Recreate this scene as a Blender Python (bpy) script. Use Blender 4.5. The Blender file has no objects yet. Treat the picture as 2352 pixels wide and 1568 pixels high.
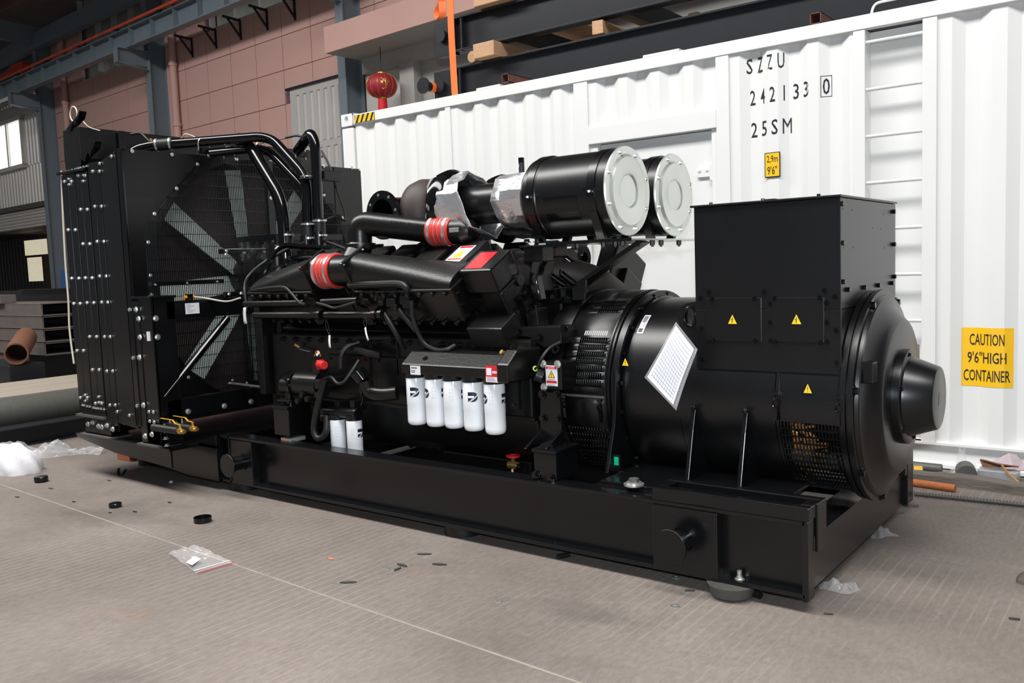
import bpy, math, random
from math import sin, cos, pi, radians
from mathutils import Vector as V, Matrix
random.seed(11)
SC = bpy.context.scene
COL = SC.collection
# ---------------------------------------------------------------- camera
FPX = 2006.0
YAW, PIT, ROL = radians(37.56), radians(-4.95), radians(-2.11)
CAM = V((0, 0, 1.40))
_f = V((-sin(YAW)*cos(PIT), cos(YAW)*cos(PIT), sin(PIT)))
_r = V((cos(YAW), sin(YAW), 0)); _u = _r.cross(_f)
CR = _r*cos(ROL)+_u*sin(ROL); CU = _u*cos(ROL)-_r*sin(ROL); CF = _f
cd = bpy.data.cameras.new('camera'); cam = bpy.data.objects.new('camera', cd); COL.objects.link(cam)
cd.sensor_width = 36.0; cd.lens = FPX/2352*36; cd.clip_end = 200; cd.clip_start = .05
M = Matrix.Identity(4)
for i, a in enumerate((CR, CU, -CF)):
    for k in range(3): M[k][i] = a[k]
M.translation = CAM
cam.matrix_world = M
SC.camera = cam
# ---------------------------------------------------------------- light
SC.view_settings.view_transform = 'Standard'; SC.view_settings.look = 'None'
SC.view_settings.gamma = 1.0; SC.view_settings.use_curve_mapping = False
SC.view_settings.exposure = 0.0
w = bpy.data.worlds.new('world'); SC.world = w; w.use_nodes = True
w.node_tree.nodes['Background'].inputs[0].default_value = (.80, .88, 1.0, 1)
w.node_tree.nodes['Background'].inputs[1].default_value = .13
def area(name, loc, aim, sx, sy, power, col=(1, 1, 1)):
    l = bpy.data.lights.new(name, 'AREA'); l.shape = 'RECTANGLE'; l.size = sx; l.size_y = sy
    l.energy = power; l.color = col
    o = bpy.data.objects.new(name, l); COL.objects.link(o); o.location = loc
    o.rotation_euler = (V(aim)-V(loc)).to_track_quat('-Z', 'Y').to_euler()
    return o
# daylight of the hall: one long roof skylight on the camera's side of the bay, lying flat in the roof
area('roof_skylight_offscreen', (-6.0, .6, 9.0), (-6.0, .6, 0), 20, 2.4, 2550, (1, .985, .96))
# the photographer's flash on top of the camera (its glints sit on every bolt and filter)
area('camera_flash_offscreen', tuple(CAM+CU*.22-CF*.02), tuple(CAM+CF*5), .16, .09, 100, (.86, .94, 1.0))

def ray(px, py): return CF+CR*((px-1176)/FPX)-CU*((py-784)/FPX)
def at(px, py, x=None, y=None, z=None):
    """photo pixel -> point where its ray meets a plane of the place"""
    d = ray(px, py)
    i, v = (0, x) if x is not None else (1, y) if y is not None else (2, z)
    return CAM+d*((v-CAM[i])/d[i])
# the hall's long wall is turned 3.65 degrees from the machine
BY = radians(-3.65); UX = V((cos(BY), sin(BY), 0)); NN = V((-sin(BY), cos(BY), 0)); P0 = V((-8, 9.5, 0))
def B(s, d, z): return P0+UX*s+NN*d+V((0, 0, z))
# ---------------------------------------------------------------- materials
MATS = {}
def mk(name, col, rough=.5, metal=0., var=.12, vs=8., bump=0., bs=60., coat=0., alpha=1., trans=0., emit=0., spec=.5, stretch=(1, 1, 1)):
    m = bpy.data.materials.new(name); m.use_nodes = True
    nt = m.node_tree; N = nt.nodes; L = nt.links; b = N['Principled BSDF']
    tc = N.new('ShaderNodeTexCoord'); mp = N.new('ShaderNodeMapping'); mp.inputs['Scale'].default_value = stretch
    L.new(tc.outputs['Object'], mp.inputs[0])
    nz = N.new('ShaderNodeTexNoise'); nz.inputs['Scale'].default_value = vs; nz.inputs['Detail'].default_value = 5
    L.new(mp.outputs[0], nz.inputs[0])
    mx = N.new('ShaderNodeMix'); mx.data_type = 'RGBA'
    L.new(nz.outputs[0], mx.inputs[0])
    c = V(col)
    mx.inputs[6].default_value = (*[max(0, k*(1-var)) for k in c], 1); mx.inputs[7].default_value = (*[k*(1+var) for k in c], 1)
    L.new(mx.outputs[2], b.inputs['Base Color'])
    b.inputs['Roughness'].default_value = rough; b.inputs['Metallic'].default_value = metal
    b.inputs['Coat Weight'].default_value = coat; b.inputs['Coat Roughness'].default_value = .08
    b.inputs['Alpha'].default_value = alpha; b.inputs['Transmission Weight'].default_value = trans
    b.inputs['Specular IOR Level'].default_value = spec
    if emit:
        L.new(mx.outputs[2], b.inputs['Emission Color']); b.inputs['Emission Strength'].default_value = emit
    if bump:
        n2 = N.new('ShaderNodeTexNoise'); n2.inputs['Scale'].default_value = bs; n2.inputs['Detail'].default_value = 4
        L.new(mp.outputs[0], n2.inputs[0])
        bp = N.new('ShaderNodeBump'); bp.inputs['Strength'].default_value = bump; bp.inputs['Distance'].default_value = .01
        L.new(n2.outputs[0], bp.inputs['Height']); L.new(bp.outputs[0], b.inputs['Normal'])
    MATS[name] = m
    return m
mk('black_paint', (.0032, .0034, .004), .25, var=.25, vs=5, bump=.015, bs=60)          # skid, radiator
mk('black_gloss', (.003, .0031, .0035), .12, var=.2)                                   # tubes
mk('black_satin', (.0042, .0043, .0048), .30, var=.2, vs=14, bump=.02, bs=260)           # alternator
mk('cover_black', (.0042, .0043, .0048), .36, var=.15, vs=14)
mk('engine_black', (.0036, .0034, .0034), .33, var=.3, vs=12, bump=.06, bs=110)
mk('engine_grey', (.0036, .0034, .0034), .38, var=.3, vs=9, bump=.12, bs=70)
mk('shroud_grey', (.005, .0049, .005), .28, var=.15, vs=4)
mk('steel_dusty', (.075, .07, .066), .6, var=.3, vs=20)
mk('rubber', (.006, .006, .006), .5, var=.2)
mk('zinc', (.72, .72, .70), .28, .85, var=.1, vs=30)
mk('zinc_plate', (.78, .80, .76), .30, .7, var=.1, vs=4, bump=.015, bs=8)
mk('brass', (.70, .45, .13), .3, .9)
mk('foil', (.90, .90, .92), .34, .95, var=.05, vs=20, bump=.5, bs=28)
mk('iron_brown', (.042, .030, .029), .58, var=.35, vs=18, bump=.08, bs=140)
mk('red_hose', (.60, .035, .028), .42, var=.15)
mk('red_plastic', (.58, .02, .02), .35)
mk('orange_strap', (.90, .17, .03), .6)
mk('filter_white', (.84, .87, .90), .22, var=.015, coat=.3)
mk('white_paint', (.80, .80, .79), .34, var=.02, vs=3)
mk('white_paper', (.72, .72, .75), .6, var=.02)
mk('sticker_yellow', (.92, .56, .02), .42, var=.03)
mk('sign_yellow', (.95, .55, .012), .4, var=.02)
mk('sticker_red', (.62, .02, .025), .35, var=.06)
mk('green', (.0, .42, .22), .4)
mk('ink', (.012, .014, .022), .5)
mk('form_ink', (.10, .11, .22), .6)
mk('ink_grey', (.25, .26, .33), .6)
mk('logo_navy', (.012, .012, .035), .4)
mk('pink_wall', (.53, .32, .28), .75, var=.09, vs=1.3, bump=.05, bs=90)
mk('pink_joint', (.13, .075, .095), .8)
mk('blue_steel', (.155, .195, .225), .45, var=.1, vs=3)
mk('grey_concrete', (.36, .35, .33), .85, var=.12, vs=5, bump=.1, bs=40)
mk('corrugated', (.62, .60, .57), .42, .35, var=.1, vs=2)
mk('window_glass', (.30, .31, .28), .15, 0, var=.15, vs=2)
mk('dark_roof', (.14, .09, .085), .7, var=.3, vs=4)
mk('dark_steel', (.0085, .0095, .013), .4, var=.25)
mk('rusty', (.17, .068, .035), .75, var=.5, vs=40, bump=.2, bs=90)
mk('rust_bright', (.40, .12, .03), .7, var=.35, vs=30, bump=.2, bs=90)
mk('rust_tube', (.15, .065, .05), .6, var=.3, vs=20)
mk('timber', (.52, .31, .17), .7, var=.28, vs=12, bump=.12, bs=60, stretch=(.25, 3, 3))
mk('timber_y', (.50, .30, .17), .7, var=.28, vs=12, bump=.12, bs=60, stretch=(3, .25, 3))
mk('old_timber', (.115, .095, .082), .85, var=.55, vs=12, bump=.6, bs=30, stretch=(.3, 3, 3))
mk('pale_board', (.30, .26, .21), .75, var=.2, vs=4, stretch=(3, .3, 3))
mk('joint_sand', (.27, .225, .185), .9, var=.3, vs=15)
mk('channel_grey', (.12, .10, .09), .65, var=.3, vs=5)
mk('crane_red', (.55, .045, .02), .5)
mk('rail_red', (.52, .07, .03), .5, var=.3)
mk('lantern_red', (.36, .012, .03), .55)
mk('tassel_red', (.68, .012, .03), .6, var=.3, vs=50, stretch=(8, 8, .4))
mk('gold', (.85, .60, .12), .3, .75)
mk('brick_red', (.42, .13, .06), .8, bump=.2, bs=50)
mk('blade', (.60, .67, .63), .38, var=.08)
mk('copper', (.62, .30, .10), .34, .6, var=.4, vs=60)
mk('cloth_white', (.70, .69, .72), .85, var=.05, bump=.6, bs=9)
mk('grey_metal', (.42, .43, .44), .42, .5, var=.12, vs=25)
mk('dark_metal', (.10, .10, .09), .55, .4, var=.2, vs=30)
mk('mauve_paper', (.40, .32, .34), .5, var=.2, vs=20, bump=.3, bs=30)
mk('mauve_inside', (.12, .045, .02), .8, var=.3)
mk('debris', (.05, .05, .045), .8, var=.4, vs=40)
mk('yellow_handle', (.62, .34, .02), .4)
mk('cream_wire', (.62, .60, .48), .5)
mk('lime', (.45, .75, .15), .4)
mk('amber', (.85, .28, .01), .25)
mk('orange_tag', (.55, .22, .10), .6)
mk('blue_tarp', (.03, .08, .22), .6)
mk('lit_window', (.95, .86, .62), .5, emit=.55)
mk('day_window', (1, 1, .98), .4, emit=1.3)
def film(name, a=.3, rough=.12, col=(.9, .9, .92)):
    m = mk(name, col, rough, var=.02, alpha=a, bump=.5, bs=25, spec=.9); return m
film('plastic_film', .25); film('film_sleeve', .20, .2); film('film_bag', .20)
def floor_mat():
    m = bpy.data.materials.new('concrete_floor'); m.use_nodes = True
    nt = m.node_tree; N = nt.nodes; L = nt.links; b = N['Principled BSDF']
    tc = N.new('ShaderNodeTexCoord')
    def noise(scale, detail=6, st=(1, 1, 1), rough=.6):
        mp = N.new('ShaderNodeMapping'); mp.inputs['Scale'].default_value = st; L.new(tc.outputs['Object'], mp.inputs[0])
        n = N.new('ShaderNodeTexNoise'); n.inputs['Scale'].default_value = scale; n.inputs['Detail'].default_value = detail
        n.inputs['Roughness'].default_value = rough; L.new(mp.outputs[0], n.inputs[0]); return n.outputs[0]
    def ramp(sock, a, b_, ca, cb):
        r = N.new('ShaderNodeValToRGB'); r.color_ramp.elements[0].position = a; r.color_ramp.elements[1].position = b_
        r.color_ramp.elements[0].color = (*ca, 1); r.color_ramp.elements[1].color = (*cb, 1); L.new(sock, r.inputs[0]); return r.outputs[0]
    def mix(f, a, b_, mode='MIX'):
        x = N.new('ShaderNodeMix'); x.data_type = 'RGBA'; x.blend_type = mode
        if isinstance(f, float): x.inputs[0].default_value = f
        else: L.new(f, x.inputs[0])
        for i, s in ((6, a), (7, b_)):
            if isinstance(s, tuple): x.inputs[i].default_value = (*s, 1)
            else: L.new(s, x.inputs[i])
        return x.outputs[2]
    base = ramp(noise(.9, 8), .3, .72, (.128, .105, .090), (.222, .188, .166))
    fine = ramp(noise(55, 8, (1, .35, 1), .75), .3, .7, (.68, .68, .68), (1.25, 1.25, 1.25))
    c = mix(.75, base, fine, 'MULTIPLY')
    # chalky scuffs, brush lines running across the slab, oily patches
    scuff = ramp(noise(6, 10, (1, .4, 1), .82), .60, .76, (0, 0, 0), (.45, .45, .45))
    c = mix(scuff, c, (.38, .345, .32))
    wv = N.new('ShaderNodeTexWave'); wv.inputs['Scale'].default_value = 5.9; wv.inputs['Distortion'].default_value = .18; wv.inputs['Detail'].default_value = 3
    wv.inputs['Detail Scale'].default_value = .8
    L.new(tc.outputs['Object'], wv.inputs[0])
    ln = ramp(wv.outputs[1], .90, .995, (0, 0, 0), (.44, .44, .44))
    msk = ramp(noise(.7, 6), .44, .60, (0, 0, 0), (1, 1, 1))
    ln = mix(1.0, ln, msk, 'MULTIPLY'); c = mix(ln, c, (.30, .265, .24))
    oil = ramp(noise(.85, 5, (1, 1.5, 1)), .57, .72, (0, 0, 0), (.6, .6, .6)); c = mix(oil, c, (.06, .052, .046))
    rust = ramp(noise(2.4, 6), .64, .78, (0, 0, 0), (.3, .3, .3)); c = mix(rust, c, (.30, .14, .06))
    L.new(c, b.inputs['Base Color']); b.inputs['Roughness'].default_value = .72
    bp = N.new('ShaderNodeBump'); bp.inputs['Strength'].default_value = .25; bp.inputs['Distance'].default_value = .004
    h = N.new('ShaderNodeMath'); h.operation = 'ADD'; L.new(noise(90, 5), h.inputs[0]); L.new(ln, h.inputs[1])
    L.new(h.outputs[0], bp.inputs['Height']); L.new(bp.outputs[0], b.inputs['Normal'])
    MATS['concrete_floor'] = m
floor_mat()
# ---------------------------------------------------------------- mesh helpers
def frame(d, up=V((0, 0, 1))):
    d = d.normalized(); a = up.cross(d)
    if a.length < 1e-4: a = V((1, 0, 0)).cross(d)
    a.normalize(); return a, d.cross(a).normalized()
def path(pts, fil=0., seg=5):
    pts = [V(p) for p in pts]
    if not fil or len(pts) < 3: return pts
    out = [pts[0]]
    for a, b, c in zip(pts, pts[1:], pts[2:]):
        u, v = a-b, c-b; r = min(fil, u.length*.48, v.length*.48)
        p, q = b+u.normalized()*r, b+v.normalized()*r
        for i in range(seg+1):
            t = i/seg; out.append(p*(1-t)**2+b*2*t*(1-t)+q*t*t)
    return out+[pts[-1]]
def smoothpath(pts, n=6):
    P = [V(p) for p in pts]; P = [P[0]*2-P[1]]+P+[P[-1]*2-P[-2]]; out = []
    for i in range(1, len(P)-2):
        for k in range(n):
            t = k/n; a, b, c, d = P[i-1:i+3]
            out.append(.5*((2*b)+(c-a)*t+(2*a-5*b+4*c-d)*t*t+(3*b-a-3*c+d)*t**3))
    return out+[P[-2]]
class MB:
    def __init__(s): s.v = []; s.f = []
    def add(s, vs, fs):
        o = len(s.v); s.v += [tuple(p) for p in vs]; s.f += [tuple(i+o for i in f) for f in fs]; return s
    def box(s, x0, x1, y0, y1, z0, z1):
        return s.add([(x, y, z) for x in (x0, x1) for y in (y0, y1) for z in (z0, z1)],
                     [(0, 1, 3, 2), (4, 6, 7, 5), (0, 4, 5, 1), (2, 3, 7, 6), (0, 2, 6, 4), (1, 5, 7, 3)])
    def obox(s, c, a, b, d):   # centre + three half vectors
        c, a, b, d = V(c), V(a), V(b), V(d)
        return s.add([c+a*i+b*j+d*k for i in (-1, 1) for j in (-1, 1) for k in (-1, 1)],
                     [(0, 1, 3, 2), (4, 6, 7, 5), (0, 4, 5, 1), (2, 3, 7, 6), (0, 2, 6, 4), (1, 5, 7, 3)])
    def bar(s, p, q, w, h, up=V((0, 0, 1))):
        p, q = V(p), V(q); a, b = frame(q-p, up)
        return s.obox((p+q)/2, (q-p)/2, a*(w/2), b*(h/2))
    def prism(s, poly, vec):
        n = len(poly); P = [V(p) for p in poly]; vec = V(vec)
        return s.add(P+[p+vec for p in P], [tuple(range(n))[::-1], tuple(range(n, 2*n))]+[(i, (i+1) % n, n+(i+1) % n, n+i) for i in range(n)])
    def lathe(s, o, ax, prof, n=24, closed=False, a0=0., a1=2*pi):
        o, ax = V(o), V(ax).normalized(); a, b = frame(ax); m = len(prof); full = abs(a1-a0-2*pi) < 1e-6; k = n if full else n+1
        vs = []; fs = []
        for i in range(k):
            t = a0+(a1-a0)*i/n; d = a*cos(t)+b*sin(t)
            vs += [o+ax*p[0]+d*p[1] for p in prof]
        for i in range(n):
            j = (i+1) % k
            for q in range(m-1 if not closed else m):
                r = (q+1) % m; fs.append((i*m+q, j*m+q, j*m+r, i*m+r))
        return s.add(vs, fs)
    def cyl(s, p, q, r, n=16, r1=None):
        p, q = V(p), V(q); l = (q-p).length; r1 = r if r1 is None else r1
        return s.lathe(p, q-p, [(0, 0), (0, r), (l, r1), (l, 0)], n)
    def ring(s, p, ax, ro, ri, l, n=24, a0=0., a1=2*pi):
        return s.lathe(p, ax, [(0, ri), (0, ro), (l, ro), (l, ri)], n, True, a0, a1)
    def tube(s, pts, r, n=10, cap=True, ri=None):
        P = [V(p) for p in pts]; m = len(P); rr = r if isinstance(r, (list, tuple)) else [r]*m
        T = [(P[min(i+1, m-1)]-P[max(i-1, 0)]).normalized() for i in range(m)]
        a, b = frame(T[0]); vs = []
        for i in range(m):
            if i:
                ax = T[i-1].cross(T[i])
                if ax.length > 1e-7: a = Matrix.Rotation(T[i-1].angle(T[i]), 3, ax.normalized()) @ a
                a = (a-T[i]*a.dot(T[i])).normalized(); b = T[i].cross(a)
            vs += [P[i]+(a*cos(2*pi*k/n)+b*sin(2*pi*k/n))*rr[i] for k in range(n)]
        fs = [(i*n+k, i*n+(k+1) % n, (i+1)*n+(k+1) % n, (i+1)*n+k) for i in range(m-1) for k in range(n)]
        if cap: fs += [tuple(range(n))[::-1], tuple(range((m-1)*n, m*n))]
        return s.add(vs, fs)
    def loft(s, secs, cap=True):   # list of equal-length point rings
        n = len(secs[0]); m = len(secs); vs = [p for c in secs for p in c]
        fs = [(i*n+k, i*n+(k+1) % n, (i+1)*n+(k+1) % n, (i+1)*n+k) for i in range(m-1) for k in range(n)]
        if cap: fs += [tuple(range(n))[::-1], tuple(range((m-1)*n, m*n))]
        return s.add(vs, fs)
    def grid(s, P):     # rows of points
        n = len(P[0]); m = len(P)
        return s.add([p for r in P for p in r], [(i*n+k, i*n+k+1, (i+1)*n+k+1, (i+1)*n+k) for i in range(m-1) for k in range(n-1)])
    def mesh(s, name, mat, smooth=32):
        me = bpy.data.meshes.new(name); me.from_pydata(s.v, [], s.f); me.validate(); me.update()
        import bmesh
        bm = bmesh.new(); bm.from_mesh(me); bmesh.ops.remove_doubles(bm, verts=bm.verts, dist=1e-6)
        bmesh.ops.recalc_face_normals(bm, faces=bm.faces); bm.to_mesh(me); bm.free()
        me.materials.append(MATS[mat])
        if smooth: me.shade_smooth(); me.set_sharp_from_angle(angle=radians(smooth))
        return me
    def build(s, name, mat, parent=None, smooth=32, bevel=0., kind=None, label=None):
        o = bpy.data.objects.new(name, s.mesh(name, mat, smooth)); COL.objects.link(o)
        if bevel:
            md = o.modifiers.new('bevel', 'BEVEL'); md.width = bevel; md.segments = 2; md.limit_method = 'ANGLE'; md.angle_limit = radians(40)
        if parent: kid(o, parent)
        if kind: o['kind'] = kind
        if label: o['label'] = label
        return o
def kid(o, parent):
    o.parent = parent; o.matrix_parent_inverse = Matrix.Translation(-V(parent.location)) if parent.type == 'EMPTY' else Matrix.Translation(-V(parent.location))
    return o
def tag(o, label=None, cat=None, group=None, kind=None):
    if label: o['label'] = label
    if cat: o['category'] = cat
    if group: o['group'] = group
    if kind: o['kind'] = kind
    return o
def thing(name, label, cat, loc=(0, 0, 0), group=None):
    o = bpy.data.objects.new(name, None); COL.objects.link(o); o.location = loc; o.empty_display_size = .1
    return tag(o, label, cat, group)
def inst(me, name, parent, loc, ax=None):
    o = bpy.data.objects.new(name, me); COL.objects.link(o); o.location = loc
    if ax is not None: o.rotation_euler = V(ax).to_track_quat('Z', 'Y').to_euler()
    if parent: kid(o, parent)
    return o
def txtmesh(body):
    cu = bpy.data.curves.new('t', 'FONT'); cu.body = body; cu.resolution_u = 2; cu.offset = 0 if 'M' in body else .007
    ob = bpy.data.objects.new('t', cu); COL.objects.link(ob)
    me = bpy.data.meshes.new_from_object(ob.evaluated_get(bpy.context.evaluated_depsgraph_get()))
    vs = [v.co.copy() for v in me.vertices]; fs = [tuple(p.vertices) for p in me.polygons]
    bpy.data.objects.remove(ob); bpy.data.curves.remove(cu); bpy.data.meshes.remove(me)
    x0, x1 = min(v.x for v in vs), max(v.x for v in vs); y0, y1 = min(v.y for v in vs), max(v.y for v in vs)
    return [((v.x-x0)/(x1-x0), (v.y-y0)/(y1-y0)) for v in vs], fs
_tc = {}
def text(mb, body, o, ux, uy):
    """flat lettering filling the parallelogram o, o+ux, o+uy"""
    if body not in _tc: _tc[body] = txtmesh(body)
    vs, fs = _tc[body]; o, ux, uy = V(o), V(ux), V(uy)
    return mb.add([o+ux*a+uy*b for a, b in vs], fs)
def flat(mb, *pts): return mb.add([V(p) for p in pts], [tuple(range(len(pts)))])
# ================================================================ the hall
# ---- floor: two cast slabs with a joint between them
YJ = 2.46
fl = tag(MB().box(-40, 9, -6, 30, -.14, -.045).build('floor', 'grey_concrete', smooth=0), kind='structure')
fl['label'] = 'stained grey-brown concrete workshop floor'
yj = lambda x: 2.575-.0475*(x+6.27)
ja, jb = V((-40, yj(-40), -.05)), V((9, yj(9), -.05)); jg = V((0, .007, 0))
MB().prism([(-40, -6, -.05), (9, -6, -.05), jb-jg, ja-jg], (0, 0, .05)).build('slab', 'concrete_floor', fl, 0, .004)
MB().prism([ja+jg, jb+jg, (9, 30, -.05), (-40, 30, -.05)], (0, 0, .05)).build('slab', 'concrete_floor', fl, 0, .004)
MB().prism([ja-jg, jb-jg, jb+jg, ja+jg], (0, 0, .047)).build('joint_filler', 'joint_sand', fl, 0)
# ---- long back wall with pink cladding panels
wb = MB()
def bbox(mb, s0, s1, d0, d1, z0, z1):
    return mb.obox(B((s0+s1)/2, (d0+d1)/2, (z0+z1)/2), UX*((s1-s0)/2), NN*((d1-d0)/2), V((0, 0, (z1-z0)/2)))
bbox(wb, -13.75, 9, .02, .25, 0, 5.93); bbox(wb, -8.1, -6.4, .02, .25, 5.93, 7.0); bbox(wb, -13.6, -11.8, .02, .25, 5.93, 7.3); bbox(wb, -3.0, 9, .02, .25, 5.93, 7.5)
wall = tag(wb.build('wall_back', 'pink_joint', smooth=0), 'long hall wall clad in salmon pink panels', kind='structure')
GS, GZ = .8, .565
pm = {}
def panel(s0, s1, z0, z1):
    w_, h_ = s1-s0-.014, z1-z0-.012
    k = (round(w_, 3), round(h_, 3))
    if k not in pm:
        pm[k] = MB().obox((0, 0, 0), UX*(w_/2), NN*.018, V((0, 0, h_/2))).mesh('panel', 'pink_wall', 0)
    inst(pm[k], 'panel', wall, B((s0+s1)/2, .005, (z0+z1)/2))
zrows = [5.40+GZ*k for k in range(-7, 1)]
for k in range(-10, 12):
    s0 = -6.57+GS*k; s1 = s0+GS
    if s0 < -13.7: s0 = -13.7
    for z0 in zrows:
        z1 = min(z0+GZ, 5.93)
        if s1 > -3.99 and s0 < -2.4 and z0 < 4.45:
            if z1 > 4.6: panel(s0, s1, 4.51, z1)
            elif s0 < -4.05: panel(s0, -3.99, z0, z1)
            continue
        if s0 > -2.2 and z0 < 4.7: continue
        if s1 > 2.5 or (s0 > -6.9 and z0 < 2.5): continue
        panel(s0, s1, z0, z1)
for s0, s1 in ((-8.1, -7.37), (-7.37, -6.57), (-13.6, -12.66), (-12.66, -11.86), (-2.57, -1.77), (-1.77, -.97), (-.97, -.17)):
    panel(s0, s1, 5.93, 6.53); panel(s0, s1, 6.53, 7.1)
# filler panels beside the metal shutter
# ---- high window bands
def window_band(n, s0, s1, z0, z1, step, mat, label):
    m = MB(); bbox(m, s0, s1, -.02, .08, z0-.04, z0); bbox(m, s0, s0+.05, -.02, .08, z0, z1)
    o = tag(m.build('window_%d' % n, 'corrugated', smooth=0), label, kind='structure')
    s = s0+.05
    while s < s1-.05:
        e = min(s+step, s1)
        m = MB(); bbox(m, s+.02, e-.02, .10, .12, z0, z1); m.build('pane', mat, o, 0)
        m = MB(); bbox(m, e-.025, e+.025, -.01, .12, z0, z1); m.build('mullion', 'corrugated', o, 0)
        s = e
window_band(1, -6.4, -3.0, 5.95, 7.3, .79, 'window_glass', 'grey high window band above the pink panels')
window_band(2, -11.85, -8.5, 5.92, 7.8, .76, 'window_glass', 'dark high window band behind the crane runway beam')
# ---- metal shutter beside the column
m = MB(); bbox(m, -3.98, -2.35, -.05, .02, 4.36, 4.47); bbox(m, -3.98, -3.9, -.05, .02, .5, 4.36)
sh = tag(m.build('door_1', 'corrugated', smooth=0), 'pale corrugated metal shutter beside the column', kind='structure')
def corr(mb, O, u, n, W, z0, z1, per, dep, flatf=.38, slope=.12, back=.03):
    """trapezoid corrugated sheet: origin O, run u, inward normal n"""
    pts = [(0, 0)]; x = 0
    while x < W-1e-4:
        for dx, d in ((flatf*per, 0), (slope*per, dep), (flatf*per, dep), (slope*per, 0)):
            x += dx
            if x >= W: break
            pts.append((x, d))
    pts.append((W, pts[-1][1]))
    P = [V(O)+V(u)*a+V(n)*b for a, b in pts]; Q = [V(O)+V(u)*W+V(n)*(dep+back), V(O)+V(n)*(dep+back)]
    poly = [V((p.x, p.y, z0)) for p in P+Q]
    return mb.prism(poly, (0, 0, z1-z0))
corr(MB(), B(-3.9, -.06, 0), UX, NN, 1.55, 3.55, 4.36, .205, .03, .42, .04, .01).build('shutter_sheet', 'corrugated', sh, 20)
corr(MB(), B(-3.9, -.06, 0), UX, NN, 1.55, .6, 3.44, .205, .03, .42, .04, .01).build('shutter_sheet', 'corrugated', sh, 20)
m = MB(); bbox(m, -3.9, -2.35, -.05, .0, 3.44, 3.55); m.build('cross_rail', 'corrugated', sh, 0)
m = MB(); bbox(m, -4.06, -2.35, -.09, .02, 4.47, 4.50); m.build('drip_edge', 'dark_steel', sh, 0)
# ---- corrugated metal end of the wall, its window and the open roller door
m = corr(MB(), B(-22, .02, 0), UX, NN, 8.4, 3.35, 4.40, .2, .035); wl = tag(m.build('wall_left', 'corrugated', smooth=20), 'ribbed metal wall beyond the pink cladding', kind='structure')
corr(MB(), B(-22, .02, 0), UX, NN, 4.6, 4.40, 5.62, .2, .035).build('wall_sheet', 'corrugated', wl, 20)
corr(MB(), B(-15.5, .02, 0), UX, NN, 1.9, 4.40, 5.62, .2, .035).build('wall_sheet', 'corrugated', wl, 20)
corr(MB(), B(-22, .02, 0), UX, NN, 8.4, 5.62, 6.75, .2, .035).build('wall_sheet', 'corrugated', wl, 20)
m = MB(); bbox(m, -22, -13.6, -.02, .1, 6.75, 7.0); m.build('eave_rail', 'blue_steel', wl, 0)
m = MB(); bbox(m, -17.4, -15.5, -.06, .06, 4.36, 4.46); bbox(m, -17.4, -15.5, -.06, .06, 5.56, 5.66); bbox(m, -15.6, -15.5, -.06, .06, 4.4, 5.6)
w3 = tag(m.build('window_3', 'corrugated', smooth=0), 'bright sliding window in the ribbed metal wall', kind='structure')
for s0, s1 in ((-17.4, -16.6), (-16.6, -15.6)):
    m = MB(); bbox(m, s0, s1, .03, .05, 4.46, 5.56); m.build('pane', 'day_window', w3, 0)
    m = MB(); bbox(m, s1-.04, s1+.04, -.03, .04, 4.46, 5.56); m.build('mullion', 'corrugated', w3, 0)
m = MB(); bbox(m, -22, -13.75, -.1, .1, 3.3, 3.42)
rd = tag(m.build('door_2', 'dark_steel', smooth=0), 'roller door drawn up below the ribbed metal wall', kind='structure')
for k in range(6):
    m = MB(); z = 2.82+k*.08; m.prism([B(-22, .0, z), B(-22, -.03, z+.02), B(-22, -.03, z+.06), B(-22, .0, z+.08), B(-22, .03, z+.08), B(-22, .03, z)], UX*8.2); m.build('slat', 'corrugated', rd, 0)
# dark room behind the roller door
m = MB(); bbox(m, -30, -13, 3.3, 3.5, 0, 3.6); ri = tag(m.build('wall_rear', 'channel_grey', smooth=0), 'ribbed rear wall seen through the roller door', kind='structure')
m = MB(); bbox(m, -30, -13.7, .1, 3.4, 3.0, 3.1); m.build('soffit', 'channel_grey', ri, 0)
corr(MB(), B(-30, 3.15, 0), UX, NN, 14, 0, 3.3, .3, .04).build('sheet', 'channel_grey', ri, 20)
for k, (a, b_) in enumerate((((55, 553), (108, 583)), ((62, 592), (98, 645)))):
    p = at(*a, y=13.0); q = at(*b_, y=13.0)
    MB().box(p.x, q.x, 13.0, 13.03, q.z, p.z).build('pane', 'lit_window', ri, 0)
corr(MB(), (-27, -6, 0), (0, 1, 0), (-1, 0, 0), 16.5, 0, 8.2, .3, .04).build('wall_end', 'corrugated', None, 20); tag(COL.objects['wall_end'], 'ribbed metal end wall of the hall', kind='structure')
# ---- roof
m = MB(); m.add([(-45, 24, 8.4), (6, 24, 8.4), (6, 9.0, 7.6), (-45, 9.0, 7.6)], [(0, 1, 2, 3)]); m.add([(-45, 9.0, 7.6), (6, 9.0, 7.6), (6, 5.2, 7.78), (-45, 5.2, 7.78)], [(0, 1, 2, 3)])
rf = tag(m.build('ceiling', 'dark_roof', smooth=0), 'dark ribbed roof with steel purlins', kind='structure')
for k in range(9):
    y = 5.4+k*.45; z = 7.78-(y-5.2)*.047-.12
    MB().box(-45, 6, y-.03, y+.03, z-.1, z+.1).build('purlin', 'dark_roof', rf, 0)
for s in (-2.2, -8.2, -13.55, -19.5, -25):
    p, q = B(s, -.2, 7.15), B(s, -4.3, 7.4)
    MB().bar(p, q, .18, .42).build('rafter', 'blue_steel', rf, 0)
m = MB(); bbox(m, -20, 9, -.42, -.24, 6.85, 7.2); m.build('eave_beam', 'blue_steel', rf, 0)
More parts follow.
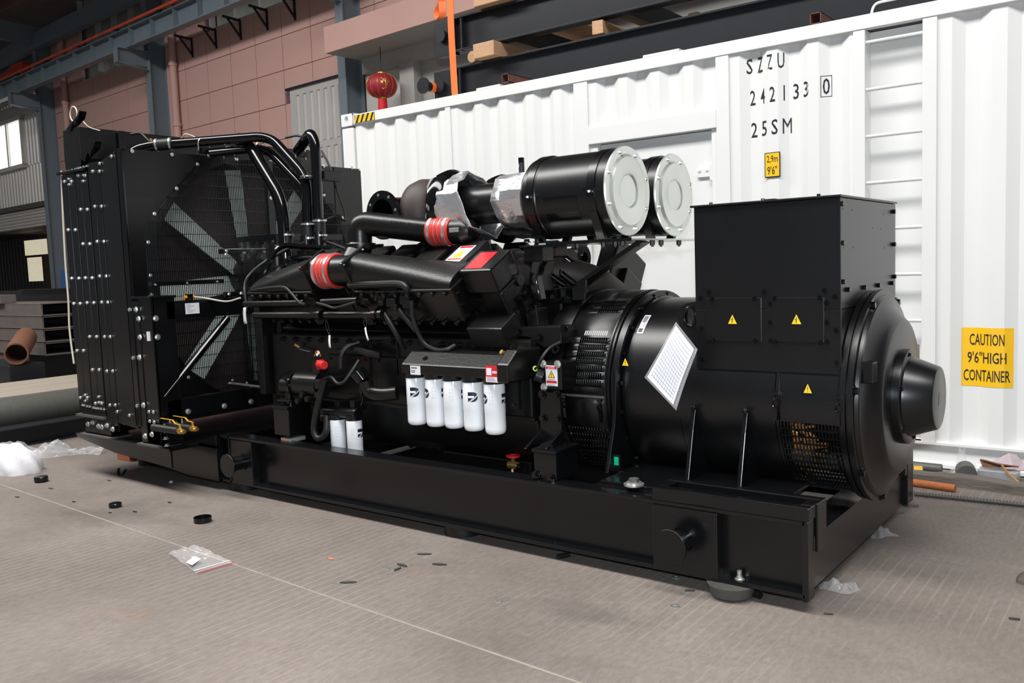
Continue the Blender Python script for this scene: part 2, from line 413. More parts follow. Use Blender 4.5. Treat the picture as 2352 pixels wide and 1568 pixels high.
# ---- steel columns with crane corbels
for i, (s, lab) in enumerate(((-2.19, 'blue-grey steel column standing beside the corner of the white container'), (-8.17, 'blue-grey steel column between the two bays of pink panels'), (-13.55, 'blue-grey steel column between the pink panels and the ribbed metal wall'))):
    t = thing('steel_column', lab, 'column', B(s, -.18, 0), 'columns along the pink wall')
    for nm, d0, d1, hw in (('flange', -.36, -.345, .09), ('web', -.345, -.015, .008), ('flange', -.015, 0, .09)):
        m = MB(); bbox(m, s-hw, s+hw, d0, d1, 0, 7.0); m.build(nm, 'blue_steel', t, 0)
    m = MB(); bbox(m, s-.08, s+.08, -.98, -.36, 5.80, 5.82); bbox(m, s-.006, s+.006, -.98, -.36, 5.53, 5.80)
    m.prism([B(s-.08, -.98, 5.53), B(s-.08, -.36, 5.45), B(s-.08, -.36, 5.465), B(s-.08, -.98, 5.545)], UX*.16)
    bbox(m, s-.08, s+.08, -.98, -.968, 5.53, 5.81); m.build('corbel', 'blue_steel', t, 0)
# ---- crane runway beam with stiffeners and red rail
t = thing('crane_runway_beam', 'blue-grey crane runway beam with web stiffeners and a red conductor rail', 'crane beam', B(-8, -.72, 5.82))
m = MB(); bbox(m, -24, 2.2, -.80, -.64, 5.82, 5.845); m.build('bottom_flange', 'blue_steel', t, 0)
m = MB(); bbox(m, -24, 2.2, -.725, -.715, 5.845, 6.15); m.build('web', 'blue_steel', t, 0)
m = MB(); bbox(m, -24, 2.2, -.83, -.61, 6.15, 6.17); m.build('top_flange', 'blue_steel', t, 0)
bbox(MB(), -24, 2.2, -.76, -.68, 6.17, 6.21).build('rail', 'dark_steel', t, 0)
bbox(MB(), -24, 2.2, -.90, -.865, 6.19, 6.235).build('conductor_rail', 'rail_red', t, 0)
st = MB().obox((0, 0, 0), UX*.006, NN*.05, V((0, 0, .152))).mesh('stiffener', 'blue_steel', 0)
for k in range(26): inst(st, 'stiffener', t, B(-22+k*.83, -.775, 5.997))
cl = MB().obox((0, 0, 0), UX*.03, NN*.1, V((0, 0, .008))).mesh('rail_clip', 'dark_steel', 0)
for k in range(14): inst(cl, 'rail_clip', t, B(-21.6+k*1.66, -.80, 6.185))
# ---- red crane truck on the runway
p = B(-14.42, -.58, 6.27)
t = thing('crane_truck', 'red crane end carriage on the runway beam', 'crane', p)
m = MB(); pts = [(-1.9, .05), (.55, .05), (.72, .25), (.72, .52), (.1, .60), (-.25, .42), (-1.9, .42)]
m.prism([p+UX*a+V((0, 0, b_*.62)) for a, b_ in pts], NN*.2); m.build('carriage', 'crane_red', t, 0, .01)
for a in (-.9, .35): MB().cyl(p+UX*a+V((0, 0, .1)), p+UX*a+NN*.2+V((0, 0, .1)), .08, 16).build('wheel', 'dark_steel', t)
MB().bar(p+UX*-1.9+V((0, 0, -.02)), p+UX*.5+V((0, 0, .06)), .1, .06).build('drive_shaft', 'dark_steel', t, 0)
# ---- drain pipes
for s, lab in ((-7.66, 'pink painted drain pipe beside the middle column'), (-12.66, 'pink painted drain pipe in the darker bay')):
    t = thing('drain_pipe', lab, 'pipe', B(s, -.1, 0), 'drain pipes on the pink wall')
    MB().cyl(B(s, -.1, 0), B(s, -.1, 7.0), .065, 14).build('pipe', 'pink_wall', t)
    for z in (3.2, 4.35, 5.5): MB().ring(B(s, -.1, z), (0, 0, 1), .082, .06, .06, 14).build('coupling', 'pink_wall', t)
m = MB()
for s in (-8.0, -7.95, -7.9): m.cyl(B(s, -.04, 1), B(s, -.04, 6.6), .014, 8)
tag(m.build('conduit_run', 'pink_wall'), 'thin pink conduits running down beside the middle column', 'conduit')
# ---- little angle brackets under the window band
bm_ = MB(); bm_.bar(V((0, 0, 0)), -NN*.34+V((0, 0, .02)), .04, .035); bm_.bar(V((0, 0, -.30)), -NN*.25+V((0, 0, -.0)), .03, .03); bm_.bar(V((0, 0, -.33)), V((0, 0, .03)), .035, .035, UX)
bmesh_ = bm_.mesh('bracket', 'dark_steel', 0)
for k, s in enumerate((-7.05, -6.2, -5.38, -4.55, -3.75)):
    o = inst(bmesh_, 'wall_bracket', None, B(s, -.02, 5.90)); tag(o, ('dark angle bracket under the high windows right beside the drain pipe', 'second dark angle bracket from the drain pipe under the high windows', 'third dark angle bracket from the drain pipe under the high windows', 'fourth dark angle bracket from the drain pipe under the high windows', 'dark angle bracket under the high windows farthest from the drain pipe')[k], 'bracket', 'brackets under the window band')
# ---- canopy slab with its posts
t = thing('entrance_canopy', 'pink edged concrete canopy slab projecting above the container', 'canopy', B(2, -.4, 4.55))
m = MB(); bbox(m, -1.95, 6.5, -.84, -.80, 4.58, 4.95); m.build('fascia', 'pink_wall', t, 0)
m = MB(); bbox(m, -1.95, 6.5, -.80, 0, 4.58, 4.93); m.build('slab', 'grey_concrete', t, 0)
m = MB(); bbox(m, -1.9, 6.5, -.2, .0, 4.36, 4.58); m.build('lintel', 'grey_concrete', wall, 0)
for s in (-.9, 2.2): m = MB(); bbox(m, s-.15, s+.15, -.22, .0, 0, 4.36); m.build('doorway_post', 'grey_concrete', wall, 0)
m = MB(); bbox(m, -2.0, -.9, -.06, -.03, 0, 4.36); m.build('metal_screen', 'corrugated', wall, 0)
m = MB(); bbox(m, -.75, 6, -.05, -.02, 0, 4.36); m.build('doorway_infill', 'grey_concrete', wall, 0)
# ---- lanterns
def lantern(px, py, d, R, lab):
    dr = ray(px, py); k = (P0+NN*d-CAM).dot(NN)/dr.dot(NN); c = CAM+dr*k
    t = thing('paper_lantern', lab, 'lantern', c, 'lanterns under the canopy')
    body = [(-.36*R*2*.5, .32*R)]+[(R*.74*sin(a), R*(.30+.70*cos(a)) if abs(cos(a)) > .02 else R*.3) for a in [(-pi/2+pi*i/12)*.92 for i in range(13)]]
    pr = [(R*.74*sin(a), R*(.28+.72*cos(a))) for a in [(-pi/2+pi*i/14)*.93 for i in range(15)]]
    MB().lathe(c, (0, 0, 1), [(pr[0][0], 0)]+pr+[(pr[-1][0], 0)], 40).build('body', 'lantern_red', t, 40)
    for i in range(12):
        a = 2*pi*i/12; MB().tube([c+V((cos(a)*q[1]*1.005, sin(a)*q[1]*1.005, q[0])) for q in pr], R*.012, 5).build('rib', 'gold', t)
    MB().cyl(c+V((0, 0, R*.70)), c+V((0, 0, R*.84)), R*.27, 20).build('cap', 'gold', t)
    MB().cyl(c+V((0, 0, -R*.84)), c+V((0, 0, -R*.70)), R*.27, 20).build('cap', 'gold', t)
    MB().lathe(c+V((0, 0, -R*1.55)), (0, 0, 1), [(0, 0), (0, R*.31), (R*.72, R*.29), (R*.72, 0)], 20).build('tassel', 'tassel_red', t)
    MB().cyl(c+V((0, 0, R*.84)), V((c.x, c.y, 4.578)), .006, 6).build('cord', 'dark_steel', t)
    for a0 in (-2.05, -.55):   # gold painted ornament, kept generic
        m = MB()
        for q in range(26):
            a = a0+random.uniform(-.26, .26); e = random.uniform(-.5, .45); r_ = R*(.28+.72*cos(e))*1.012; s = R*random.uniform(.03, .075)
            n_ = V((cos(a), sin(a), 0)); cc = c+n_*r_+V((0, 0, R*.74*sin(e))); ta = V((-sin(a), cos(a), 0)); th = random.uniform(0, 3)
            u1 = (ta*cos(th)+V((0, 0, 1))*sin(th))*s*1.6; u2 = (V((0, 0, 1))*cos(th)-ta*sin(th))*s*.5
            flat(m, cc-u1, cc+u2, cc+u1, cc-u2)
        m.build('ornament', 'gold', t, 0)
lantern(877, 197, -.5, .222, 'red and gold round lantern hanging above the container corner')
lantern(1340, 68, -.45, .222, 'gold marked lantern glimpsed between the stacked black frames')
# ================================================================ white container
YC = 6.02
CX0, CX1, CZ = -6.66, 5.53, 2.93
ct = thing('shipping_container', 'white steel shipping container with ladder, door and painted codes', 'container', ((CX0+CX1)/2, YC+1.2, 0))
bv = .004
MB().box(CX0+.16, CX1-.16, YC, YC+.06, CZ-.09, CZ).build('top_rail', 'white_paint', ct, 0, bv)
MB().box(CX0+.16, CX1-.16, YC, YC+.07, .155, .17).build('bottom_rail', 'white_paint', ct, 0)
MB().box(CX0+.16, CX1-.16, YC+.035, YC+.05, .02, .16).build('bottom_rail', 'white_paint', ct, 0)
MB().box(CX0+.16, CX1-.16, YC+.0, YC+.07, .008, .03).build('bottom_rail', 'white_paint', ct, 0)
MB().box(CX0+.1, CX1-.1, YC+.06, YC+2.44, CZ-.07, CZ-.03).build('roof', 'white_paint', ct, 0)
MB().box(CX0+.1, CX1-.1, YC+2.38, YC+2.44, .1, CZ-.03).build('rear_side', 'white_paint', ct, 0)
MB().box(CX0+.02, CX0+.06, YC+.1, YC+2.4, .1, CZ-.03).build('end_wall', 'white_paint', ct, 0)
MB().box(CX1-.06, CX1-.02, YC+.1, YC+2.4, .1, CZ-.03).build('end_wall', 'white_paint', ct, 0)
for x in (CX0, CX1-.16):
    MB().box(x, x+.16, YC, YC+.16, .11, CZ-.12).build('corner_post', 'white_paint', ct, 0, bv)
def casting(x, z0):
    m = MB(); z1 = z0+.118; x1 = x+.178; yb = YC+.162; yf = YC-.006
    # side face with an oval opening
    n = 20; c = V((x+.075, yf, (z0+z1)/2)); inn = [c+V((.026*cos(2*pi*i/n), 0, .04*sin(2*pi*i/n))) for i in range(n)]
    def edge(a):
        ca, sa = cos(a), sin(a); k = min((.0891 if ca > 0 else .075)/abs(ca) if abs(ca) > 1e-6 else 9, .059/abs(sa) if abs(sa) > 1e-6 else 9)
        q = c+V((ca*k, 0, sa*k)); q.x = min(max(q.x, x), x1); return q
    out = [edge(2*pi*i/n) for i in range(n)]
    m.add(inn+out, [(i, (i+1) % n, n+(i+1) % n, n+i) for i in range(n)])
    m.add(inn+[p+V((0, .03, 0)) for p in inn], [(i, (i+1) % n, n+(i+1) % n, n+i) for i in range(n)])
    m.box(x, x1, yf+.03, yb, z0, z1); m.box(x, x1, yf, yf+.03, z1-.001, z1); m.box(x, x1, yf, yf+.03, z0, z0+.001); m.box(x, x+.001, yf, yf+.03, z0, z1); m.box(x1-.001, x1, yf, yf+.03, z0, z1)
    return m
casting(CX0, CZ-.10).build('corner_casting', 'white_paint', ct, 30)
casting(CX0, 0).build('corner_casting', 'white_paint', ct, 30)
def sheet(x0, x1, z0, z1, per=.278, dep=.036): return corr(MB(), (x0, YC+.022, 0), (1, 0, 0), (0, 1, 0), x1-x0, z0, z1, per, dep, .27, .23).build('corrugated_panel', 'white_paint', ct, 14)
def post(x0, x1, z0=.17, z1=CZ-.09): return MB().box(x0, x1, YC+.006, YC+.17, z0, z1).build('side_post', 'white_paint', ct, 0, bv)
sheet(CX0+.17, -5.30, .17, CZ-.09); sheet(-5.24, -3.92, .17, CZ-.09)
post(-5.30, -5.24); post(-3.92, -3.79)
sheet(-3.79, -2.70, 2.47, CZ-.09)
MB().box(-3.79, -2.70, YC+.004, YC+.13, 2.34, 2.47).build('door_header', 'white_paint', ct, 0, bv)
post(-2.70, -2.60); sheet(-2.60, -1.74, .17, CZ-.09); post(-1.74, -1.665)
post(-1.32, -1.235); sheet(-1.235, .72, .17, CZ-.09, .30, .036); post(.72, .8); sheet(.8, CX1-.16, .17, CZ-.09)
# door bay
MB().box(-3.79, -2.70, YC+.115, YC+.13, .17, 2.34).build('door_frame', 'white_paint', ct, 0)
for a, b_ in ((-3.79, -3.72), (-2.75, -2.70)): MB().box(a, b_, YC+.03, YC+.12, .17, 2.34).build('door_frame', 'white_paint', ct, 0, bv)
dr_ = MB().box(-3.717, -2.753, YC+.075, YC+.118, .18, 2.335).build('door', 'white_paint', ct, 0, .006)
for z in (2.03, .5):
    m = MB(); m.box(-2.88, -2.685, YC+.055, YC+.076, z-.03, z+.03); m.cyl((-2.76, YC+.05, z-.06), (-2.76, YC+.05, z+.06), .016, 10)
    for x in (-2.86, -2.80, -2.71): m.cyl((x, YC+.045, z+.02), (x, YC+.06, z+.02), .009, 8)
    m.build('hinge', 'white_paint', dr_, 30, .002)
c = at(1410, 632, y=YC+.05)
m = MB(); m.box(c.x-.03, c.x+.035, YC+.03, YC+.076, c.z-.06, c.z+.045); m.build('handle', 'zinc', dr_, 0, .004)
MB().bar((c.x, YC+.02, c.z), (c.x+.15, YC-.0, c.z-.005), .03, .012).build('handle', 'dark_metal', dr_, 0, .003)
# ladder recess
MB().box(-1.665, -1.32, YC+.14, YC+.16, .17, CZ-.09).build('ladder_recess', 'white_paint', ct, 0)
MB().box(-1.665, -1.32, YC+.02, YC+.15, .16, .17).build('ladder_recess', 'white_paint', ct, 0)
for i in range(9):
    z = .35+i*.301
    m = MB().cyl((-1.675, YC+.035, z), (-1.31, YC+.035, z), .011, 10)
    for k in range(40): m.ring((-1.665+k*.0088, YC+.035, z), (1, 0, 0), .0125, .009, .003, 10)
    m.build('ladder_rung', 'white_paint', ct, 30)
MB().tube(path([(-1.64, YC+.05, CZ-.01), (-1.62, YC+.05, CZ+.07), (-1.2, YC+.05, CZ+.075), (-1.16, YC+.05, CZ-.01)], .04), .009, 8).build('grab_bar', 'white_paint', ct)
# painted codes
yt = YC+.0195
def cprof(x, o, per=.278, dep=.036, ff=.27, sl=.23):
    t = ((x-o) % per)/per
    return YC+.022+dep*(0 if t < ff else (t-ff)/sl if t < ff+sl else 1 if t < 2*ff+sl else max(0, 1-(t-2*ff-sl)/sl))
def drape(m, o, per, off): m.v = [(x, cprof(x, o, per)-off, z) for x, y, z in m.v]; return m
def code(s, x0, x1, z0, z1, fill=.62):
    n = len(s); pitch = (x1-x0)/(n-1+fill); out = []
    for i, ch in enumerate(s):
        wd = pitch*fill*(.2 if ch == '1' else 1.25 if ch == 'M' else 1); a = x0+pitch*i+(pitch*fill-wd)/2
        out.append(drape(text(MB(), ch, (a, yt, z0), (wd, 0, 0), (0, 0, z1-z0)), -2.60, .278, .0012))
    return out
sx = 0
for q in code('SZZU', -2.482, -2.208, 2.688, 2.792, .52): q.build('letter', 'ink', ct, 0, label='black letter of the code SZZU')
for q in code('242133', -2.462, -2.037, 2.468, 2.572, .5): q.build('letter', 'ink', ct, 0, label='black digit of the number 242133')
m = code('0', -1.945, -1.905, 2.468, 2.575, 1)[0]; m.build('letter', 'ink', ct, 0, label='black check digit 0'); m = MB(); x0, x1, z0, z1 = -1.958, -1.89, 2.452, 2.592
for q in ((x0, x1, z0, z0+.004), (x0, x1, z1-.004, z1), (x0, x0+.004, z0, z1), (x1-.004, x1, z0, z1)):
    for i in range(4): a, b = q[0]+(q[1]-q[0])*i/4, q[0]+(q[1]-q[0])*(i+1)/4; flat(m, *[(x, cprof(x, -2.60)-.0012, z) for x, z in ((a, q[2]), (b, q[2]), (b, q[3]), (a, q[3]))])
m.build('digit_box', 'ink', ct, 0)
for q in code('25SM', -2.457, -2.171, 2.243, 2.347, .56): q.build('letter', 'ink', ct, 0, label='black letter of the code 25SM')
# 2.9m sticker
s = MB().box(-2.346, -2.233, YC+.012, YC+.019, 1.948, 2.122).build('height_sticker', 'ink', ct, 0, .006, label='yellow height sticker reading 2,9m 9\'6" with black border')
MB().box(-2.339, -2.240, YC+.0105, YC+.0125, 1.955, 2.115).build('sticker_face', 'sign_yellow', s, 0, .004)
m = MB(); text(m, '2,9m', (-2.328, YC+.0098, 2.045), (.078, 0, 0), (0, 0, .055)); text(m, "9'6\"", (-2.325, YC+.0098, 1.968), (.070, 0, 0), (0, 0, .058)); m.build('lettering', 'ink', s, 0)
s = drape(MB().grid([[(-1.094+.289*i/40, 0, z) for i in range(41)] for z in (.542, .910)]), -1.235, .30, .002).build('caution_sign', 'sign_yellow', ct, 30, label='yellow sign reading CAUTION 9\'6" HIGH CONTAINER')
for tx, x, wd, z in (('CAUTION', -1.049, .198, .800), ("9'6''HIGH", -1.060, .220, .688), ('CONTAINER', -1.082, .262, .575)):
    drape(text(MB(), tx, (x, 0, z), (wd, 0, 0), (0, 0, .072)), -1.235, .30, .0035).build('lettering', 'ink', s, 0)
# hazard stripe on the rail
s = MB().box(-6.47, -6.19, YC-.003, YC, CZ-.085, CZ-.01).build('hazard_stripe', 'ink', ct, 0, label='black and yellow hazard tape on the top rail')
for k in range(5):
    a = -6.47+k*.066; m = MB(); m.prism([(max(a-.025, -6.469), YC-.0045, CZ-.084), (min(a+.012, -6.191), YC-.0045, CZ-.084), (min(a+.05, -6.191), YC-.0045, CZ-.011), (max(a+.013, -6.469), YC-.0045, CZ-.011)], (0, .001, 0)); m.build('stripe', 'sign_yellow', s, 0)
# rail repair plates
MB().box(-4.92, -4.66, YC+.0, YC+.08, CZ, CZ+.018).build('rail_plate', 'white_paint', ct, 0)
MB().box(-3.28, -2.98, YC+.0, YC+.08, CZ, CZ+.018).build('rail_plate', 'white_paint', ct, 0)
# ---- loads on the container roof: two bare base frames on timbers
YF = 6.42
def bare_frame(x0, z0, dy, lab):
    t = thing('base_frame', lab, 'steel frame', (x0+2.5, YF+dy+.8, z0), 'black base frames stacked on the container')
    h = .315; L_ = 7.4
    for y, s in ((YF+dy, 1), (YF+dy+1.6, -1)):
        m = MB(); m.box(x0+.2, x0+L_, y-.02, y+.10 if s > 0 else y+.02, z0, z0+.018); m.box(x0+.2, x0+L_, y-.02, y+.10, z0+h-.018, z0+h); m.box(x0+.2, x0+L_, y+.03, y+.045, z0, z0+h)
        m.build('side_beam', 'dark_steel', t, 0, .003)
    MB().box(x0, x0+.22, YF+dy-.03, YF+dy+.06, z0-.02, z0+h-.01).build('end_plate', 'dark_steel', t, 0, .003)
    MB().cyl((x0+.1, YF+dy-.07, z0+.16), (x0+.1, YF+dy, z0+.16), .055, 20).build('lifting_stub', 'dark_steel', t)
    MB().box(x0+.3, x0+.32, YF+dy-.015, YF+dy+.03, z0, z0+h).build('stiffener', 'dark_steel', t, 0)
    for k in range(6):
        x = x0+.6+k*1.22; MB().box(x, x+.12, YF+dy+.05, YF+dy+1.6, z0+.06, z0+.24).build('cross_member', 'dark_steel', t, 0, .003)
    return t
tb = bare_frame(-5.74, 2.965, 0, 'lower black steel base frame lying on the container roof')
MB().cyl((-5.72, YF-.2, 3.12), (-5.72, YF, 3.12), .045, 16).build('trunnion', 'dark_steel', tb)
MB().cyl((-5.72, YF-.215, 3.12), (-5.72, YF-.2, 3.12), .075, 24).build('trunnion_cap', 'dark_steel', tb)
MB().ring((-5.72, YF-.12, 3.12), (0, 1, 0), .0465, .04, .06, 16).build('strap_mark', 'orange_strap', tb)
bare_frame(-5.70, 3.42, 0, 'upper black steel base frame resting on timbers above the lower frame')
def timber(x, y0, y1, w_, h_, z, lab, mat='timber_y', ang=0., grp='timbers between the stacked frames'):
    u_ = V((sin(ang), cos(ang), 0)); p = V((x, y0, z+h_/2)); m = MB().bar(p, p+u_*(y1-y0), w_, h_)
    return tag(m.build('timber_block', mat, None, 0, .006), lab, 'timber', grp)
timber(-5.05, YF-.12, YF+1.9, .24, .13, 3.285, 'thick pale timber wedged between the two black frames')
timber(-3.9, YF-.03, YF+1.8, .10, .11, 3.29, 'thin pale timber lying between the frames beside the gold marked lantern', ang=-.12)
timber(-4.95, YF-.10, YF+1.9, .42, .11, 3.745, 'broad weathered timber on top of the upper frame')
timber(-3.2, YF+.3, YF+1.9, .09, .10, 3.29, 'dark reddish timber between the frames above the container door', ang=.1)
m = MB().cyl((-5.26, YF-.03, 3.338), (-5.26, YF+1.2, 3.338), .052, 12)
tag(m.build('log_offcut', 'timber_y'), 'round log offcut tucked under the upper frame', 'log')
def sqtube(x, z, lab):
    m = MB(); a = .036; t_ = .005; y0, y1 = YC-.0, YC+.34
    for q in ((x-a, x+a, z, z+t_), (x-a, x+a, z+2*a-t_, z+2*a), (x-a, x-a+t_, z, z+2*a), (x+a-t_, x+a, z, z+2*a)): m.box(q[0], q[1], y0, y1, q[2], q[3])
    tag(m.build('square_tube', 'rust_tube', None, 0), lab, 'steel tube', 'square tubes on the container rail')
sqtube(-4.60, CZ+.02, 'rusty square steel tube on the container rail under the lower frame')
sqtube(-1.98, CZ+.002, 'rusty square steel tube on the container rail near the ladder')
# orange lifting straps
def ribbon(pts, wv, mat, name, lab, cat, grp=None, th=.004):
    P = [V(p) for p in pts]; wv = V(wv); m = MB(); n_ = len(P)
    sec = []
    for i, p in enumerate(P):
        d = (P[min(i+1, n_-1)]-P[max(i-1, 0)]).normalized(); nn = d.cross(wv).normalized()*th/2
        sec.append([p-wv/2-nn, p+wv/2-nn, p+wv/2+nn, p-wv/2+nn])
    m.loft(sec); o = m.build(name, mat, None, 50); return tag(o, lab, cat, grp)
ys = YF-.15
ribbon(smoothpath([at(1045, 218, y=ys), at(1041, 150, y=ys), at(1037, 80, y=ys), at(1034, 0, y=ys), at(1032, -120, y=ys)]), (.075, 0, 0), 'orange_strap', 'lifting_strap', 'long flat orange lifting strap hanging down to the container rail', 'strap')
ribbon(smoothpath([at(1018, -60, y=ys), at(1014, 0, y=ys), at(1004, 28, y=ys), at(1008, 43, y=ys), at(1016, 35, y=ys), at(1016, 12, y=ys), at(1013, -60, y=ys+.06)]), (.05, .04, 0), 'orange_strap', 'lifting_strap', 'short looped orange strap end hanging beside the long strap', 'strap')
# ================================================================ generator set: base, radiator
YN, YFAR = 3.297, 4.97
YM = (YN+YFAR)/2
Z0, Z1 = .06, .37
XR = -1.138
G = thing('generator_set', 'large black diesel generator set with radiator, engine and alternator on a steel skid', 'generator', (-3.6, YM, Z0))
def bolt_mesh(r, h, mat='zinc', washer=True):
    m = MB()
    if washer: m.cyl((0, 0, 0), (0, 0, h*.25), r*1.55, 14)
    m.cyl((0, 0, 0), (0, 0, h), r, 6); m.cyl((0, 0, h*.99), (0, 0, h*1.02), r*.62, 10)
    return m.mesh('bolt', mat, 25)
BZ = bolt_mesh(.0085, .010); BZ2 = bolt_mesh(.013, .014); BZ3 = bolt_mesh(.007, .012); BK = bolt_mesh(.010, .012, 'black_gloss'); BK2 = bolt_mesh(.015, .018, 'black_gloss'); BKS = bolt_mesh(.007, .009, 'black_gloss')
# ---- skid: two channel beams, cross members, end plates
SK = MB()
for s, y in ((1, YN), (-1, YFAR)):
    SK.box(-5.0, XR, min(y, y+s*.11), max(y, y+s*.11), Z1-.018, Z1)
    SK.box(-5.0, XR, min(y, y+s*.11), max(y, y+s*.11), Z0, Z0+.018)
    SK.box(-5.0, XR, min(y+s*.055, y+s*.07), max(y+s*.055, y+s*.07), Z0+.01, Z1-.01)
skid = SK.build('skid', 'black_paint', G, 0, .003, label='long black channel beams of the base')
MB().box(XR-.012, XR+.012, YN+.0, YN+.075, Z0-.004, Z1+.0).build('end_plate', 'black_paint', skid, 0, .003)
m = MB(); m.box(XR-.03, XR-.012, YN+.07, YFAR-.05, Z0, Z1-.10); m.box(XR-.14, XR-.012, YN+.07, YFAR-.05, Z1-.115, Z1-.10); m.box(XR-.14, XR-.012, YN+.07, YFAR-.05, Z0, Z0+.015); m.build('end_beam', 'black_paint', skid, 0, .003)
MB().box(XR-.02, XR+.012, YFAR-.12, YFAR, Z0, Z1+.03).build('end_plate', 'black_paint', skid, 0, .003)
for x in (-4.7, -4.1, -3.5, -2.2, -1.75):
    m = MB(); m.box(x, x+.10, YN+.06, YFAR-.06, Z0+.02, Z0+.035); m.box(x, x+.10, YN+.06, YFAR-.06, Z1-.16, Z1-.145); m.box(x+.045, x+.055, YN+.06, YFAR-.06, Z0+.02, Z1-.15); m.build('cross_member', 'black_paint', skid, 0)
# reinforcement plates, lifting stubs
for x0, x1, cx in ((-1.80, -1.50, -1.664), (-4.86, -4.64, -4.745)):
    MB().box(x0, x1, YN-.004, YN+.056, Z0+.004, Z1-.02).build('doubler_plate', 'black_paint', skid, 0, .003)
    c = V((cx, YN, .213))
    MB().cyl(c, c+V((0, -.10, 0)), .045, 28).build('lifting_stub', 'black_paint', skid)
    MB().cyl(c+V((0, -.10, 0)), c+V((0, -.115, 0)), .074, 36).build('stub_disc', 'black_paint', skid, 32, .002)
    MB().ring(c+V((0, .001, 0)), (0, -1, 0), .056, .04, .012, 28).build('weld', 'black_gloss', skid)
MB().box(-4.99, -4.98, YN+.0, YN+.07, Z0, Z1).build('stiffener', 'black_paint', skid, 0)
MB().box(-4.89, -4.875, YN+.0, YN+.07, Z0, Z1).build('stiffener', 'black_paint', skid, 0)
# tray frame on top of the near beam
zt = .425; xa, xb, ya, yb = -1.80, -1.122, YN-.0, YN+.19
for q in ((xa, xb, ya, ya+.045, Z1), (xa, xb, yb-.045, yb, Z1-.06), (xa, xa+.05, ya+.045, yb-.045, Z1), (xb-.05, xb, ya+.045, yb-.045, Z1)): MB().box(*q, zt).build('tray_rail', 'black_paint', skid, 0, .004)
MB().box(xb-.006, xb+.006, ya+.085, yb+.004, Z1-.14, zt).build('tray_bracket', 'black_paint', skid, 0, .003)
inst(BZ2, 'bolt', skid, (-1.42, YN+.03, Z0+.018), (0, 0, 1)); MB().cyl((-1.42, YN+.03, Z0+.018), (-1.42, YN+.03, Z0+.055), .010, 12).build('bolt_shank', 'zinc', skid)
for x in (-3.2, -2.35, -3.8): inst(BKS, 'bolt', skid, (x, YN+.03, Z0+.018), (0, 0, 1))
# wide platform under the radiator and its sled-shaped webs
YR0, YR1 = 3.06, 5.20
zp = .300
PF = MB().box(-6.42, -5.19, YR0, YR1, zp-.022, zp)
PF.build('radiator_platform', 'black_paint', skid, 0, .004)
for y in (YN-.02, YFAR+.0):
    prof = [(-6.42, zp-.02), (-6.42, zp-.05), (-5.75, .10), (-5.35, Z0), (-4.99, Z0), (-4.99, Z1), (-5.19, zp+.01), (-5.19, zp-.02)]
    MB().prism([(a, y, b) for a, b in prof], (0, .02, 0)).build('sled_web', 'black_paint', skid, 0, .003)
MB().prism([(-6.42, YR0+.01, zp-.02), (-6.42, YR0+.01, zp-.035), (-5.9, YR0+.01, zp-.10), (-5.19, YR0+.01, zp-.13), (-5.19, YR0+.01, zp-.02)], (0, .012, 0)).build('platform_lip', 'black_paint', skid, 0)
MB().box(-5.21, -4.99, YN-.02, YN+.3, zp-.02, zp).build('platform_step', 'black_paint', skid, 0)
MB().box(-5.3, -4.99, YN+.3, YFAR-.1, .1, .2).build('cross_member', 'black_paint', skid, 0)
for x in (-6.25, -5.55): MB().box(x, x+.1, YN, YFAR, Z0+.09, zp-.02).build('cross_member', 'black_paint', skid, 0)
# ================================================================ radiator
XB = -5.55      # plane of the guard panel that faces the engine
FY, FZ, FR = 4.14, 1.36, .90
CO = MB().box(-6.20, -5.86, YR0+.06, YR1-.06, .45, 2.16)
rad = CO.build('radiator', 'black_paint', G, 0, label='tall black radiator package with bolted side channels')
# finned core face towards the front
m = MB()
for k in range(60): m.box(-6.235, -6.20, YR0+.12, YR1-.12, .50+k*.027, .506+k*.027)
m.build('cooling_fins', 'dark_metal', rad, 0, kind='stuff')
mods = []
def sx(px, y): return at(px, y, y=YR0).x
for a, b in ((150.6, 180.0), (182, 210), (213, 242)): mods.append((sx(a, 523), sx(b, 523)))
mods[2] = (mods[2][0], -5.80)
for i, (a, b) in enumerate(mods):
    c = (a+b)/2; zb, ztp = (.455, .455, .40)[i], (2.15, 2.15, 2.20)[i]
    for u, v in ((a, c-.003), (c+.003, b)):
        MB().box(u, v, YR0-.004, YR0+.05, zb, ztp).build('side_channel', 'black_paint', rad, 0, .003)
    MB().box(b, b+.014, YR0+.03, YR1-.05, zb, ztp).build('gap_reflection_strip', 'iron_brown', rad, 0)  # brown strip paints the reflection seen in the gaps between channels
    MB().box(c-.006, c+.006, YR0+.02, YR1-.02, zb, ztp).build('core_seam', 'black_paint', rad, 0)
brows = (((148, 164, 417), (156.5, 173, 528), (164.6, 181, 639), (169.5, 184, 697), (177, 192, 805), (185, 201, 913)),
         ((180, 195.5, 403), (185, 200.5, 481), (190.5, 206, 560), (196, 211.5, 638), (200, 215.5, 695), (206, 222, 773), (212.5, 228, 849), (219.5, 234, 926)),
         ((213, 229, 393.5), (218, 233.5, 474), (223.5, 239, 554.5), (229, 244.5, 634), (234, 248, 694), (240.5, 253.5, 773), (246, 259.5, 852), (253, 265.5, 930)))
for rows in brows:
    for a, b, y in rows:
        for px in (a, b): inst(BZ, 'bolt', rad, at(px, y, y=YR0-.004), (0, -1, 0))
for px, py in ((158.5, 411), (159.5, 424), (193.5, 402.5), (191.5, 416), (196, 907), (197, 920), (227.5, 911), (228, 924)): inst(BZ3, 'bolt', rad, at(px, py, y=YR0-.004), (0, -1, 0))
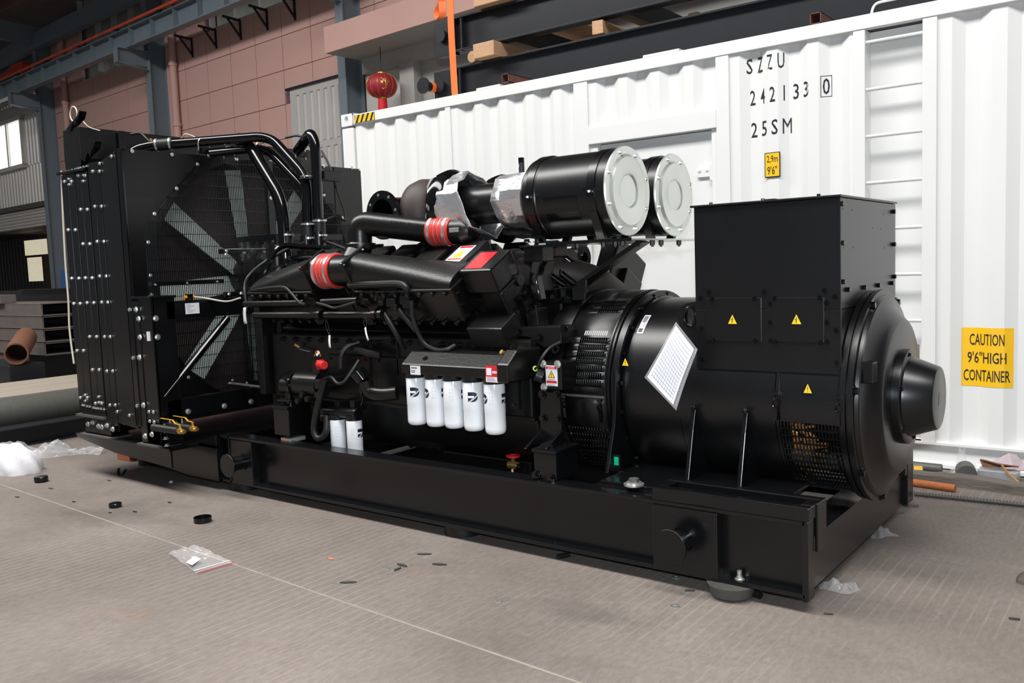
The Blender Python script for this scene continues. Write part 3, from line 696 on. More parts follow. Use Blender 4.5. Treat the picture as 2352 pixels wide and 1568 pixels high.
# clamp flange rows of little bolts at top and bottom of the core
for z, pts, dz in ((2.165, ((150, 396), (155, 395), (160, 394), (166, 391.5), (173, 390), (177.5, 388.5), (181, 387.5), (185, 386), (192, 384.5), (199, 383)), 1), (.44, ((190, 931), (194, 932), (201, 934), (207, 935), (215, 937), (219, 938), (223, 939), (227, 939), (233, 940), (240, 941)), -1)):
    m = MB().box(mods[0][0]-.03, mods[1][1], YR0-.02, YR1, z-.008, z+.008); m.build('tank_flange', 'steel_dusty' if dz < 0 else 'black_paint', rad, 0)
    for px, py in pts: inst(BZ3, 'bolt', rad, at(px, py, y=YR0-.008)+V((0, 0, 0)), (0, 0, 1))
# top tank, thin and taller than the shroud
m = MB(); xa, xb = -6.26, -6.04
prof = [(xa, 2.17), (xa-.01, 2.25), (xa, 2.46), (xb, 2.46), (xb, 2.25), (xb-.03, 2.17)]
m.prism([(a, YR0+.0, b) for a, b in prof], (0, YR1-YR0, 0)); m.build('top_tank', 'shroud_grey', rad, 0, .006)
m = MB(); prof = [(-6.26, .44), (-6.24, .345), (-5.86, .345), (-5.84, .44)]
m.prism([(a, YR0+.03, b) for a, b in prof], (0, YR1-YR0-.06, 0)); m.build('bottom_tank', 'black_paint', rad, 0, .006)
# lifting brackets on the tank
for px, py, s in ((172, 281, .62), (206, 350, .62)):
    c = at(px, py, y=YR0)
    m = MB(); m.prism([c+V((-.22*s, 0, -.04)), c+V((.07*s, 0, .02)), c+V((.12*s, 0, .10*s)), c+V((.11*s, 0, .115*s)), c+V((.05*s, 0, .04)), c+V((-.22*s, 0, -.03))], (0, .05, 0))
    m.prism([c+V((-.17*s, -.01, -.035)), c+V((-.02*s, -.01, .0)), c+V((-.1*s, -.01, -.09*s))], (0, .02, 0)); m.prism([c+V((-.01*s, -.01, 0)), c+V((.07*s, -.01, .02)), c+V((.03*s, -.01, -.05*s))], (0, .02, 0))
    m.build('lifting_bracket', 'black_gloss', rad, 0, .002)
    for k in (-.15, .02): inst(BZ2, 'bolt', rad, c+V((k*s, .03, -.02 if k < 0 else .02)), (0, -.2, 1))
# shroud side, sloping top edge
m = MB(); m.prism([(-5.80, YR0, .42), (-5.80, YR0, 2.19), (XB-.0, YR0, 2.262), (XB-.0, YR0, .40)], (0, .02, 0)); m.build('shroud_side', 'shroud_grey', rad, 0, .003)
MB().box(-5.80, XB, YR1-.02, YR1, .40, 2.25).build('shroud_side', 'shroud_grey', rad, 0)
MB().add([(-5.80, YR0, 2.19), (XB, YR0, 2.262), (XB, YR1, 2.262), (-5.80, YR1, 2.19)], [(0, 1, 2, 3)]).build('shroud_top', 'shroud_grey', rad, 0)
for px, py in ((256.5, 359), (229.5, 375.5)): inst(BZ, 'bolt', rad, at(px, py, y=YR0-.003), (0, -1, 0))
for px, py in ((270, 945), (298, 953.5)): inst(BZ, 'bolt', rad, at(px, py, y=YR0-.003), (0, -1, 0))
# guard panel with a round opening
def plate_hole(x, y0, y1, z0, z1, cy, cz, r, th, n=64):
    m = MB(); inn = []; out = []
    for i in range(n):
        a = 2*pi*i/n; ca, sa = cos(a), sin(a); inn.append(V((x, cy+r*ca, cz+r*sa)))
        k = min(((y1-cy) if ca > 0 else (cy-y0))/abs(ca) if abs(ca) > 1e-6 else 99, ((z1-cz) if sa > 0 else (cz-z0))/abs(sa) if abs(sa) > 1e-6 else 99)
        out.append(V((x, cy+k*ca, cz+k*sa)))
    d = V((-th, 0, 0))
    m.add(inn+out+[p+d for p in inn], [(i, (i+1) % n, n+(i+1) % n, n+i) for i in range(n)]+[(i, (i+1) % n, 2*n+(i+1) % n, 2*n+i) for i in range(n)])
    for cyy, czz in ((y0, z0), (y0, z1), (y1, z0), (y1, z1)):   # close the rectangle's corners
        best = sorted(out, key=lambda p: (p.y-cyy)**2+(p.z-czz)**2)[:2]; m.add([V((x, cyy, czz)), best[0], best[1]], [(0, 1, 2)])
    return m
GP = plate_hole(XB, YR0+.02, YR1-.02, .40, 2.262, FY, FZ, FR, .10).build('guard_panel', 'shroud_grey', rad, 20)
# corner gussets: seams of the panel
def seam(p, q, x=XB+.003): MB().bar(p, q, .006, .003, V((1, 0, 0))).build('panel_seam', 'black_gloss', rad, 0)
seam(at(470, 360, x=XB+.003), at(352, 492, x=XB+.003)); seam(at(333, 506, x=XB+.003), at(350, 690, x=XB+.003))
MB().box(XB, XB+.006, YR0+.02, YR0+.23, .45, 1.95).build('panel_strip', 'black_paint', rad, 0)
MB().box(XB, XB+.006, YR1-.30, YR1-.26, .42, 2.26).build('panel_strip', 'shroud_grey', rad, 0)
# front post with its bright edge
MB().box(XB-.005, XB+.06, YR0-.012, YR0+.004, .42, 2.255).build('corner_angle', 'black_gloss', rad, 0, .003)
MB().box(XB-.005, XB+.008, YR0-.012, YR0+.03, .42, 2.36).build('corner_angle', 'black_gloss', rad, 0, .002)
MB().box(XB+.008, XB+.03, YR0-.0, YR0+.05, 2.25, 2.37).build('pipe_lug', 'black_paint', rad, 0, .002)
for px, py in ((303.5, 347), (395, 355), (283.5, 320), (453.5, 377), (405.5, 432.5), (354.5, 490.5), (340, 556), (345, 632), (347.5, 677), (480, 358), (543.5, 366), (621, 371), (744, 381), (808, 385), (744, 448), (786, 500)):
    inst(BZ, 'bolt', rad, at(px, py, x=XB+.006), (1, 0, 0))
# fan, shaft and blades behind the guard
XF = -5.72
MB().cyl((XF-.05, FY, FZ), (XF+.10, FY, FZ), .17, 32).build('fan_hub', 'black_paint', rad)
MB().cyl((XF-.1, FY, FZ), (XF+.35, FY, FZ), .06, 20).build('fan_shaft', 'black_paint', rad)
for k in range(8):
    a = radians(96+45*k); u = V((0, cos(a), sin(a))); t_ = V((0, -sin(a), cos(a))); sec = []
    for r_, wd, tw in ((.14, .13, 24), (.45, .155, 20), (.84, .175, 15)):
        e = (t_*cos(radians(tw))+V((1, 0, 0))*sin(radians(tw))); c = V((XF, FY, FZ))+u*r_; nn = e.cross(u).normalized()*.004
        sec.append([c-e*wd/2-nn, c+e*wd/2-nn, c+e*wd/2+nn, c-e*wd/2+nn])
    MB().loft(sec).build('fan_blade', 'blade', rad, 40)
MB().lathe((XB-.11, FY, FZ), (-1, 0, 0), [(0, FR), (.18, FR), (.18, FR+.004), (0, FR+.004)], 64, True).build('fan_ring', 'black_paint', rad, 30)
MB().box(-5.855, -5.845, YR0+.06, YR1-.06, .45, 2.15).build('core_face', 'black_paint', rad, 0)
# welded wire guard: verticals every 14.5 mm with cross wires in staggered steps
m = MB(); xg = XB+.010
def wirebox(mb, x, y0, y1, z0, z1, t=.0021): mb.box(x-t, x+t, y0-(t if y0 == y1 else 0), y1+(t if y0 == y1 else 0), z0-(t if z0 == z1 else 0), z1+(t if z0 == z1 else 0))
zs = [FZ-.945+.0859*i for i in range(23)]
def half(z):      # stepped octagon half width for a row
    dz = abs(z-FZ); return min(.93, .93-max(0, dz-.40)*.93)
ys = [FY-.93+.0145*i for i in range(129)]
for y in ys:
    hs = [z for z in zs if half(z) >= abs(y-FY)-1e-6]
    if hs: wirebox(m, xg, y, y, hs[0], hs[-1], .0018)
for z in zs: wirebox(m, xg+.003, FY-half(z), FY+half(z), z, z, .0019)
m.build('fan_guard', 'black_paint', rad, 0, kind='stuff', label='black welded wire fan guard')
for a, b, c_, d in ((FY-.012, FY+.045, FZ+.1, FZ+.9),): MB().box(XB+.004, XB+.03, a+.08, b+.08, c_, d).build('guard_strap', 'black_paint', rad, 0, .002)
for z in (FZ+.62, FZ+.30): inst(BZ, 'bolt', rad, (XB+.03, FY+.095, z), (1, 0, 0))
# cross bars in front of the guard
def hbar(px0, py0, px1, py1, x, h, dx, nm='guard_bar', mat='black_paint'):
    p, q = at(px0, py0, x=x), at(px1, py1, x=x)
    MB().box(x-dx, x, p.y, q.y, (p.z+q.z)/2-h/2, (p.z+q.z)/2+h/2).build(nm, mat, rad, 0, .003)
hbar(512, 581, 628, 572, -5.44, .035, .05)
MB().bar(at(517, 572, x=-5.42), at(605, 571, x=-5.42), .05, .006).build('guard_bar', 'zinc', rad, 0)
for px, py in ((520, 575), (519, 583.5), (561, 580), (606, 577.5)): inst(BZ, 'bolt', rad, at(px, py, x=-5.435), (1, 0, 0))
hbar(355, 652, 515, 645, -5.50, .03, .04)
for px, py in ((357, 655), (430, 651), (499, 648)): inst(BZ3, 'bolt', rad, at(px, py, x=-5.50)+V((0, 0, 0)), (0, 0, 1))
hbar(518, 676, 600, 672, -5.40, .035, .03)
for px, py in ((526, 675), (554, 673)): inst(BZ, 'bolt', rad, at(px, py, x=-5.395), (1, 0, 0))
# belt guard cage reaching towards the engine
m = MB(); xc0, xc1 = -5.44, -5.0; yb0, yb1, zb0, zb1 = 3.86, 4.46, .62, 1.66
for k in range(30):
    x = xc0+(xc1-xc0)*k/29; wirebox(m, x, yb0, yb0, zb0, zb1, .0018)
for k in range(13):
    z = zb0+(zb1-zb0)*k/12; m.box(xc0, xc1, yb0-.002, yb0+.002, z-.002, z+.002); m.box(xc1-.002, xc1+.002, yb0, yb1, z-.002, z+.002)
for k in range(40):
    y = yb0+(yb1-yb0)*k/39; wirebox(m, xc1, y, y, zb0, zb1, .0018)
m.build('belt_guard', 'black_paint', rad, 0, kind='stuff')
m = MB()
for z in (zb0, zb1): m.box(xc0, xc1, yb0-.006, yb0+.006, z-.02, z+.02); m.box(xc1-.006, xc1+.006, yb0, yb1, z-.02, z+.02)
m.box(xc1-.012, xc1+.008, yb0-.01, yb0+.012, zb0, zb1); m.build('belt_guard_frame', 'black_paint', rad, 0)
# support post, beams and diagonal brace on the engine side
XP = -5.27
MB().box(XP-.16, XP, YR0+.0, YR0+.014, .30, 1.275).build('support_post', 'black_paint', rad, 0, .003)
MB().box(XP-.012, XP, YR0, YR0+.16, .30, 1.275).build('support_post', 'black_paint', rad, 0, .003)
MB().box(XP-.19, XP+.03, YR0-.03, YR0+.16, 1.275, 1.29).build('post_cap', 'black_paint', rad, 0, .003)
MB().box(-5.50, XP-.16, YR0-.006, YR0+.006, .32, 1.26).build('post_strip', 'black_paint', rad, 0, .003)
for px, py in ((308, 686), (333, 685)): inst(BZ2, 'bolt', rad, at(px, py, y=YR0)+V((0, .03, .0)), (0, 0, 1))
for px, py in ((300, 711), (313.5, 710.5), (319.5, 732), (322.5, 774)): inst(BZ2, 'bolt', rad, at(px, py, y=YR0-.006), (0, -1, 0))
for px, py in ((308.5, 821.5), (321, 820.5), (317.5, 931.5), (330.5, 930), (334.5, 1001), (350, 997)): inst(BZ2, 'bolt', rad, at(px, py, y=YR0-.006), (0, -1, 0))
for px, py in ((343, 945), (353, 946), (345, 967), (355, 969)): inst(BZ, 'bolt', rad, at(px, py, y=YR0-.004), (0, -1, 0))
for px, py in ((357.5, 731), (361.5, 774)): inst(BZ2, 'bolt', rad, at(px, py, x=XP+.0), (1, 0, 0))
for px, py in ((376, 814), (433, 866)): inst(BZ, 'bolt', rad, at(px, py, x=XB+.03), (1, 0, 0))
p, q = at(356, 712, x=XP), at(546, 707, x=XP)
MB().box(XP-.05, XP, YR0+.1, 4.05, 1.13, 1.25).build('support_beam', 'black_paint', rad, 0, .004)
c = at(442, 708, x=XP+.002); MB().box(XP, XP+.002, c.y-.052, c.y+.052, c.z-.036, c.z+.036).build('maker_plate', 'white_paper', rad, 0, label='small white data plate on the support beam')
m = MB()
for k in range(6): m.box(XP+.0021, XP+.0026, c.y-.042, c.y-.042+.02+random.random()*.05, c.z+.026-k*.010, c.z+.0285-k*.010)
m.build('plate_print', 'ink_grey', rad, 0)
MB().box(XP-.05, XP, YR0+.06, 4.7, .47, .60).build('lower_beam', 'black_paint', rad, 0, .004)
for px, py in ((515, 932), (576, 922), (432, 945)): inst(BZ2, 'bolt', rad, at(px, py, x=XP+.001), (1, 0, 0))
MB().cyl(at(377, 913, x=XP-.02), at(523, 730, x=XP-.02), .026, 16).build('brace_tube', 'black_gloss', rad)
MB().bar(at(528, 879, x=XP-.1), at(640, 893, x=-4.9), .04, .006).build('guard_foot', 'zinc', rad, 0)
for px, py in ((534, 874), (528, 881), (567, 880), (577, 887), (607, 888)): inst(BZ3, 'bolt', rad, at(px, py, x=XP-.05), (0, 0, 1))
# feet with grey pads
for x0, x1, z1_, nb in ((-6.27, -5.90, .46, 1), (-5.50, -5.28, .46, 0)):
    m = MB(); m.box(x0, x1, YR0+.0, YR0+.012, zp+.012, z1_); m.box(x0, x1, YR0, YR0+.12, zp+.012, zp+.024); m.box(x1-.012, x1, YR0, YR0+.12, zp+.012, z1_); m.build('foot_bracket', 'black_paint', rad, 0, .003)
    MB().box(x0-.03, x1+.01, YR0-.03, YR0+.14, zp, zp+.012).build('foot_pad', 'steel_dusty', rad, 0)
    m = MB(); m.box(x0, x1, YR1-.12, YR1, zp, z1_); m.build('foot_bracket', 'black_paint', rad, 0)
for px, py in ((203, 973.5), (214.5, 969.5), (227, 978), (235, 980.5), (247, 976.5), (260, 985)): inst(BZ2, 'bolt', rad, at(px, py, y=YR0-.0), (0, -1, 0))
MB().box(-5.345, -5.315, YR0-.008, YR0, 1.0, 1.06).build('sticker', 'white_paper', rad, 0)
for px, py in ((381, 1008), (384, 1024)): inst(BZ2, 'bolt', rad, at(px, py, x=-5.22), (0, 0, 1))
# brass drain valves with yellow levers
for px, py in ((414, 990), (443, 984)):
    c = at(px, py, x=-5.02); c0 = V((-5.30, c.y-.02, c.z+.005))
    MB().cyl(c0, c-V((.02, 0, 0)), .024, 14).build('drain_hose', 'rubber', rad)
    m = MB().cyl(c-V((.03, 0, 0)), c+V((.03, 0, 0)), .019, 8); m.cyl(c+V((.02, 0, 0)), c+V((.05, 0, 0)), .013, 8); m.cyl(c, c+V((0, 0, .04)), .009, 8); m.build('drain_valve', 'brass', rad)
    m = MB(); pp = [c+V((0, 0, .042)), c+V((-.05, 0, .045)), c+V((-.08, -.0, .065)), c+V((-.2, -.01, .07))]
    for a, b in zip(pp, pp[1:]): m.bar(a, b, .011, .003)
    m.build('valve_lever', 'yellow_handle', rad, 0)
for px, py in ((378, 980), (390.5, 972), (406.5, 975), (418, 968)): MB().cyl(at(px, py, x=-5.24)-V((0, 0, .04)), at(px, py, x=-5.24)+V((0, 0, .02)), .006, 8).build('u_bolt', 'zinc', rad)
# white sealing hose along the radiator's front edge
MB().tube(smoothpath([at(141, 392, y=YR0), at(144, 480, y=YR0), at(150, 600, y=YR0), at(157, 690, y=YR0), at(160, 760, y=YR0), at(170, 835, y=YR0)]), .007, 8).build('sealing_cord', 'cream_wire', rad)
# amber level sensor and its cable
c = at(434, 682, x=XP-.02)
MB().box(c.x-.02, c.x+.02, c.y-.02, c.y+.02, 1.25, c.z+.02).build('level_sensor', 'black_gloss', rad, 0, .003)
MB().cyl(c+V((0, -.035, .0)), c+V((0, .035, 0)), .012, 12).build('sensor_cap', 'amber', rad)
MB().tube(smoothpath([c+V((0, .04, 0)), at(480, 686, x=XP), at(520, 692, x=-5.1), at(552, 684, x=-4.95)]), .006, 8).build('sensor_cable', 'cream_wire', rad)
# coolant pipes from the radiator top to the engine
def ptube(pts, r, name, mat='black_gloss', parent=None, fil=.12, n=14): return MB().tube(path(pts, fil, 7), r, n).build(name, mat, parent or rad)
A1 = [at(300, 356, x=-5.85), at(318, 342, x=-5.80), at(352, 334, x=-5.72), at(620, 312, x=-5.15), at(703, 405, x=-4.76), at(708, 545, x=-4.76)]
ptube(A1, .034, 'coolant_pipe')
A2 = [at(480, 352, x=-5.45), at(610, 338, x=-5.25), at(692, 425, x=-4.86), at(716, 470, x=-4.78), at(720, 545, x=-4.78)]
ptube(A2, .030, 'coolant_pipe')
Bp = [at(545, 318, x=-5.4), at(575, 338, x=-5.3), at(648, 460, x=-4.90), at(657, 600, x=-4.90)]
ptube(Bp, .044, 'coolant_pipe', fil=.16)
Cp = [at(684, 346, x=-5.0), at(714, 304, x=-4.76), at(724, 330, x=-4.70), at(733, 560, x=-4.70)]
ptube(Cp, .036, 'coolant_pipe', fil=.07)
def band(p, q, r, parent=None, mat='zinc', w_=.012):
    d = (q-p).normalized(); o = MB().ring(p-d*w_/2, d, r+.004, r-.002, w_, 20); a, b = frame(d); o.obox(p+a*(r+.012), a*.008, b*.016, d*w_/2); return o.build('hose_clamp', mat, parent or rad, 32)
def hose(p, q, r, mat='rubber', parent=None, clamps=True):
    p, q = V(p), V(q); MB().cyl(p, q, r, 20).build('rubber_hose', mat, parent or rad)
    if clamps: band(p+(q-p)*.12, q, r, parent); band(p+(q-p)*.88, q, r, parent)
u_ = lambda a, b, x0, x1: (at(*a, x=x0), at(*b, x=x1))
hose(*u_((355, 333.5), (396, 330), -5.714, -5.626), .041)
hose(at(706, 510, x=-4.76), at(708, 552, x=-4.76), .042); hose(at(732, 502, x=-4.70), at(734, 546, x=-4.70), .043)
hose(at(657, 532, x=-4.90), at(657, 566, x=-4.90), .050, clamps=False); band(at(657, 540, x=-4.90), at(657, 560, x=-4.90), .050)
# pipe saddles on the shroud top
for px, py, x in ((468, 330, -5.47), (526, 350, -5.45), (600, 338, -5.28), (690, 350, -5.0)):
    c = at(px, py, x=x)
    m = MB(); m.box(c.x-.02, c.x+.02, c.y-.03, c.y+.06, 2.262, c.z-.03); m.build('pipe_saddle', 'black_paint', rad, 0, .002)
    m = MB().tube(path([c+V((0, -.045, -.05)), c+V((0, -.045, .02)), c+V((0, 0, .05)), c+V((0, .045, .02)), c+V((0, .045, -.05))], .03), .004, 6); m.build('u_bolt', 'zinc', rad)
c = at(712, 406, x=-4.73)
m = MB(); m.box(c.x-.02, c.x+.03, c.y-.08, c.y+.26, c.z-.02, c.z-.012); m.box(c.x-.02, c.x+.03, c.y+.10, c.y+.26, c.z-.012, c.z+.05); m.build('clamp_bracket', 'black_paint', rad, 0, .003)
for px in (705, 724): c2 = at(px, 405, x=-4.75); MB().ring(c2-V((0, 0, .004)), (0, 0, 1), .044, .036, .008, 20).build('pipe_ring', 'zinc', rad)
MB().tube(smoothpath([at(738, 346, x=-4.9), at(756, 380, x=-4.8), at(772, 430, x=-4.75), at(795, 503, x=-4.7), at(770, 497, x=-4.72), at(745, 506, x=-4.75)]), .008, 8).build('level_cable', 'rubber', rad)
MB().tube(smoothpath([at(655, 316, x=-5.3), at(690, 313, x=-5.2), at(720, 345, x=-5.1), at(740, 360, x=-5.0)]), .008, 8).build('vent_hose', 'rubber', rad)
MB().tube(smoothpath([at(300, 308, x=-5.9), at(322, 306, x=-5.85), at(338, 319, x=-5.78), at(345, 327, x=-5.75)]), .009, 8).build('vent_hose', 'rubber', rad)
MB().cyl(at(346, 327, x=-5.75)-V((0, 0, .03)), at(346, 318, x=-5.75), .009, 8).build('vent_fitting', 'brass', rad)
m = MB(); c = at(170, 275, y=YR0+.05); m.tube([c+V((.05*cos(a), 0, .05*sin(a)+.04)) for a in [2*pi*i/16 for i in range(17)]], .005, 6, False); m.build('cable_tie', 'cream_wire', rad)
m = MB(); m.tube(smoothpath([at(190, 278, x=-6.1), at(205, 292, x=-6.05), at(230, 300, x=-6.0)]), .004, 6); m.build('cable_tie', 'cream_wire', rad)
MB().tube(smoothpath([at(416, 318, x=-5.95), at(425, 308, x=-5.9), at(440, 311, x=-5.85), at(455, 318, x=-5.8), at(478, 314, x=-5.75)]), .004, 6).build('cable_tie', 'cream_wire', rad)
# ================================================================ engine (V bank axes lean 30 degrees)
ZC = .62
def bk(x, p, q, s=1): return V((x, YM-s*(.5*q+.866*p), ZC+.866*q-.5*p))
def bbx(m, x0, x1, p0, p1, q0, q1, s=1):
    return m.add([bk(x, p, q, s) for x in (x0, x1) for p in (p0, p1) for q in (q0, q1)],
                 [(0, 1, 3, 2), (4, 6, 7, 5), (0, 4, 5, 1), (2, 3, 7, 6), (0, 2, 6, 4), (1, 5, 7, 3)])
AQ = V((0, -.5, .866)); NO = V((0, -.866, -.5))     # near bank: along the cylinders / outwards
EB = MB().box(-4.72, -2.62, 3.56, 4.70, .60, 1.02)
eng = EB.build('engine', 'engine_black', G, 0, .012, label='black V-type diesel engine')
m = MB(); m.prism([(-4.5, 3.62, .62), (-4.5, 3.66, .40), (-4.45, 3.72, .34), (-4.45, 4.54, .34), (-4.5, 4.6, .40), (-4.5, 4.64, .62)], (1.86, 0, 0)); m.build('oil_pan', 'engine_black', eng, 0, .012)
m = MB().box(-3.35, -2.72, 3.66, 4.58, .10, .36); m.build('oil_sump', 'engine_black', eng, 0, .01)
m = MB().box(-4.6, -2.6, 3.545, 3.60, .605, .625); m.build('pan_rail', 'engine_grey', eng, 0, .004)
pts = [(-4.4+.09*i, 3.655, .365) for i in range(12)]
for p in pts: inst(BK, 'bolt', eng, p, (0, 0, -1))
# hand-hole covers, ribs and small plugs on the crankcase
for a, b, z0, z1 in ((-4.16, -3.80, .665, .90), (-3.36, -3.22, .67, .93), (-2.92, -2.70, .66, .90), (-3.74, -3.45, .66, .90)):
    MB().box(a, b, 3.545, 3.562, z0, z1).build('hand_hole_cover', 'engine_black', eng, 0, .004)
    for x in (a+.025, b-.025):
        for z in (z0+.025, z1-.025): inst(BKS, 'bolt', eng, (x, 3.545, z), (0, -1, 0))
for px in (849, 915, 1012): p = at(px, 815, y=3.555); MB().box(p.x-.004, p.x+.004, 3.545, 3.565, .80, 1.0).build('casting_rib', 'engine_black', eng, 0)
# cylinder banks
for s in (1, -1):
    m = MB(); bbx(m, -4.72, -2.785, -.06, .22, .28, .62, s); m.build('cylinder_bank', 'engine_black', eng, 0, .012)
    for k in range(8):
        x0 = -4.72+k*.2425; m = MB(); bbx(m, x0+.005, x0+.2375, (-.22 if k < 7 else .0), .16, .62, .80, s); m.build('cylinder_head', 'engine_black', eng, 0, .01)
        if k == 7: continue
        m = MB(); bbx(m, x0+.03, x0+.215, -.17, .12, .80, (.98 if k > 0 else .9), s); m.build('rocker_cover', 'engine_grey', eng, 0, .014)
m = MB().box(-4.7, -2.7, 3.98, 4.29, 1.0, 1.30); m.build('valley_cover', 'engine_black', eng, 0, .02)
# bolt bosses scattered in rows below the near bank
bb = MB().cyl((0, 0, 0), (0, 0, .016), .016, 10).cyl((0, 0, .015), (0, 0, .030), .009, 6).mesh('bolt_boss', 'engine_grey', 25)
for r, (q, p) in enumerate(((.56, .221), (.47, .221), (.38, .221))):
    for k in range(17):
        x = -4.66+.114*k+.03*(r % 2); o = inst(bb, 'bolt_boss', eng, bk(x, p, q), NO)
for k in range(16): inst(bb, 'bolt_boss', eng, (-4.6+.125*k, 3.56, .985), (0, -1, 0))
# front cover and front accessory plates
MB().box(-4.84, -4.72, 3.62, 4.64, .45, 1.16).build('front_cover', 'engine_black', eng, 0, .02)
MB().box(-4.80, -4.74, 3.50, 3.60, .62, 1.15).build('front_flange', 'engine_grey', eng, 0, .006)
MB().cyl((-5.0, YM, .62), (-4.84, YM, .62), .22, 40).build('crank_pulley', 'engine_black', eng)
MB().cyl((-4.98, 4.30, 1.16), (-4.84, 4.30, 1.16), .12, 32).build('belt_pulley', 'engine_black', eng)
for px, py, x in ((655, 585, -4.88), (700, 585, -4.80), (735, 585, -4.74)):
    pass
m = MB(); p = at(640, 600, x=-4.85)
m.box(-4.98, -4.62, 3.72, 4.3, 1.28, 1.46); m.build('thermostat_housing', 'engine_black', eng, 0, .012)
m = MB(); m.box(-4.84, -4.64, 3.90, 4.10, 1.46, 1.56); m.build('thermostat_cap', 'engine_grey', eng, 0, .006)
MB().cyl((-4.70, 3.985, 1.55), (-4.70, 3.985, 1.68), .042, 20).build('coolant_neck', 'engine_black', eng)
MB().cyl((-4.765, 3.93, 1.46), (-4.765, 3.93, 1.66), .040, 20).build('coolant_neck', 'engine_black', eng)
MB().cyl((-4.90, 3.78, 1.40), (-4.90, 3.78, 1.60), .050, 20).build('coolant_neck', 'engine_black', eng)
# thin pipes and loom along the front
for pts, r_ in (([(578, 705, 3.42), (600, 660, 3.45), (650, 612, 3.6), (668, 594, 3.7), (735, 592, 3.85)], .018), ([(560, 720, 3.5), (600, 640, 3.5), (638, 570, 3.6), (690, 566, 3.75), (760, 571, 3.9)], .018), ([(575, 668, 3.40), (620, 661, 3.38), (652, 660, 3.38), (668, 672, 3.38), (688, 695, 3.37), (702, 699, 3.36)], .010), ([(566, 700, 3.4), (562, 665, 3.42), (570, 635, 3.5), (610, 600, 3.6), (660, 572, 3.75), (712, 553, 3.95)], .010), ([(728, 696, 3.36), (750, 702, 3.36), (768, 707, 3.36), (790, 702, 3.36), (818, 694, 3.37)], .008), ([(745, 553, 4.0), (790, 570, 4.0), (830, 590, 4.0)], .010)):
    MB().tube(smoothpath([at(a, b, y=c) for a, b, c in pts]), r_, 10).build('engine_pipe', 'black_gloss' if r_ > .015 else 'rubber', eng)
# fuel rails
for (a, b), (c, d), r_ in (((563, 698), (700, 695), .020), ((740, 693), (822, 689), .019), ((585, 724), (735, 723), .022), ((748, 723), (868, 723), .021)):
    MB().cyl(at(a, b, y=3.40), at(c, d, y=3.40), r_, 16).build('fuel_rail', 'engine_grey', eng)
for px, py, dx, dy in ((708, 688, 24, -30), (716, 694, 26, -26), (832, 690, 26, -30), (842, 696, 24, -34), (848, 738, 30, -34), (734, 735, 14, -14)):
    a = at(px, py, y=3.40); b = at(px+dx, py+dy, y=3.52); m = MB().cyl(a, b, .022, 12); m.cyl(a, a+(b-a)*.3, .028, 6); m.build('injector_block', 'engine_grey', eng)
for px, py in ((735, 723), (862, 723), (876, 722)): c = at(px, py, y=3.40); MB().cyl(c-V((.014, 0, 0)), c+V((.014, 0, 0)), .028, 16).build('rail_joint', 'engine_black', eng)
m = MB(); m.prism([at(576, 690, y=3.42), at(590, 684, y=3.42), at(602, 745, y=3.42), at(590, 742, y=3.42)], (0, .12, 0)); m.build('rail_bracket', 'engine_black', eng, 0, .004)
# intake manifolds: bolted housings with domed runners that narrow away from the middle
def housing(x0, x1, top0, top1):
    m = MB(); bbx(m, x0, x1, .06, .30, .735, .945); m.build('aftercooler_housing', 'engine_black', eng, 0, .016)
    m = MB(); bbx(m, x0-.012, x1+.012, .10, .315, .94, .955); m.build('housing_flange', 'engine_grey', eng, 0, .003)
    n = max(3, int((x1-x0)/.085)); bm2 = MB().cyl((0, 0, 0), (0, 0, .028), .013, 10).mesh('cap_screw', 'engine_grey', 25)
    for i in range(n): inst(bm2, 'cap_screw', eng, bk(x0+.04+(x1-x0-.08)*i/(n-1), .302, .93), NO)
    for i in range(n): inst(bm2, 'cap_screw', eng, bk(x0+.04+(x1-x0-.08)*i/(n-1), .302, .75), NO)
    return m
def dome(x0, x1, h0, h1, w0, w1, cp, lab):
    secs = []
    for i in range(13):
        t = i/12; x = x0+(x1-x0)*t; h = h0+(h1-h0)*t; w_ = w0+(w1-w0)*t; ring = []
        for k in range(15):
            a = pi*k/14; cc, ss = cos(a), sin(a); ring.append(bk(x, cp+w_/2*math.copysign(abs(cc)**.75, cc), .95+h*ss**.8))
        secs.append(ring)
    MB().loft(secs).build(lab, 'engine_grey', eng, 40)
housing(-4.70, -4.10, 0, 0); dome(-4.70, -4.10, .03, .155, .24, .23, .185, 'intake_manifold')
housing(-3.70, -3.00, 0, 0); dome(-3.74, -3.00, .165, .045, .20, .24, .185, 'intake_manifold')
for i in range(3): inst(BK, 'bolt', eng, bk(-3.0, .26-.0*i, .90-.07*i), (1, 0, 0))
pc = bk(-4.09, .19, 1.02); PC = bk(-3.76, .19, 1.02); RP = .092
m = MB().box(0, 0, 0, 0, 0, 0); m = MB(); m.obox(pc-V((.012, 0, 0)), (.012, 0, 0), NO*.11, AQ*.095); m.build('manifold_flange', 'engine_black', eng, 0, .006)
m = MB(); m.obox(PC+V((.012, 0, 0)), (.014, 0, 0), NO*.105, AQ*.105); m.build('manifold_flange', 'engine_black', eng, 0, .01)
for sa in (-1, 1):
    for sb in (-1, 1): inst(BK, 'bolt', eng, PC+V((.026, 0, 0))+NO*.085*sa+AQ*.085*sb, (1, 0, 0))
ha, hb = pc+V((.03, 0, 0)), pc+V((.175, 0, 0))
MB().cyl(pc, ha+V((.02, 0, 0)), RP, 28).build('manifold_neck', 'engine_black', eng)
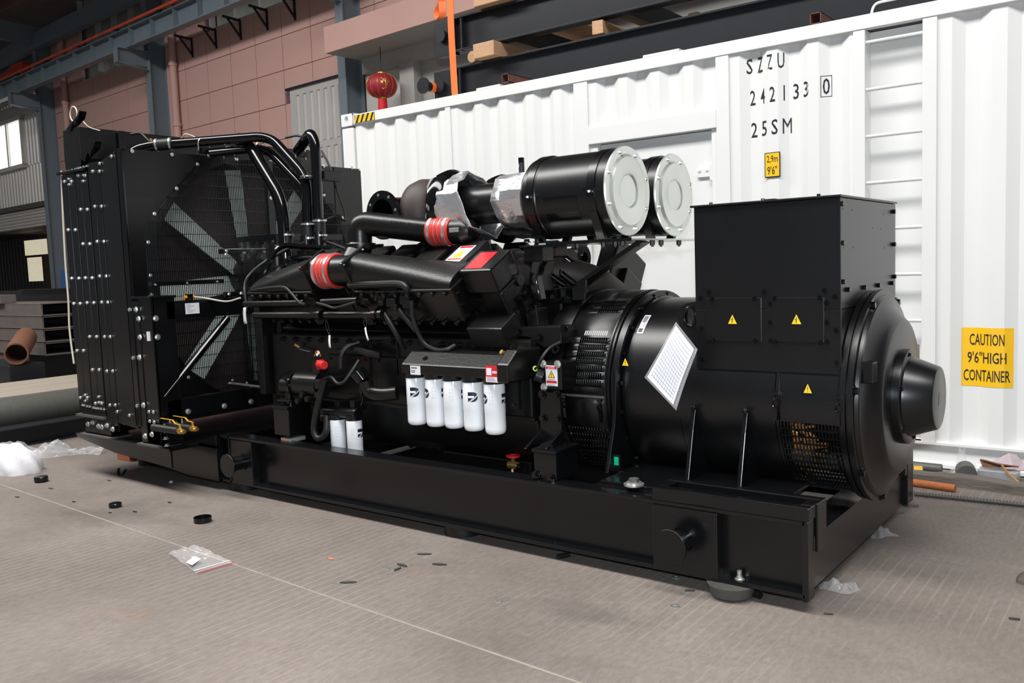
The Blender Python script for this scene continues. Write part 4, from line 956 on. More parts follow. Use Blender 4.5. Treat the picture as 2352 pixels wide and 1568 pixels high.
def bellows(a, b, r, parent, n=4):
    d = (b-a).normalized(); L_ = (b-a).length; prof = [(0, r-.01), (0, r)]
    for i in range(n):
        for k in range(8): t = (i+k/8)/n; prof.append((L_*t, r+.006*abs(sin(pi*n*t))))
    prof += [(L_, r), (L_, r-.01)]
    o = MB().lathe(a, d, prof, 32).build('red_hose', 'red_hose', parent, 50, label='red silicone charge air hose with steel clamps')
    for t in (.16, .84): band(a+d*L_*t, b, r+.005, parent, w_=.018)
    for t in (.42, .62): band(a+d*L_*t, b, r+.003, parent, w_=.003)
bellows(ha, hb, RP+.006, eng)
# tee piece rising from between the manifolds into the crossover pipe
MB().cyl(hb-V((.03, 0, 0)), PC, RP*.99, 28).build('charge_air_tee', 'engine_black', eng)
tx = (hb.x+PC.x)/2+.01
tb_ = V((tx, PC.y, PC.z)); tt = at(828, 566, x=tx); 
MB().cyl(tb_, tt, .072, 28).build('charge_air_riser', 'engine_black', eng)
e0 = tt; e1 = at(832, 500, x=tx); e2 = at(998, 531, y=3.74); d_ = (e2-e1).normalized(); e1 = V((tt.x, tt.y, e1.z-.03))
MB().tube(path([e0, e1, e2], .15, 10), .070, 28).build('crossover_pipe', 'engine_black', eng, label='black cast crossover pipe with raised casting number')
c = e0+V((0, 0, .0)); MB().ring(c-V((0, 0, .018)), (0, 0, 1), .090, .066, .036, 32).build('v_clamp', 'engine_black', eng, 32, .003)
MB().cyl(c+V((.07, .03, 0)), c+V((.13, .06, 0)), .010, 8).build('clamp_screw', 'black_gloss', eng)
e3 = at(1042, 531, y=3.76)
hd = (e3-e2).normalized(); bellows(e2-hd*.02, e3, .078, eng, 2)
# casting number, upside down on the pipe
m = MB(); dd = (e2-e1).normalized(); sd = V((CAM.x-e1.x, CAM.y-e1.y, .0)); sd = (sd-dd*sd.dot(dd)).normalized(); upn = dd.cross(sd); upn = upn if upn.z > 0 else -upn
pm_ = e1+dd*.20+(sd*.97+upn*.26)*.0712
text(m, '3179585-00 1063019', pm_+dd*.25+upn*.012, -dd*.23, -upn*.020); m.build('casting_number', 'engine_grey', eng, 0)
# ---- turbocharger line: everything along x at the air cleaner's height
YT, ZT = 3.90, 1.745
tp = lambda px, py=475: at(px, py, y=YT).x
XTB = tp(985); XCP = tp(1032)
def volute(x, r, w_, mat, name, y=YT, z=ZT):
    prof = [(-w_, r*.35), (-w_, r*.72), (-w_*.75, r*.93), (-w_*.2, r), (w_*.3, r*.98), (w_*.75, r*.84), (w_, r*.6), (w_, r*.35)]
    return MB().lathe((x, y, z), (1, 0, 0), prof, 40).build(name, mat, eng, 50)
volute(XTB, .19, .095, 'iron_brown', 'turbine_housing')
for s, y in ((1, YT), (-1, 4.37)):
    if s < 0: volute(XTB, .19, .095, 'iron_brown', 'turbine_housing', y)
    prof = [(-.06, .06), (-.06, .13), (-.02, .205), (.03, .215), (.075, .18), (.085, .11), (.085, .06)]
    MB().lathe((XCP+.02, y, ZT+.01), (1, 0, 0), prof, 40).build('compressor_housing', 'black_gloss', eng, 50)
    # elbow to the exhaust outlet
    c = at(882, 494, y=3.72); c = V((c.x, c.y if s > 0 else 2*YM-c.y, c.z)); dirv = V((-.06, -s, -.02)).normalized()
    P_ = path([(XTB-.05, y, ZT), V((c.x, y+.02*s, c.z+.01)), c], .17, 8); MB().tube(P_, .105, 28, False).build('exhaust_elbow', 'black_gloss', eng); MB().tube(P_, .0955, 28, False).build('exhaust_bore', 'black_gloss', eng)
    MB().ring(c, dirv, .145, .095, .014, 40).build('exhaust_flange', 'black_gloss', eng)
    a, b = frame(dirv)
    for k in range(8): an = 2*pi*k/8+.2; MB().cyl(c+dirv*.0142+(a*cos(an)+b*sin(an))*.122, c+dirv*.016+(a*cos(an)+b*sin(an))*.122, .009, 10).build('bolt_hole', 'zinc', eng)
# compressor outlet towards the red hose
MB().tube(path([e3-hd*.02, e3+hd*.10, V((XCP+.12, YT+.02, ZT-.12))], .08), [.072]*2+[.072]*(len(path([e3-hd*.02, e3+hd*.10, V((XCP+.12, YT+.02, ZT-.12))], .08))-2), 24).build('compressor_outlet', 'engine_black', eng)
MB().box(e3.x+.03, e3.x+.10, e3.y-.075, e3.y-.070, e3.z-.01, e3.z+.015).build('data_plate', 'zinc', eng, 0, .002)
# turbo pedestal and exhaust stacks in brown iron
m = MB(); m.box(XTB-.14, XTB+.10, 3.96, 4.3, 1.30, 1.60); m.build('turbo_pedestal', 'iron_brown', eng, 0, .02)
MB().tube(path([(XTB-.02, YT, ZT-.1), (XTB+.05, YT+.05, 1.5), (XTB+.22, YT+.15, 1.33)], .1), .075, 20).build('exhaust_leg', 'iron_brown', eng)
MB().cyl((XTB-.35, 4.10, 1.40), (-2.72, 4.10, 1.40), .085, 24).build('exhaust_manifold', 'iron_brown', eng)
for x in (-3.9, -3.64, -3.38, -3.12): MB().ring((x, 4.10, 1.40), (1, 0, 0), .10, .08, .03, 24).build('manifold_joint', 'iron_brown', eng)
MB().tube(smoothpath([at(938, 605, y=3.75), at(945, 585, y=3.75), at(965, 566, y=3.8), at(1000, 552, y=3.9), at(1020, 548, y=3.95)]), .022, 12).build('oil_feed_hose', 'rubber', eng)
MB().tube(smoothpath([at(988, 590, y=3.85), at(980, 565, y=3.8), at(977, 530, y=3.70), at(980, 495, y=3.72), at(990, 468, y=3.78)]), .008, 8).build('oil_line', 'rubber', eng)
# ---- foil wrapped joints and intake pipes into the air cleaners
XA0, XA1 = at(1240, 450, y=3.88).x, -2.215
def crumple(x0, x1, r, y, z, name, tilt=.0, n=36, m_=9, amp=.010, flare=0.):
    secs = []
    rnd = random.Random(int(x0*1000)+n)
    for i in range(m_):
        t = i/(m_-1); x = x0+(x1-x0)*t; ring = []
        for k in range(n):
            a = 2*pi*k/n; rr = r*(1+.06*cos(6*a+i*.6))+rnd.uniform(-amp, amp)+flare*abs(t-.5)*2
            ring.append(V((x+tilt*sin(a)*r+rnd.uniform(-amp, amp)*.5, y+rr*cos(a), z+rr*sin(a))))
        secs.append(ring)
    o = MB().loft(secs, False).build(name, 'foil', eng, 14, label='crinkled silver foil heat wrap')
    md = o.modifiers.new('solid', 'SOLIDIFY'); md.thickness = .004
    return o
xw0, xw1 = at(1030, 480, y=3.88).x, at(1140, 470, y=3.88).x
xv0 = at(1160, 470, y=3.88).x
for y in (3.88, 4.385):
    z = 1.752
    crumple(xw0+.01, xw1-.10, .172, y, z, 'foil_wrap', -.42, 18, 6, amp=.013, flare=.014)
    MB().tube([(xw0+.05, y, z), (XA0+.05, y, z)], .113, 36).build('intake_pipe', 'black_satin', eng)
    crumple(xv0+.02, XA0+.03, .146, y, z, 'foil_wrap', -.10, 20, 5, amp=.007)
if False:   # turned back foil collar
    secs = []; rnd = random.Random(5)
    for i, (dx, rr) in enumerate(((0, .155), (.03, .19), (.05, .205), (.045, .165))):
        secs.append([V((xw1-.07+dx-.35*.16*sin(2*pi*k/18), 3.88+(rr+rnd.uniform(-.006, .006))*cos(2*pi*k/18), 1.752+(rr+rnd.uniform(-.006, .006))*sin(2*pi*k/18))) for k in range(18)])
    o = MB().loft(secs, False).build('foil_collar', 'foil', eng, 0); o.modifiers.new('solid', 'SOLIDIFY').thickness = .004
for px, py in ((1171, 446), (1189, 446), (1207, 443)): inst(BZ3, 'rivet', eng, at(px, py, y=3.745), (0, -1, .3))
# ---- air cleaners
for i, (y, lab) in enumerate(((3.88, 'black air cleaner drum with zinc end cap'), (4.385, 'black air cleaner drum with zinc end cap'))):
    z = 1.752; R_ = .212; x0, x1 = XA0-.0, XA1-.012
    body = MB().lathe((x0, y, z), (1, 0, 0), [(-.0, .11), (0, R_-.03), (.03, R_-.004), (.10, R_), (.105, R_+.004), (.115, R_+.004), (.12, R_), (x1-x0-.10, R_), (x1-x0-.095, R_+.003), (x1-x0, R_+.003), (x1-x0, .1)], 56).build('air_filter', 'black_satin', G, 28, label=lab)
    cap = [(0, R_-.01), (0, R_+.006), (.008, R_+.012), (.014, R_+.008), (.014, .183), (.020, .176), (.026, .170), (.020, .150), (.020, .09), (.016, .082), (.012, .078), (.012, .0)]
    MB().lathe((x1, y, z), (1, 0, 0), cap, 64).build('end_cap', 'zinc_plate', body, 40)
    for k in range(8):
        a = 2*pi*k/8+.35; inst(BZ, 'bolt', body, (x1+.014, y+.198*cos(a), z+.198*sin(a)), (1, 0, 0))
    for xs in (x0+.085, x1-.075):
        MB().ring((xs-.022, y, z), (1, 0, 0), R_+.008, R_-.002, .044, 56).build('mounting_band', 'black_paint', body)
        MB().box(xs-.03, xs+.03, y-R_-.03, y-R_+.0, z+.0, z+.012).build('band_lug', 'black_paint', body, 0); inst(BZ, 'bolt', body, (xs, y-R_-.018, z), (0, 0, -1))
        for sy in (-1, 1): MB().prism([(xs-.022, y+sy*.13, z-R_-.025), (xs-.022, y+sy*.10, z-R_-.025), (xs-.022, y+sy*.17, z-.10), (xs-.022, y+sy*.20, z-.10)], (.044, 0, 0)).build('band_foot', 'black_paint', body, 0)
    m = MB()
    for k in range(9):
        pass
    a0, a1 = pi+.20, pi+.75
    xl0, xl1 = x0+.17, x0+.37
    G_ = [[V((xx, y+(R_+.0012)*cos(a), z-(R_+.0012)*sin(a-pi)*1)) for xx in (xl0, xl1)] for a in [a0+(a1-a0)*k/10 for k in range(11)]]
    for r_ in G_:
        pass
    MB().grid([[V((xx, y-(R_+.0012)*cos(b), z-(R_+.0012)*sin(b))) for xx in (xl0, xl1)] for b in [.06+.62*k/10 for k in range(11)]]).build('label_patch', 'black_gloss', body, 40)
# platform plate for the cleaners, its brackets and brace
zpl = 1.752-.212-.03
MB().box(at(1250, 560, y=3.75).x, -2.10, 3.70, 4.56, zpl-.008, zpl).build('filter_platform', 'zinc_plate', eng, 0)
MB().box(-2.60, -2.10, 3.695, 3.70, zpl-.012, zpl+.004).build('platform_edge', 'black_paint', eng, 0)
xbk = at(1205, 560, y=3.75).x
MB().box(xbk, xbk+.30, 3.70, 3.90, zpl-.02, zpl-.008).build('platform_arm', 'black_paint', eng, 0, .002)
for px, py in ((1210, 557), (1235, 556)): inst(BK2, 'bolt', eng, at(px, py, y=3.74), (0, 0, 1))
for px, py in ((1326, 548), (1386, 547), (1413, 541), (1430, 552), (1466, 545), (1498, 545), (1518, 543), (1559, 543)):
    c = at(px, py, y=3.715)
    if c.x > -2.14: c = at(px, py, x=-2.14)
    c.z = zpl-.006; m = MB().cyl(c-V((0, 0, .026)), c, .013, 6); m.cyl(c-V((0, 0, .034)), c, .007, 8); m.build('platform_bolt', 'rubber', eng)
MB().prism([at(1203, 564, y=3.74), at(1246, 562, y=3.74), at(1247, 600, y=3.74), at(1203, 602, y=3.74)], (0, .10, 0)).build('bracket_block', 'engine_grey', eng, 0, .004)
MB().prism([at(1246, 562, y=3.86), at(1279, 560, y=3.86), at(1279, 588, y=3.86), at(1246, 588, y=3.86)], (0, .10, 0)).build('bracket_block', 'iron_brown', eng, 0, .004)
s_l = [(1204, 598), (1218, 612), (1214, 640), (1219, 672), (1226, 690), (1242, 690), (1236, 660), (1232, 640), (1238, 612), (1246, 598)]
MB().prism([at(a, b, y=3.74) for a, b in s_l], (0, .06, 0)).build('filter_bracket', 'black_gloss', eng, 30, .008)
s_r = [(1246, 598), (1250, 600), (1243, 640), (1250, 668), (1240, 684), (1236, 660), (1232, 640), (1238, 612)]
MB().prism([at(a, b, y=3.80) for a, b in s_r], (0, .10, 0)).build('filter_bracket', 'engine_grey', eng, 30, .006)
MB().prism([at(1318, 652, y=3.82), at(1328, 655, y=3.82), at(1476, 556, y=3.82), at(1462, 552, y=3.82)], (0, .09, 0)).build('platform_brace', 'engine_grey', eng, 0, .003)
MB().prism([at(1314, 660, y=3.82), at(1346, 640, y=3.82), at(1344, 688, y=3.82), at(1314, 690, y=3.82)], (0, .015, 0)).build('brace_foot', 'engine_grey', eng, 0, .003)
# rear end of the near bank: control box, head end plates
m = MB(); bbx(m, -2.985, -2.775, .00, .215, .86, 1.005); cb = m.build('control_module', 'engine_black', eng, 0, .012, label='black control box with red warning label')
m = MB(); bbx(m, -2.95, -2.785, .0, .17, .62, .86); m.build('module_base', 'engine_black', eng, 0, .008)
m = MB(); bbx(m, -2.785, -2.765, .0, .21, .36, .86); m.build('bank_end_plate', 'engine_grey', eng, 0, .008)
for p_, q_ in ((.05, .76), (.04, .66), (.16, .72), (.05, .52), (.16, .50), (.05, .42)): inst(BK2, 'bolt', eng, bk(-2.765, p_, q_), (1, 0, 0))
MB().cyl(bk(-2.785, .045, .84), bk(-2.75, .045, .84), .032, 20).build('end_plug', 'engine_black', eng)
m = MB(); bbx(m, -2.765, -2.757, .09, .13, .56, .78); m.build('end_slot', 'black_gloss', eng, 0)
m = MB(); bbx(m, -2.98, -2.74, .18, .34, .60, .73); m.build('module_foot', 'engine_grey', eng, 0, .01)
def label_bank(x0, x1, p0, p1, q, mat, nm, **k): m = MB(); m.add([bk(x0, p1, q), bk(x1, p1, q), bk(x1, p0, q), bk(x0, p0, q)], [(0, 1, 2, 3)]); return m.build(nm, mat, eng, 0, **k)
label_bank(-2.955, -2.845, .03, .195, 1.0062, 'sticker_red', 'warning_label', label='red warning label on the control box')
label_bank(-3.205, -3.09, -.10, .07, .9815, 'white_paper', 'caution_label', label='white caution label with yellow triangle')
for p0, p1, mat in ((-.095, -.075, 'sticker_red'), (.038, .05, 'sticker_red')): label_bank(-3.195, -3.10, p0, p1, .9822, mat, 'label_band')
m = MB(); m.add([bk(-3.18, .025, .9824), bk(-3.115, .025, .9824), bk(-3.1475, -.055, .9824)], [(0, 1, 2)]); m.build('label_triangle', 'sticker_yellow', eng, 0)
# between the banks at the rear: manifold end, studs, gear cover
MB().tube(path([(-3.0, 4.02, 1.36), (-2.75, 4.05, 1.36), (-2.62, 4.2, 1.30), (-2.6, 4.35, 1.22)], .12), .085, 20).build('exhaust_manifold', 'iron_brown', eng)
for a, b, y in (((1262, 631), (1298, 655), 3.95), ((1288, 627), (1325, 655), 3.95), ((1270, 594), (1288, 610), 4.05), ((1298, 592), (1336, 620), 4.05)):
    MB().cyl(at(*a, y=y), at(*b, y=y+.05), .018, 14).build('guide_tube', 'black_gloss', eng); MB().cyl(at(*a, y=y)-V((.004, .004, 0)), at(*a, y=y), .021, 14).build('tube_collar', 'engine_grey', eng)
fr = [(1190, 722), (1240, 668), (1320, 655), (1345, 690), (1400, 690), (1392, 700), (1340, 697), (1255, 697), (1222, 720), (1200, 735)]
MB().prism([at(a, b, y=3.95) for a, b in fr], (0, .10, 0)).build('gear_housing_flange', 'engine_grey', eng, 0, .004)
MB().prism([at(a, b, y=4.02) for a, b in ((1255, 697), (1340, 697), (1335, 745), (1290, 760), (1262, 740))], (0, .3, 0)).build('gear_housing', 'engine_black', eng, 0, .006)
for px, py in ((1226, 700), (1248, 688), (1255, 690), (1288, 687), (1318, 684), (1342, 682)): inst(BK2, 'bolt', eng, at(px, py, y=3.95), (1, -.6, 0))
for px in (1262, 1286, 1308): c = at(px, 673, y=3.94); MB().box(c.x-.012, c.x+.012, 3.93, 3.96, c.z-.03, c.z+.02).build('nameplate_boss', 'black_gloss', eng, 0)
# far bank's rear end, seen past the filter brace
m = MB(); bbx(m, -2.78, -2.66, -.10, .26, .60, 1.03, -1); m.build('bank_end_plate', 'engine_grey', eng, 0, .012)
m = MB(); bbx(m, -2.66, -2.62, .0, .20, .66, .86, -1); m.build('end_cover', 'engine_black', eng, 0, .006)
MB().cyl(at(1322, 592, y=4.45), at(1342, 590, y=4.45), .075, 28).build('lifting_boss', 'engine_grey', eng); MB().cyl(at(1340, 591, y=4.40), at(1344, 591, y=4.40), .03, 16).build('boss_bore', 'black_gloss', eng)
# far crossover riser with its clamp
p = at(1103, 590, y=4.45); MB().tube(path([p-V((0, 0, .12)), p+V((0, 0, .20)), p+V((-.3, -.05, .26))], .12), .078, 24).build('charge_air_riser', 'engine_black', eng)
MB().ring(p+V((0, 0, .03)), (0, 0, 1), .096, .07, .03, 28).build('v_clamp', 'engine_black', eng)
MB().tube(smoothpath([at(1082, 590, y=3.9), at(1100, 572, y=3.9), at(1122, 566, y=3.9), at(1138, 570, y=3.9), at(1142, 578, y=3.88)]), .014, 10).build('breather_hose', 'rubber', eng)
# flywheel housing and rear plates
MB().lathe((-2.66, YM, .755), (1, 0, 0), [(0, .2), (0, .46), (.10, .50), (.16, .50), (.16, .2)], 56).build('flywheel_housing', 'engine_black', eng, 30)
MB().prism([at(a, b, y=3.62) for a, b in ((1180, 752), (1290, 748), (1290, 790), (1250, 800), (1215, 775), (1178, 772))], (0, .12, 0)).build('housing_lug', 'engine_grey', eng, 0, .006)
MB().prism([at(a, b, y=3.70) for a, b in ((1205, 720), (1232, 705), (1238, 750), (1212, 752))], (0, .10, 0)).build('housing_lug', 'engine_black', eng, 0, .008)
for px, py in ((1192, 762), (1296, 755), (1240, 775), (1222, 800)): inst(BK2, 'bolt', eng, at(px, py, y=3.62), (0, -1, 0))
MB().tube(smoothpath([at(1288, 785, y=3.55), at(1262, 800, y=3.52), at(1245, 822, y=3.48), at(1234, 845, y=3.48)]), .008, 8).build('sensor_cable', 'rubber', eng)
m = MB().cyl(at(1230, 860, y=3.48), at(1245, 866, y=3.50), .032, 14); m.build('speed_sensor', 'engine_grey', eng)
MB().ring(at(1229, 846, y=3.48), (1, -.5, 0), .014, .008, .006, 12).build('sensor_seal', 'lime', eng)
MB().ring(at(1278, 803, y=3.52), (0, -1, .3), .022, .012, .012, 16).build('lifting_eye', 'black_gloss', eng)
# loose black hoses over the near side
for pts, r_ in (([(803, 655, 3.40), (860, 653, 3.38), (915, 652, 3.38), (932, 660, 3.38), (937, 672, 3.40)], .020), ([(862, 690, 3.40), (866, 672, 3.40), (880, 664, 3.40), (912, 663, 3.40)], .009), ([(908, 700, 3.42), (925, 722, 3.42), (950, 752, 3.44), (955, 760, 3.46)], .016), ([(880, 715, 3.42), (898, 745, 3.42), (915, 775, 3.45), (928, 800, 3.5)], .016), ([(945, 690, 3.40), (950, 735, 3.42), (972, 785, 3.46), (1000, 803, 3.46), (1025, 803, 3.46), (1045, 793, 3.5)], .013), ([(740, 872, 3.40), (760, 866, 3.40), (775, 880, 3.38), (790, 877, 3.38), (810, 850, 3.42), (825, 827, 3.46)], .010), ([(783, 845, 3.42), (785, 815, 3.42), (800, 795, 3.45), (825, 785, 3.5)], .014), ([(778, 808, 3.5), (820, 804, 3.48), (850, 812, 3.48), (875, 816, 3.5)], .024), ([(822, 775, 3.52), (860, 776, 3.5), (900, 774, 3.5)], .014)):
    MB().tube(smoothpath([at(a, b, y=c) for a, b, c in pts]), r_, 10).build('wiring_loom' if r_ < .015 else 'engine_hose', 'rubber', eng)
for px, py, r_ in ((905, 694, .035), (936, 688, .035), (912, 705, .024), (882, 696, .02), (940, 700, .026)):
    c = at(px, py, y=3.42); MB().box(c.x-r_, c.x+r_, c.y-.03, c.y+.05, c.z-r_*.7, c.z+r_*.7).build('sensor_block', 'engine_grey', eng, 0, .006)
MB().cyl(at(820, 672, y=3.5), at(845, 690, y=3.5), .05, 20).build('actuator', 'engine_grey', eng); 
for k in range(4): MB().ring(at(818+k*7, 674+k*4, y=3.49), (1, 0, -.6), .054, .045, .008, 20).build('actuator_fin', 'engine_grey', eng)
# wide bore oil filler pipe
MB().tube(path([at(838, 872, y=3.42), at(846, 900, y=3.44), at(880, 906, y=3.46), at(912, 902, y=3.5)], .08), .040, 18).build('oil_filler_pipe', 'engine_black', eng)
a = at(834, 864, y=3.42); MB().cyl(a-V((0, 0, .02)), a+V((-.03, -.02, .03)), .046, 20).build('oil_filler_cap', 'black_gloss', eng)
MB().tube(smoothpath([at(826, 876, y=3.40), at(828, 900, y=3.40), at(834, 915, y=3.42), at(830, 930, y=3.44)]), .006, 6).build('dipstick_tube', 'black_gloss', eng)
# ---- oil filter head with five white spin-on filters
YO = 3.42
h0, h1 = at(942, 850, y=YO-.06), at(1170, 868, y=YO-.06)
m = MB(); prof = [(3.34, .845), (3.34, .895), (3.42, .955), (3.56, .965), (3.56, .845)]
m.prism([(-3.33, a, b) for a, b in prof], (.67, 0, 0)); m.build('oil_filter_head', 'engine_grey', eng, 0, .008)
m = MB(); prof2 = [(3.30, .83), (3.30, .92), (3.38, .985), (3.58, .985), (3.58, .83)]
m.prism([(-2.66, a+.022, b) for a, b in prof2], (.075, 0, 0)); m.build('filter_head_end', 'engine_black', eng, 0, .010)
for px, py in ((983, 832), (1005, 840), (1022, 840), (1044, 842), (1088, 845), (1110, 846)): c = at(px, py, y=3.40); MB().cyl(c, c+V((0, -.02, .025)), .016, 14).build('head_plug', 'black_gloss', eng)
for px, py in ((1041, 824), (1061, 825)): c = at(px, py, y=3.45); MB().cyl(c-V((0, 0, .03)), c+V((0, 0, .012)), .024, 18).build('head_port', 'black_gloss', eng)
m = MB(); c = at(954, 850, y=3.338); m.box(c.x-.036, c.x+.036, 3.337, 3.339, c.z-.024, c.z+.024); m.build('barcode_label', 'white_paper', eng, 0)
m = MB()
for k in range(16): m.box(c.x-.030+k*.0028, c.x-.0288+k*.0028, 3.3364, 3.337, c.z+.008, c.z+.017)
m.box(c.x-.03, c.x+.0, 3.3364, 3.337, c.z-.004, c.z-.001); m.box(c.x-.03, c.x-.005, 3.3364, 3.337, c.z-.012, c.z-.009); m.build('barcode', 'ink', eng, 0)
c = at(1131, 859, y=3.338); m = MB().box(c.x-.042, c.x+.042, 3.336, 3.339, c.z-.042, c.z+.042); m.build('service_label', 'sticker_red', eng, 0, label='red and white service sticker')
MB().box(c.x-.040, c.x+.038, 3.3352, 3.3358, c.z-.040, c.z-.014).build('label_panel', 'white_paper', eng, 0)
MB().box(c.x-.036, c.x-.004, 3.3352, 3.3358, c.z-.006, c.z+.030).build('label_panel', 'white_paper', eng, 0)
m = MB()
for k in range(3): m.box(c.x-.034, c.x+.01+.006*k, 3.3346, 3.3352, c.z-.020-k*.007, c.z-.017-k*.007)
m.build('label_print', 'ink_grey', eng, 0)
m = MB()
for k in range(5): m.box(c.x+.002+k*.007, c.x+.007+k*.007, 3.3352, 3.3358, c.z+.004, c.z+.016)
m.build('label_print', 'white_paper', eng, 0)
def cylquad(m, c, R, a0, a1, z0, z1, n=6):
    m.grid([[V((c.x+R*cos(a0+(a1-a0)*i/n), c.y+R*sin(a0+(a1-a0)*i/n), z)) for i in range(n+1)] for z in (z0, z1)])
def cylpoly(m, c, R, pts):
    m.add([V((c.x+R*cos(u/R), c.y+R*sin(u/R), z)) for u, z in pts], [tuple(range(len(pts)))])
def canister(c, R, zt_, zb_, parent, nm, logos, texts, lab):
    body = MB().lathe((c.x, c.y, zb_), (0, 0, 1), [(0, 0), (0, R*.72), (.004, R*.86), (.014, R*.965), (.03, R*.985), ((zt_-zb_)*.42, R*.985), ((zt_-zb_)*.43, R), (zt_-zb_-.006, R), (zt_-zb_, R*.97), (zt_-zb_, 0)], 40).build(nm, 'filter_white', parent, 40, label=lab)
    f0 = math.atan2(CAM.y-c.y, CAM.x-c.x); H = zt_-zb_
    for an in logos:
        th = f0+radians(an); r = .0275; zc = zb_+H*.70
        # the upside-down round emblem: dark half-round with a slot and a slanted word band
        m = MB(); n = 14; cols = []
        for i in range(n+1):
            u = -r*.92+(r*1.92)*i/n; hh = r*.92 if u < 0 else math.sqrt(max(0, 1-(u/(r))**2))*r*.92
            cols.append((u, hh))
        Rr = R+.0006
        for (u0, h0_), (u1, h1_) in zip(cols, cols[1:]):
            m.add([V((c.x+Rr*cos(th+u/Rr), c.y+Rr*sin(th+u/Rr), zc+z)) for u, z in ((u0, -h0_), (u1, -h1_), (u1, h1_), (u0, h0_))], [(0, 1, 2, 3)])
        m.build('logo', 'logo_navy', body, 30)
        m = MB(); Rr = R+.0011
        def strip(pts):
            m.add([V((c.x+Rr*cos(th+u/Rr), c.y+Rr*sin(th+u/Rr), zc+z)) for u, z in pts], [tuple(range(len(pts)))])
        for i in range(6): u0, u1 = -r*.95+r*.2*i, -r*.95+r*.2*(i+1); strip([(u0, -r*.18), (u1, -r*.18), (u1, r*.22), (u0, r*.22)])
        for i in range(10):
            t0, t1 = i/10, (i+1)/10; f = lambda t: (-r*.80+t*r*1.7, -r*1.0+t*r*1.25)
            (a, b), (a2, b2) = f(t0), f(t1); strip([(a, b-r*.17), (a2, b2-r*.17), (a2, b2+r*.17), (a, b+r*.17)])
        m.build('logo_band', 'filter_white', body, 30)
        m = MB(); Rr = R+.0015; vs, fs = _tc.get('Cummins') or txtmesh('Cummins'); _tc['Cummins'] = (vs, fs)
        P_ = []
        for a, b in vs:
            t = 1-a; u = -r*.66+t*r*1.45; z = -r*.88+t*r*1.06+(.5-b)*r*.26; P_.append(V((c.x+Rr*cos(th+u/Rr), c.y+Rr*sin(th+u/Rr), zc+z)))
        m.add(P_, fs); m.build('logo_word', 'logo_navy', body, 0)
    for an in texts:
        th = f0+radians(an); m = MB(); rnd = random.Random(an); zc = zb_+H*.70
        for k in range(4):
            for q in range(2):
                z = zc+.030-k*.018; a = th+q*.26; L_ = rnd.uniform(.05, .14)
                cylquad(m, c, R+.0006, a, a+L_, z, z+.0016, 2); cylquad(m, c, R+.0006, a+.02, a+.024, z-.012, z, 1); cylquad(m, c, R+.0006, a+.1, a+.104, z-.012, z, 1); cylquad(m, c, R+.0006, a-.05, a-.03, z+.004, z+.006, 1)
        m.build('print_marks', 'ink_grey', body, 0)
    return body
conf = (((-12,), (48,)), ((-66, 62), (-20,)), ((72,), (-25,)), ((-4,), (48,)), ((66, -70), (-30,)))
for i in range(5):
    t = i/4; px = 957+(1136-957)*t; top = (867, 870, 874, 877, 881)[i]; bot = (977, 981, 985, 991, 999)[i]
    px = (956.5, 1000, 1042, 1087, 1136)[i]
    c = at(px, top+30, y=YO-.015); zt_ = at(px, top-3, y=YO-.015).z; zb_ = at(px, bot-4, y=YO-.015).z
    canister(c, .0545, zt_, zb_, G, 'oil_filter', conf[i][0], conf[i][1], 'white spin-on oil filter')
    MB().lathe((c.x, c.y, zt_-.004), (0, 0, 1), [(0, 0), (0, .056), (.012, .060), (.035, .060), (.035, 0)], 36).build('filter_cap', 'black_paint', eng)
# ---- fuel filters and their head
for px, top, bot, lg, tx_ in ((777, 966, 1045, (), (-20,)), (815, 968, 1052, (52,), (-25,))):
    c = at(px, 1000, y=3.46); zt_ = at(px, top-4, y=3.46).z; canister(c, .047, zt_, zt_-.25, G, 'fuel_filter', lg, tx_, 'white spin-on fuel filter'); MB().cyl((c.x, c.y, zt_-.002), (c.x, c.y, zt_+.03), .046, 28).build('filter_cap', 'black_paint', eng)
a, b = at(744, 945, y=3.45), at(822, 950, y=3.45)
MB().cyl(a, b, .030, 18).build('fuel_filter_head', 'engine_grey', eng); MB().cyl(a+V((0, -.01, -.035)), a+V((.10, -.01, -.035)), .026, 16).build('fuel_filter_head', 'engine_grey', eng)
MB().cyl(b-V((.02, 0, 0)), b+V((.004, 0, 0)), .034, 18).build('head_nut', 'engine_black', eng)
for px in (785, 820): p = at(px, 930, y=3.5); MB().box(p.x-.02, p.x+.02, 3.46, 3.56, p.z-.03, p.z+.03).build('filter_hanger', 'engine_black', eng, 0, .004)
# ---- fuel pump group, drain hose, near front mount
MB().cyl(at(690, 880, y=3.45), at(742, 884, y=3.45), .075, 28).build('fuel_pump', 'engine_black', eng)
MB().box(at(690, 900, y=3.4).x, at(745, 900, y=3.4).x, 3.38, 3.55, at(700, 890, y=3.4).z, at(700, 868, y=3.4).z).build('pump_body', 'engine_grey', eng, 0, .01)
MB().cyl(at(655, 885, y=3.45), at(684, 886, y=3.45), .055, 24).build('pump_drive', 'engine_black', eng)
MB().ring(at(676, 884, y=3.45), (1, 0, 0), .068, .05, .02, 24).build('drive_flange', 'black_gloss', eng)
for px, py in ((700, 905), (712, 915), (735, 905), (690, 920)): c = at(px, py, y=3.40); MB().cyl(c, c+V((0, -.03, 0)), .018, 12).build('pump_port', 'engine_grey', eng)
MB().prism([at(640, 862, y=3.56), at(668, 846, y=3.56), at(690, 862, y=3.56), at(690, 905, y=3.56), at(642, 905, y=3.56)], (0, .02, 0)).build('pump_plate', 'engine_black', eng, 0, .004)
MB().cyl(at(664, 866, y=3.44), at(664, 916, y=3.44), .028, 18).build('jack_screw', 'engine_black', eng); MB().cyl(at(664, 864, y=3.44), at(664, 869, y=3.44), .040, 20).build('jack_head', 'engine_black', eng)
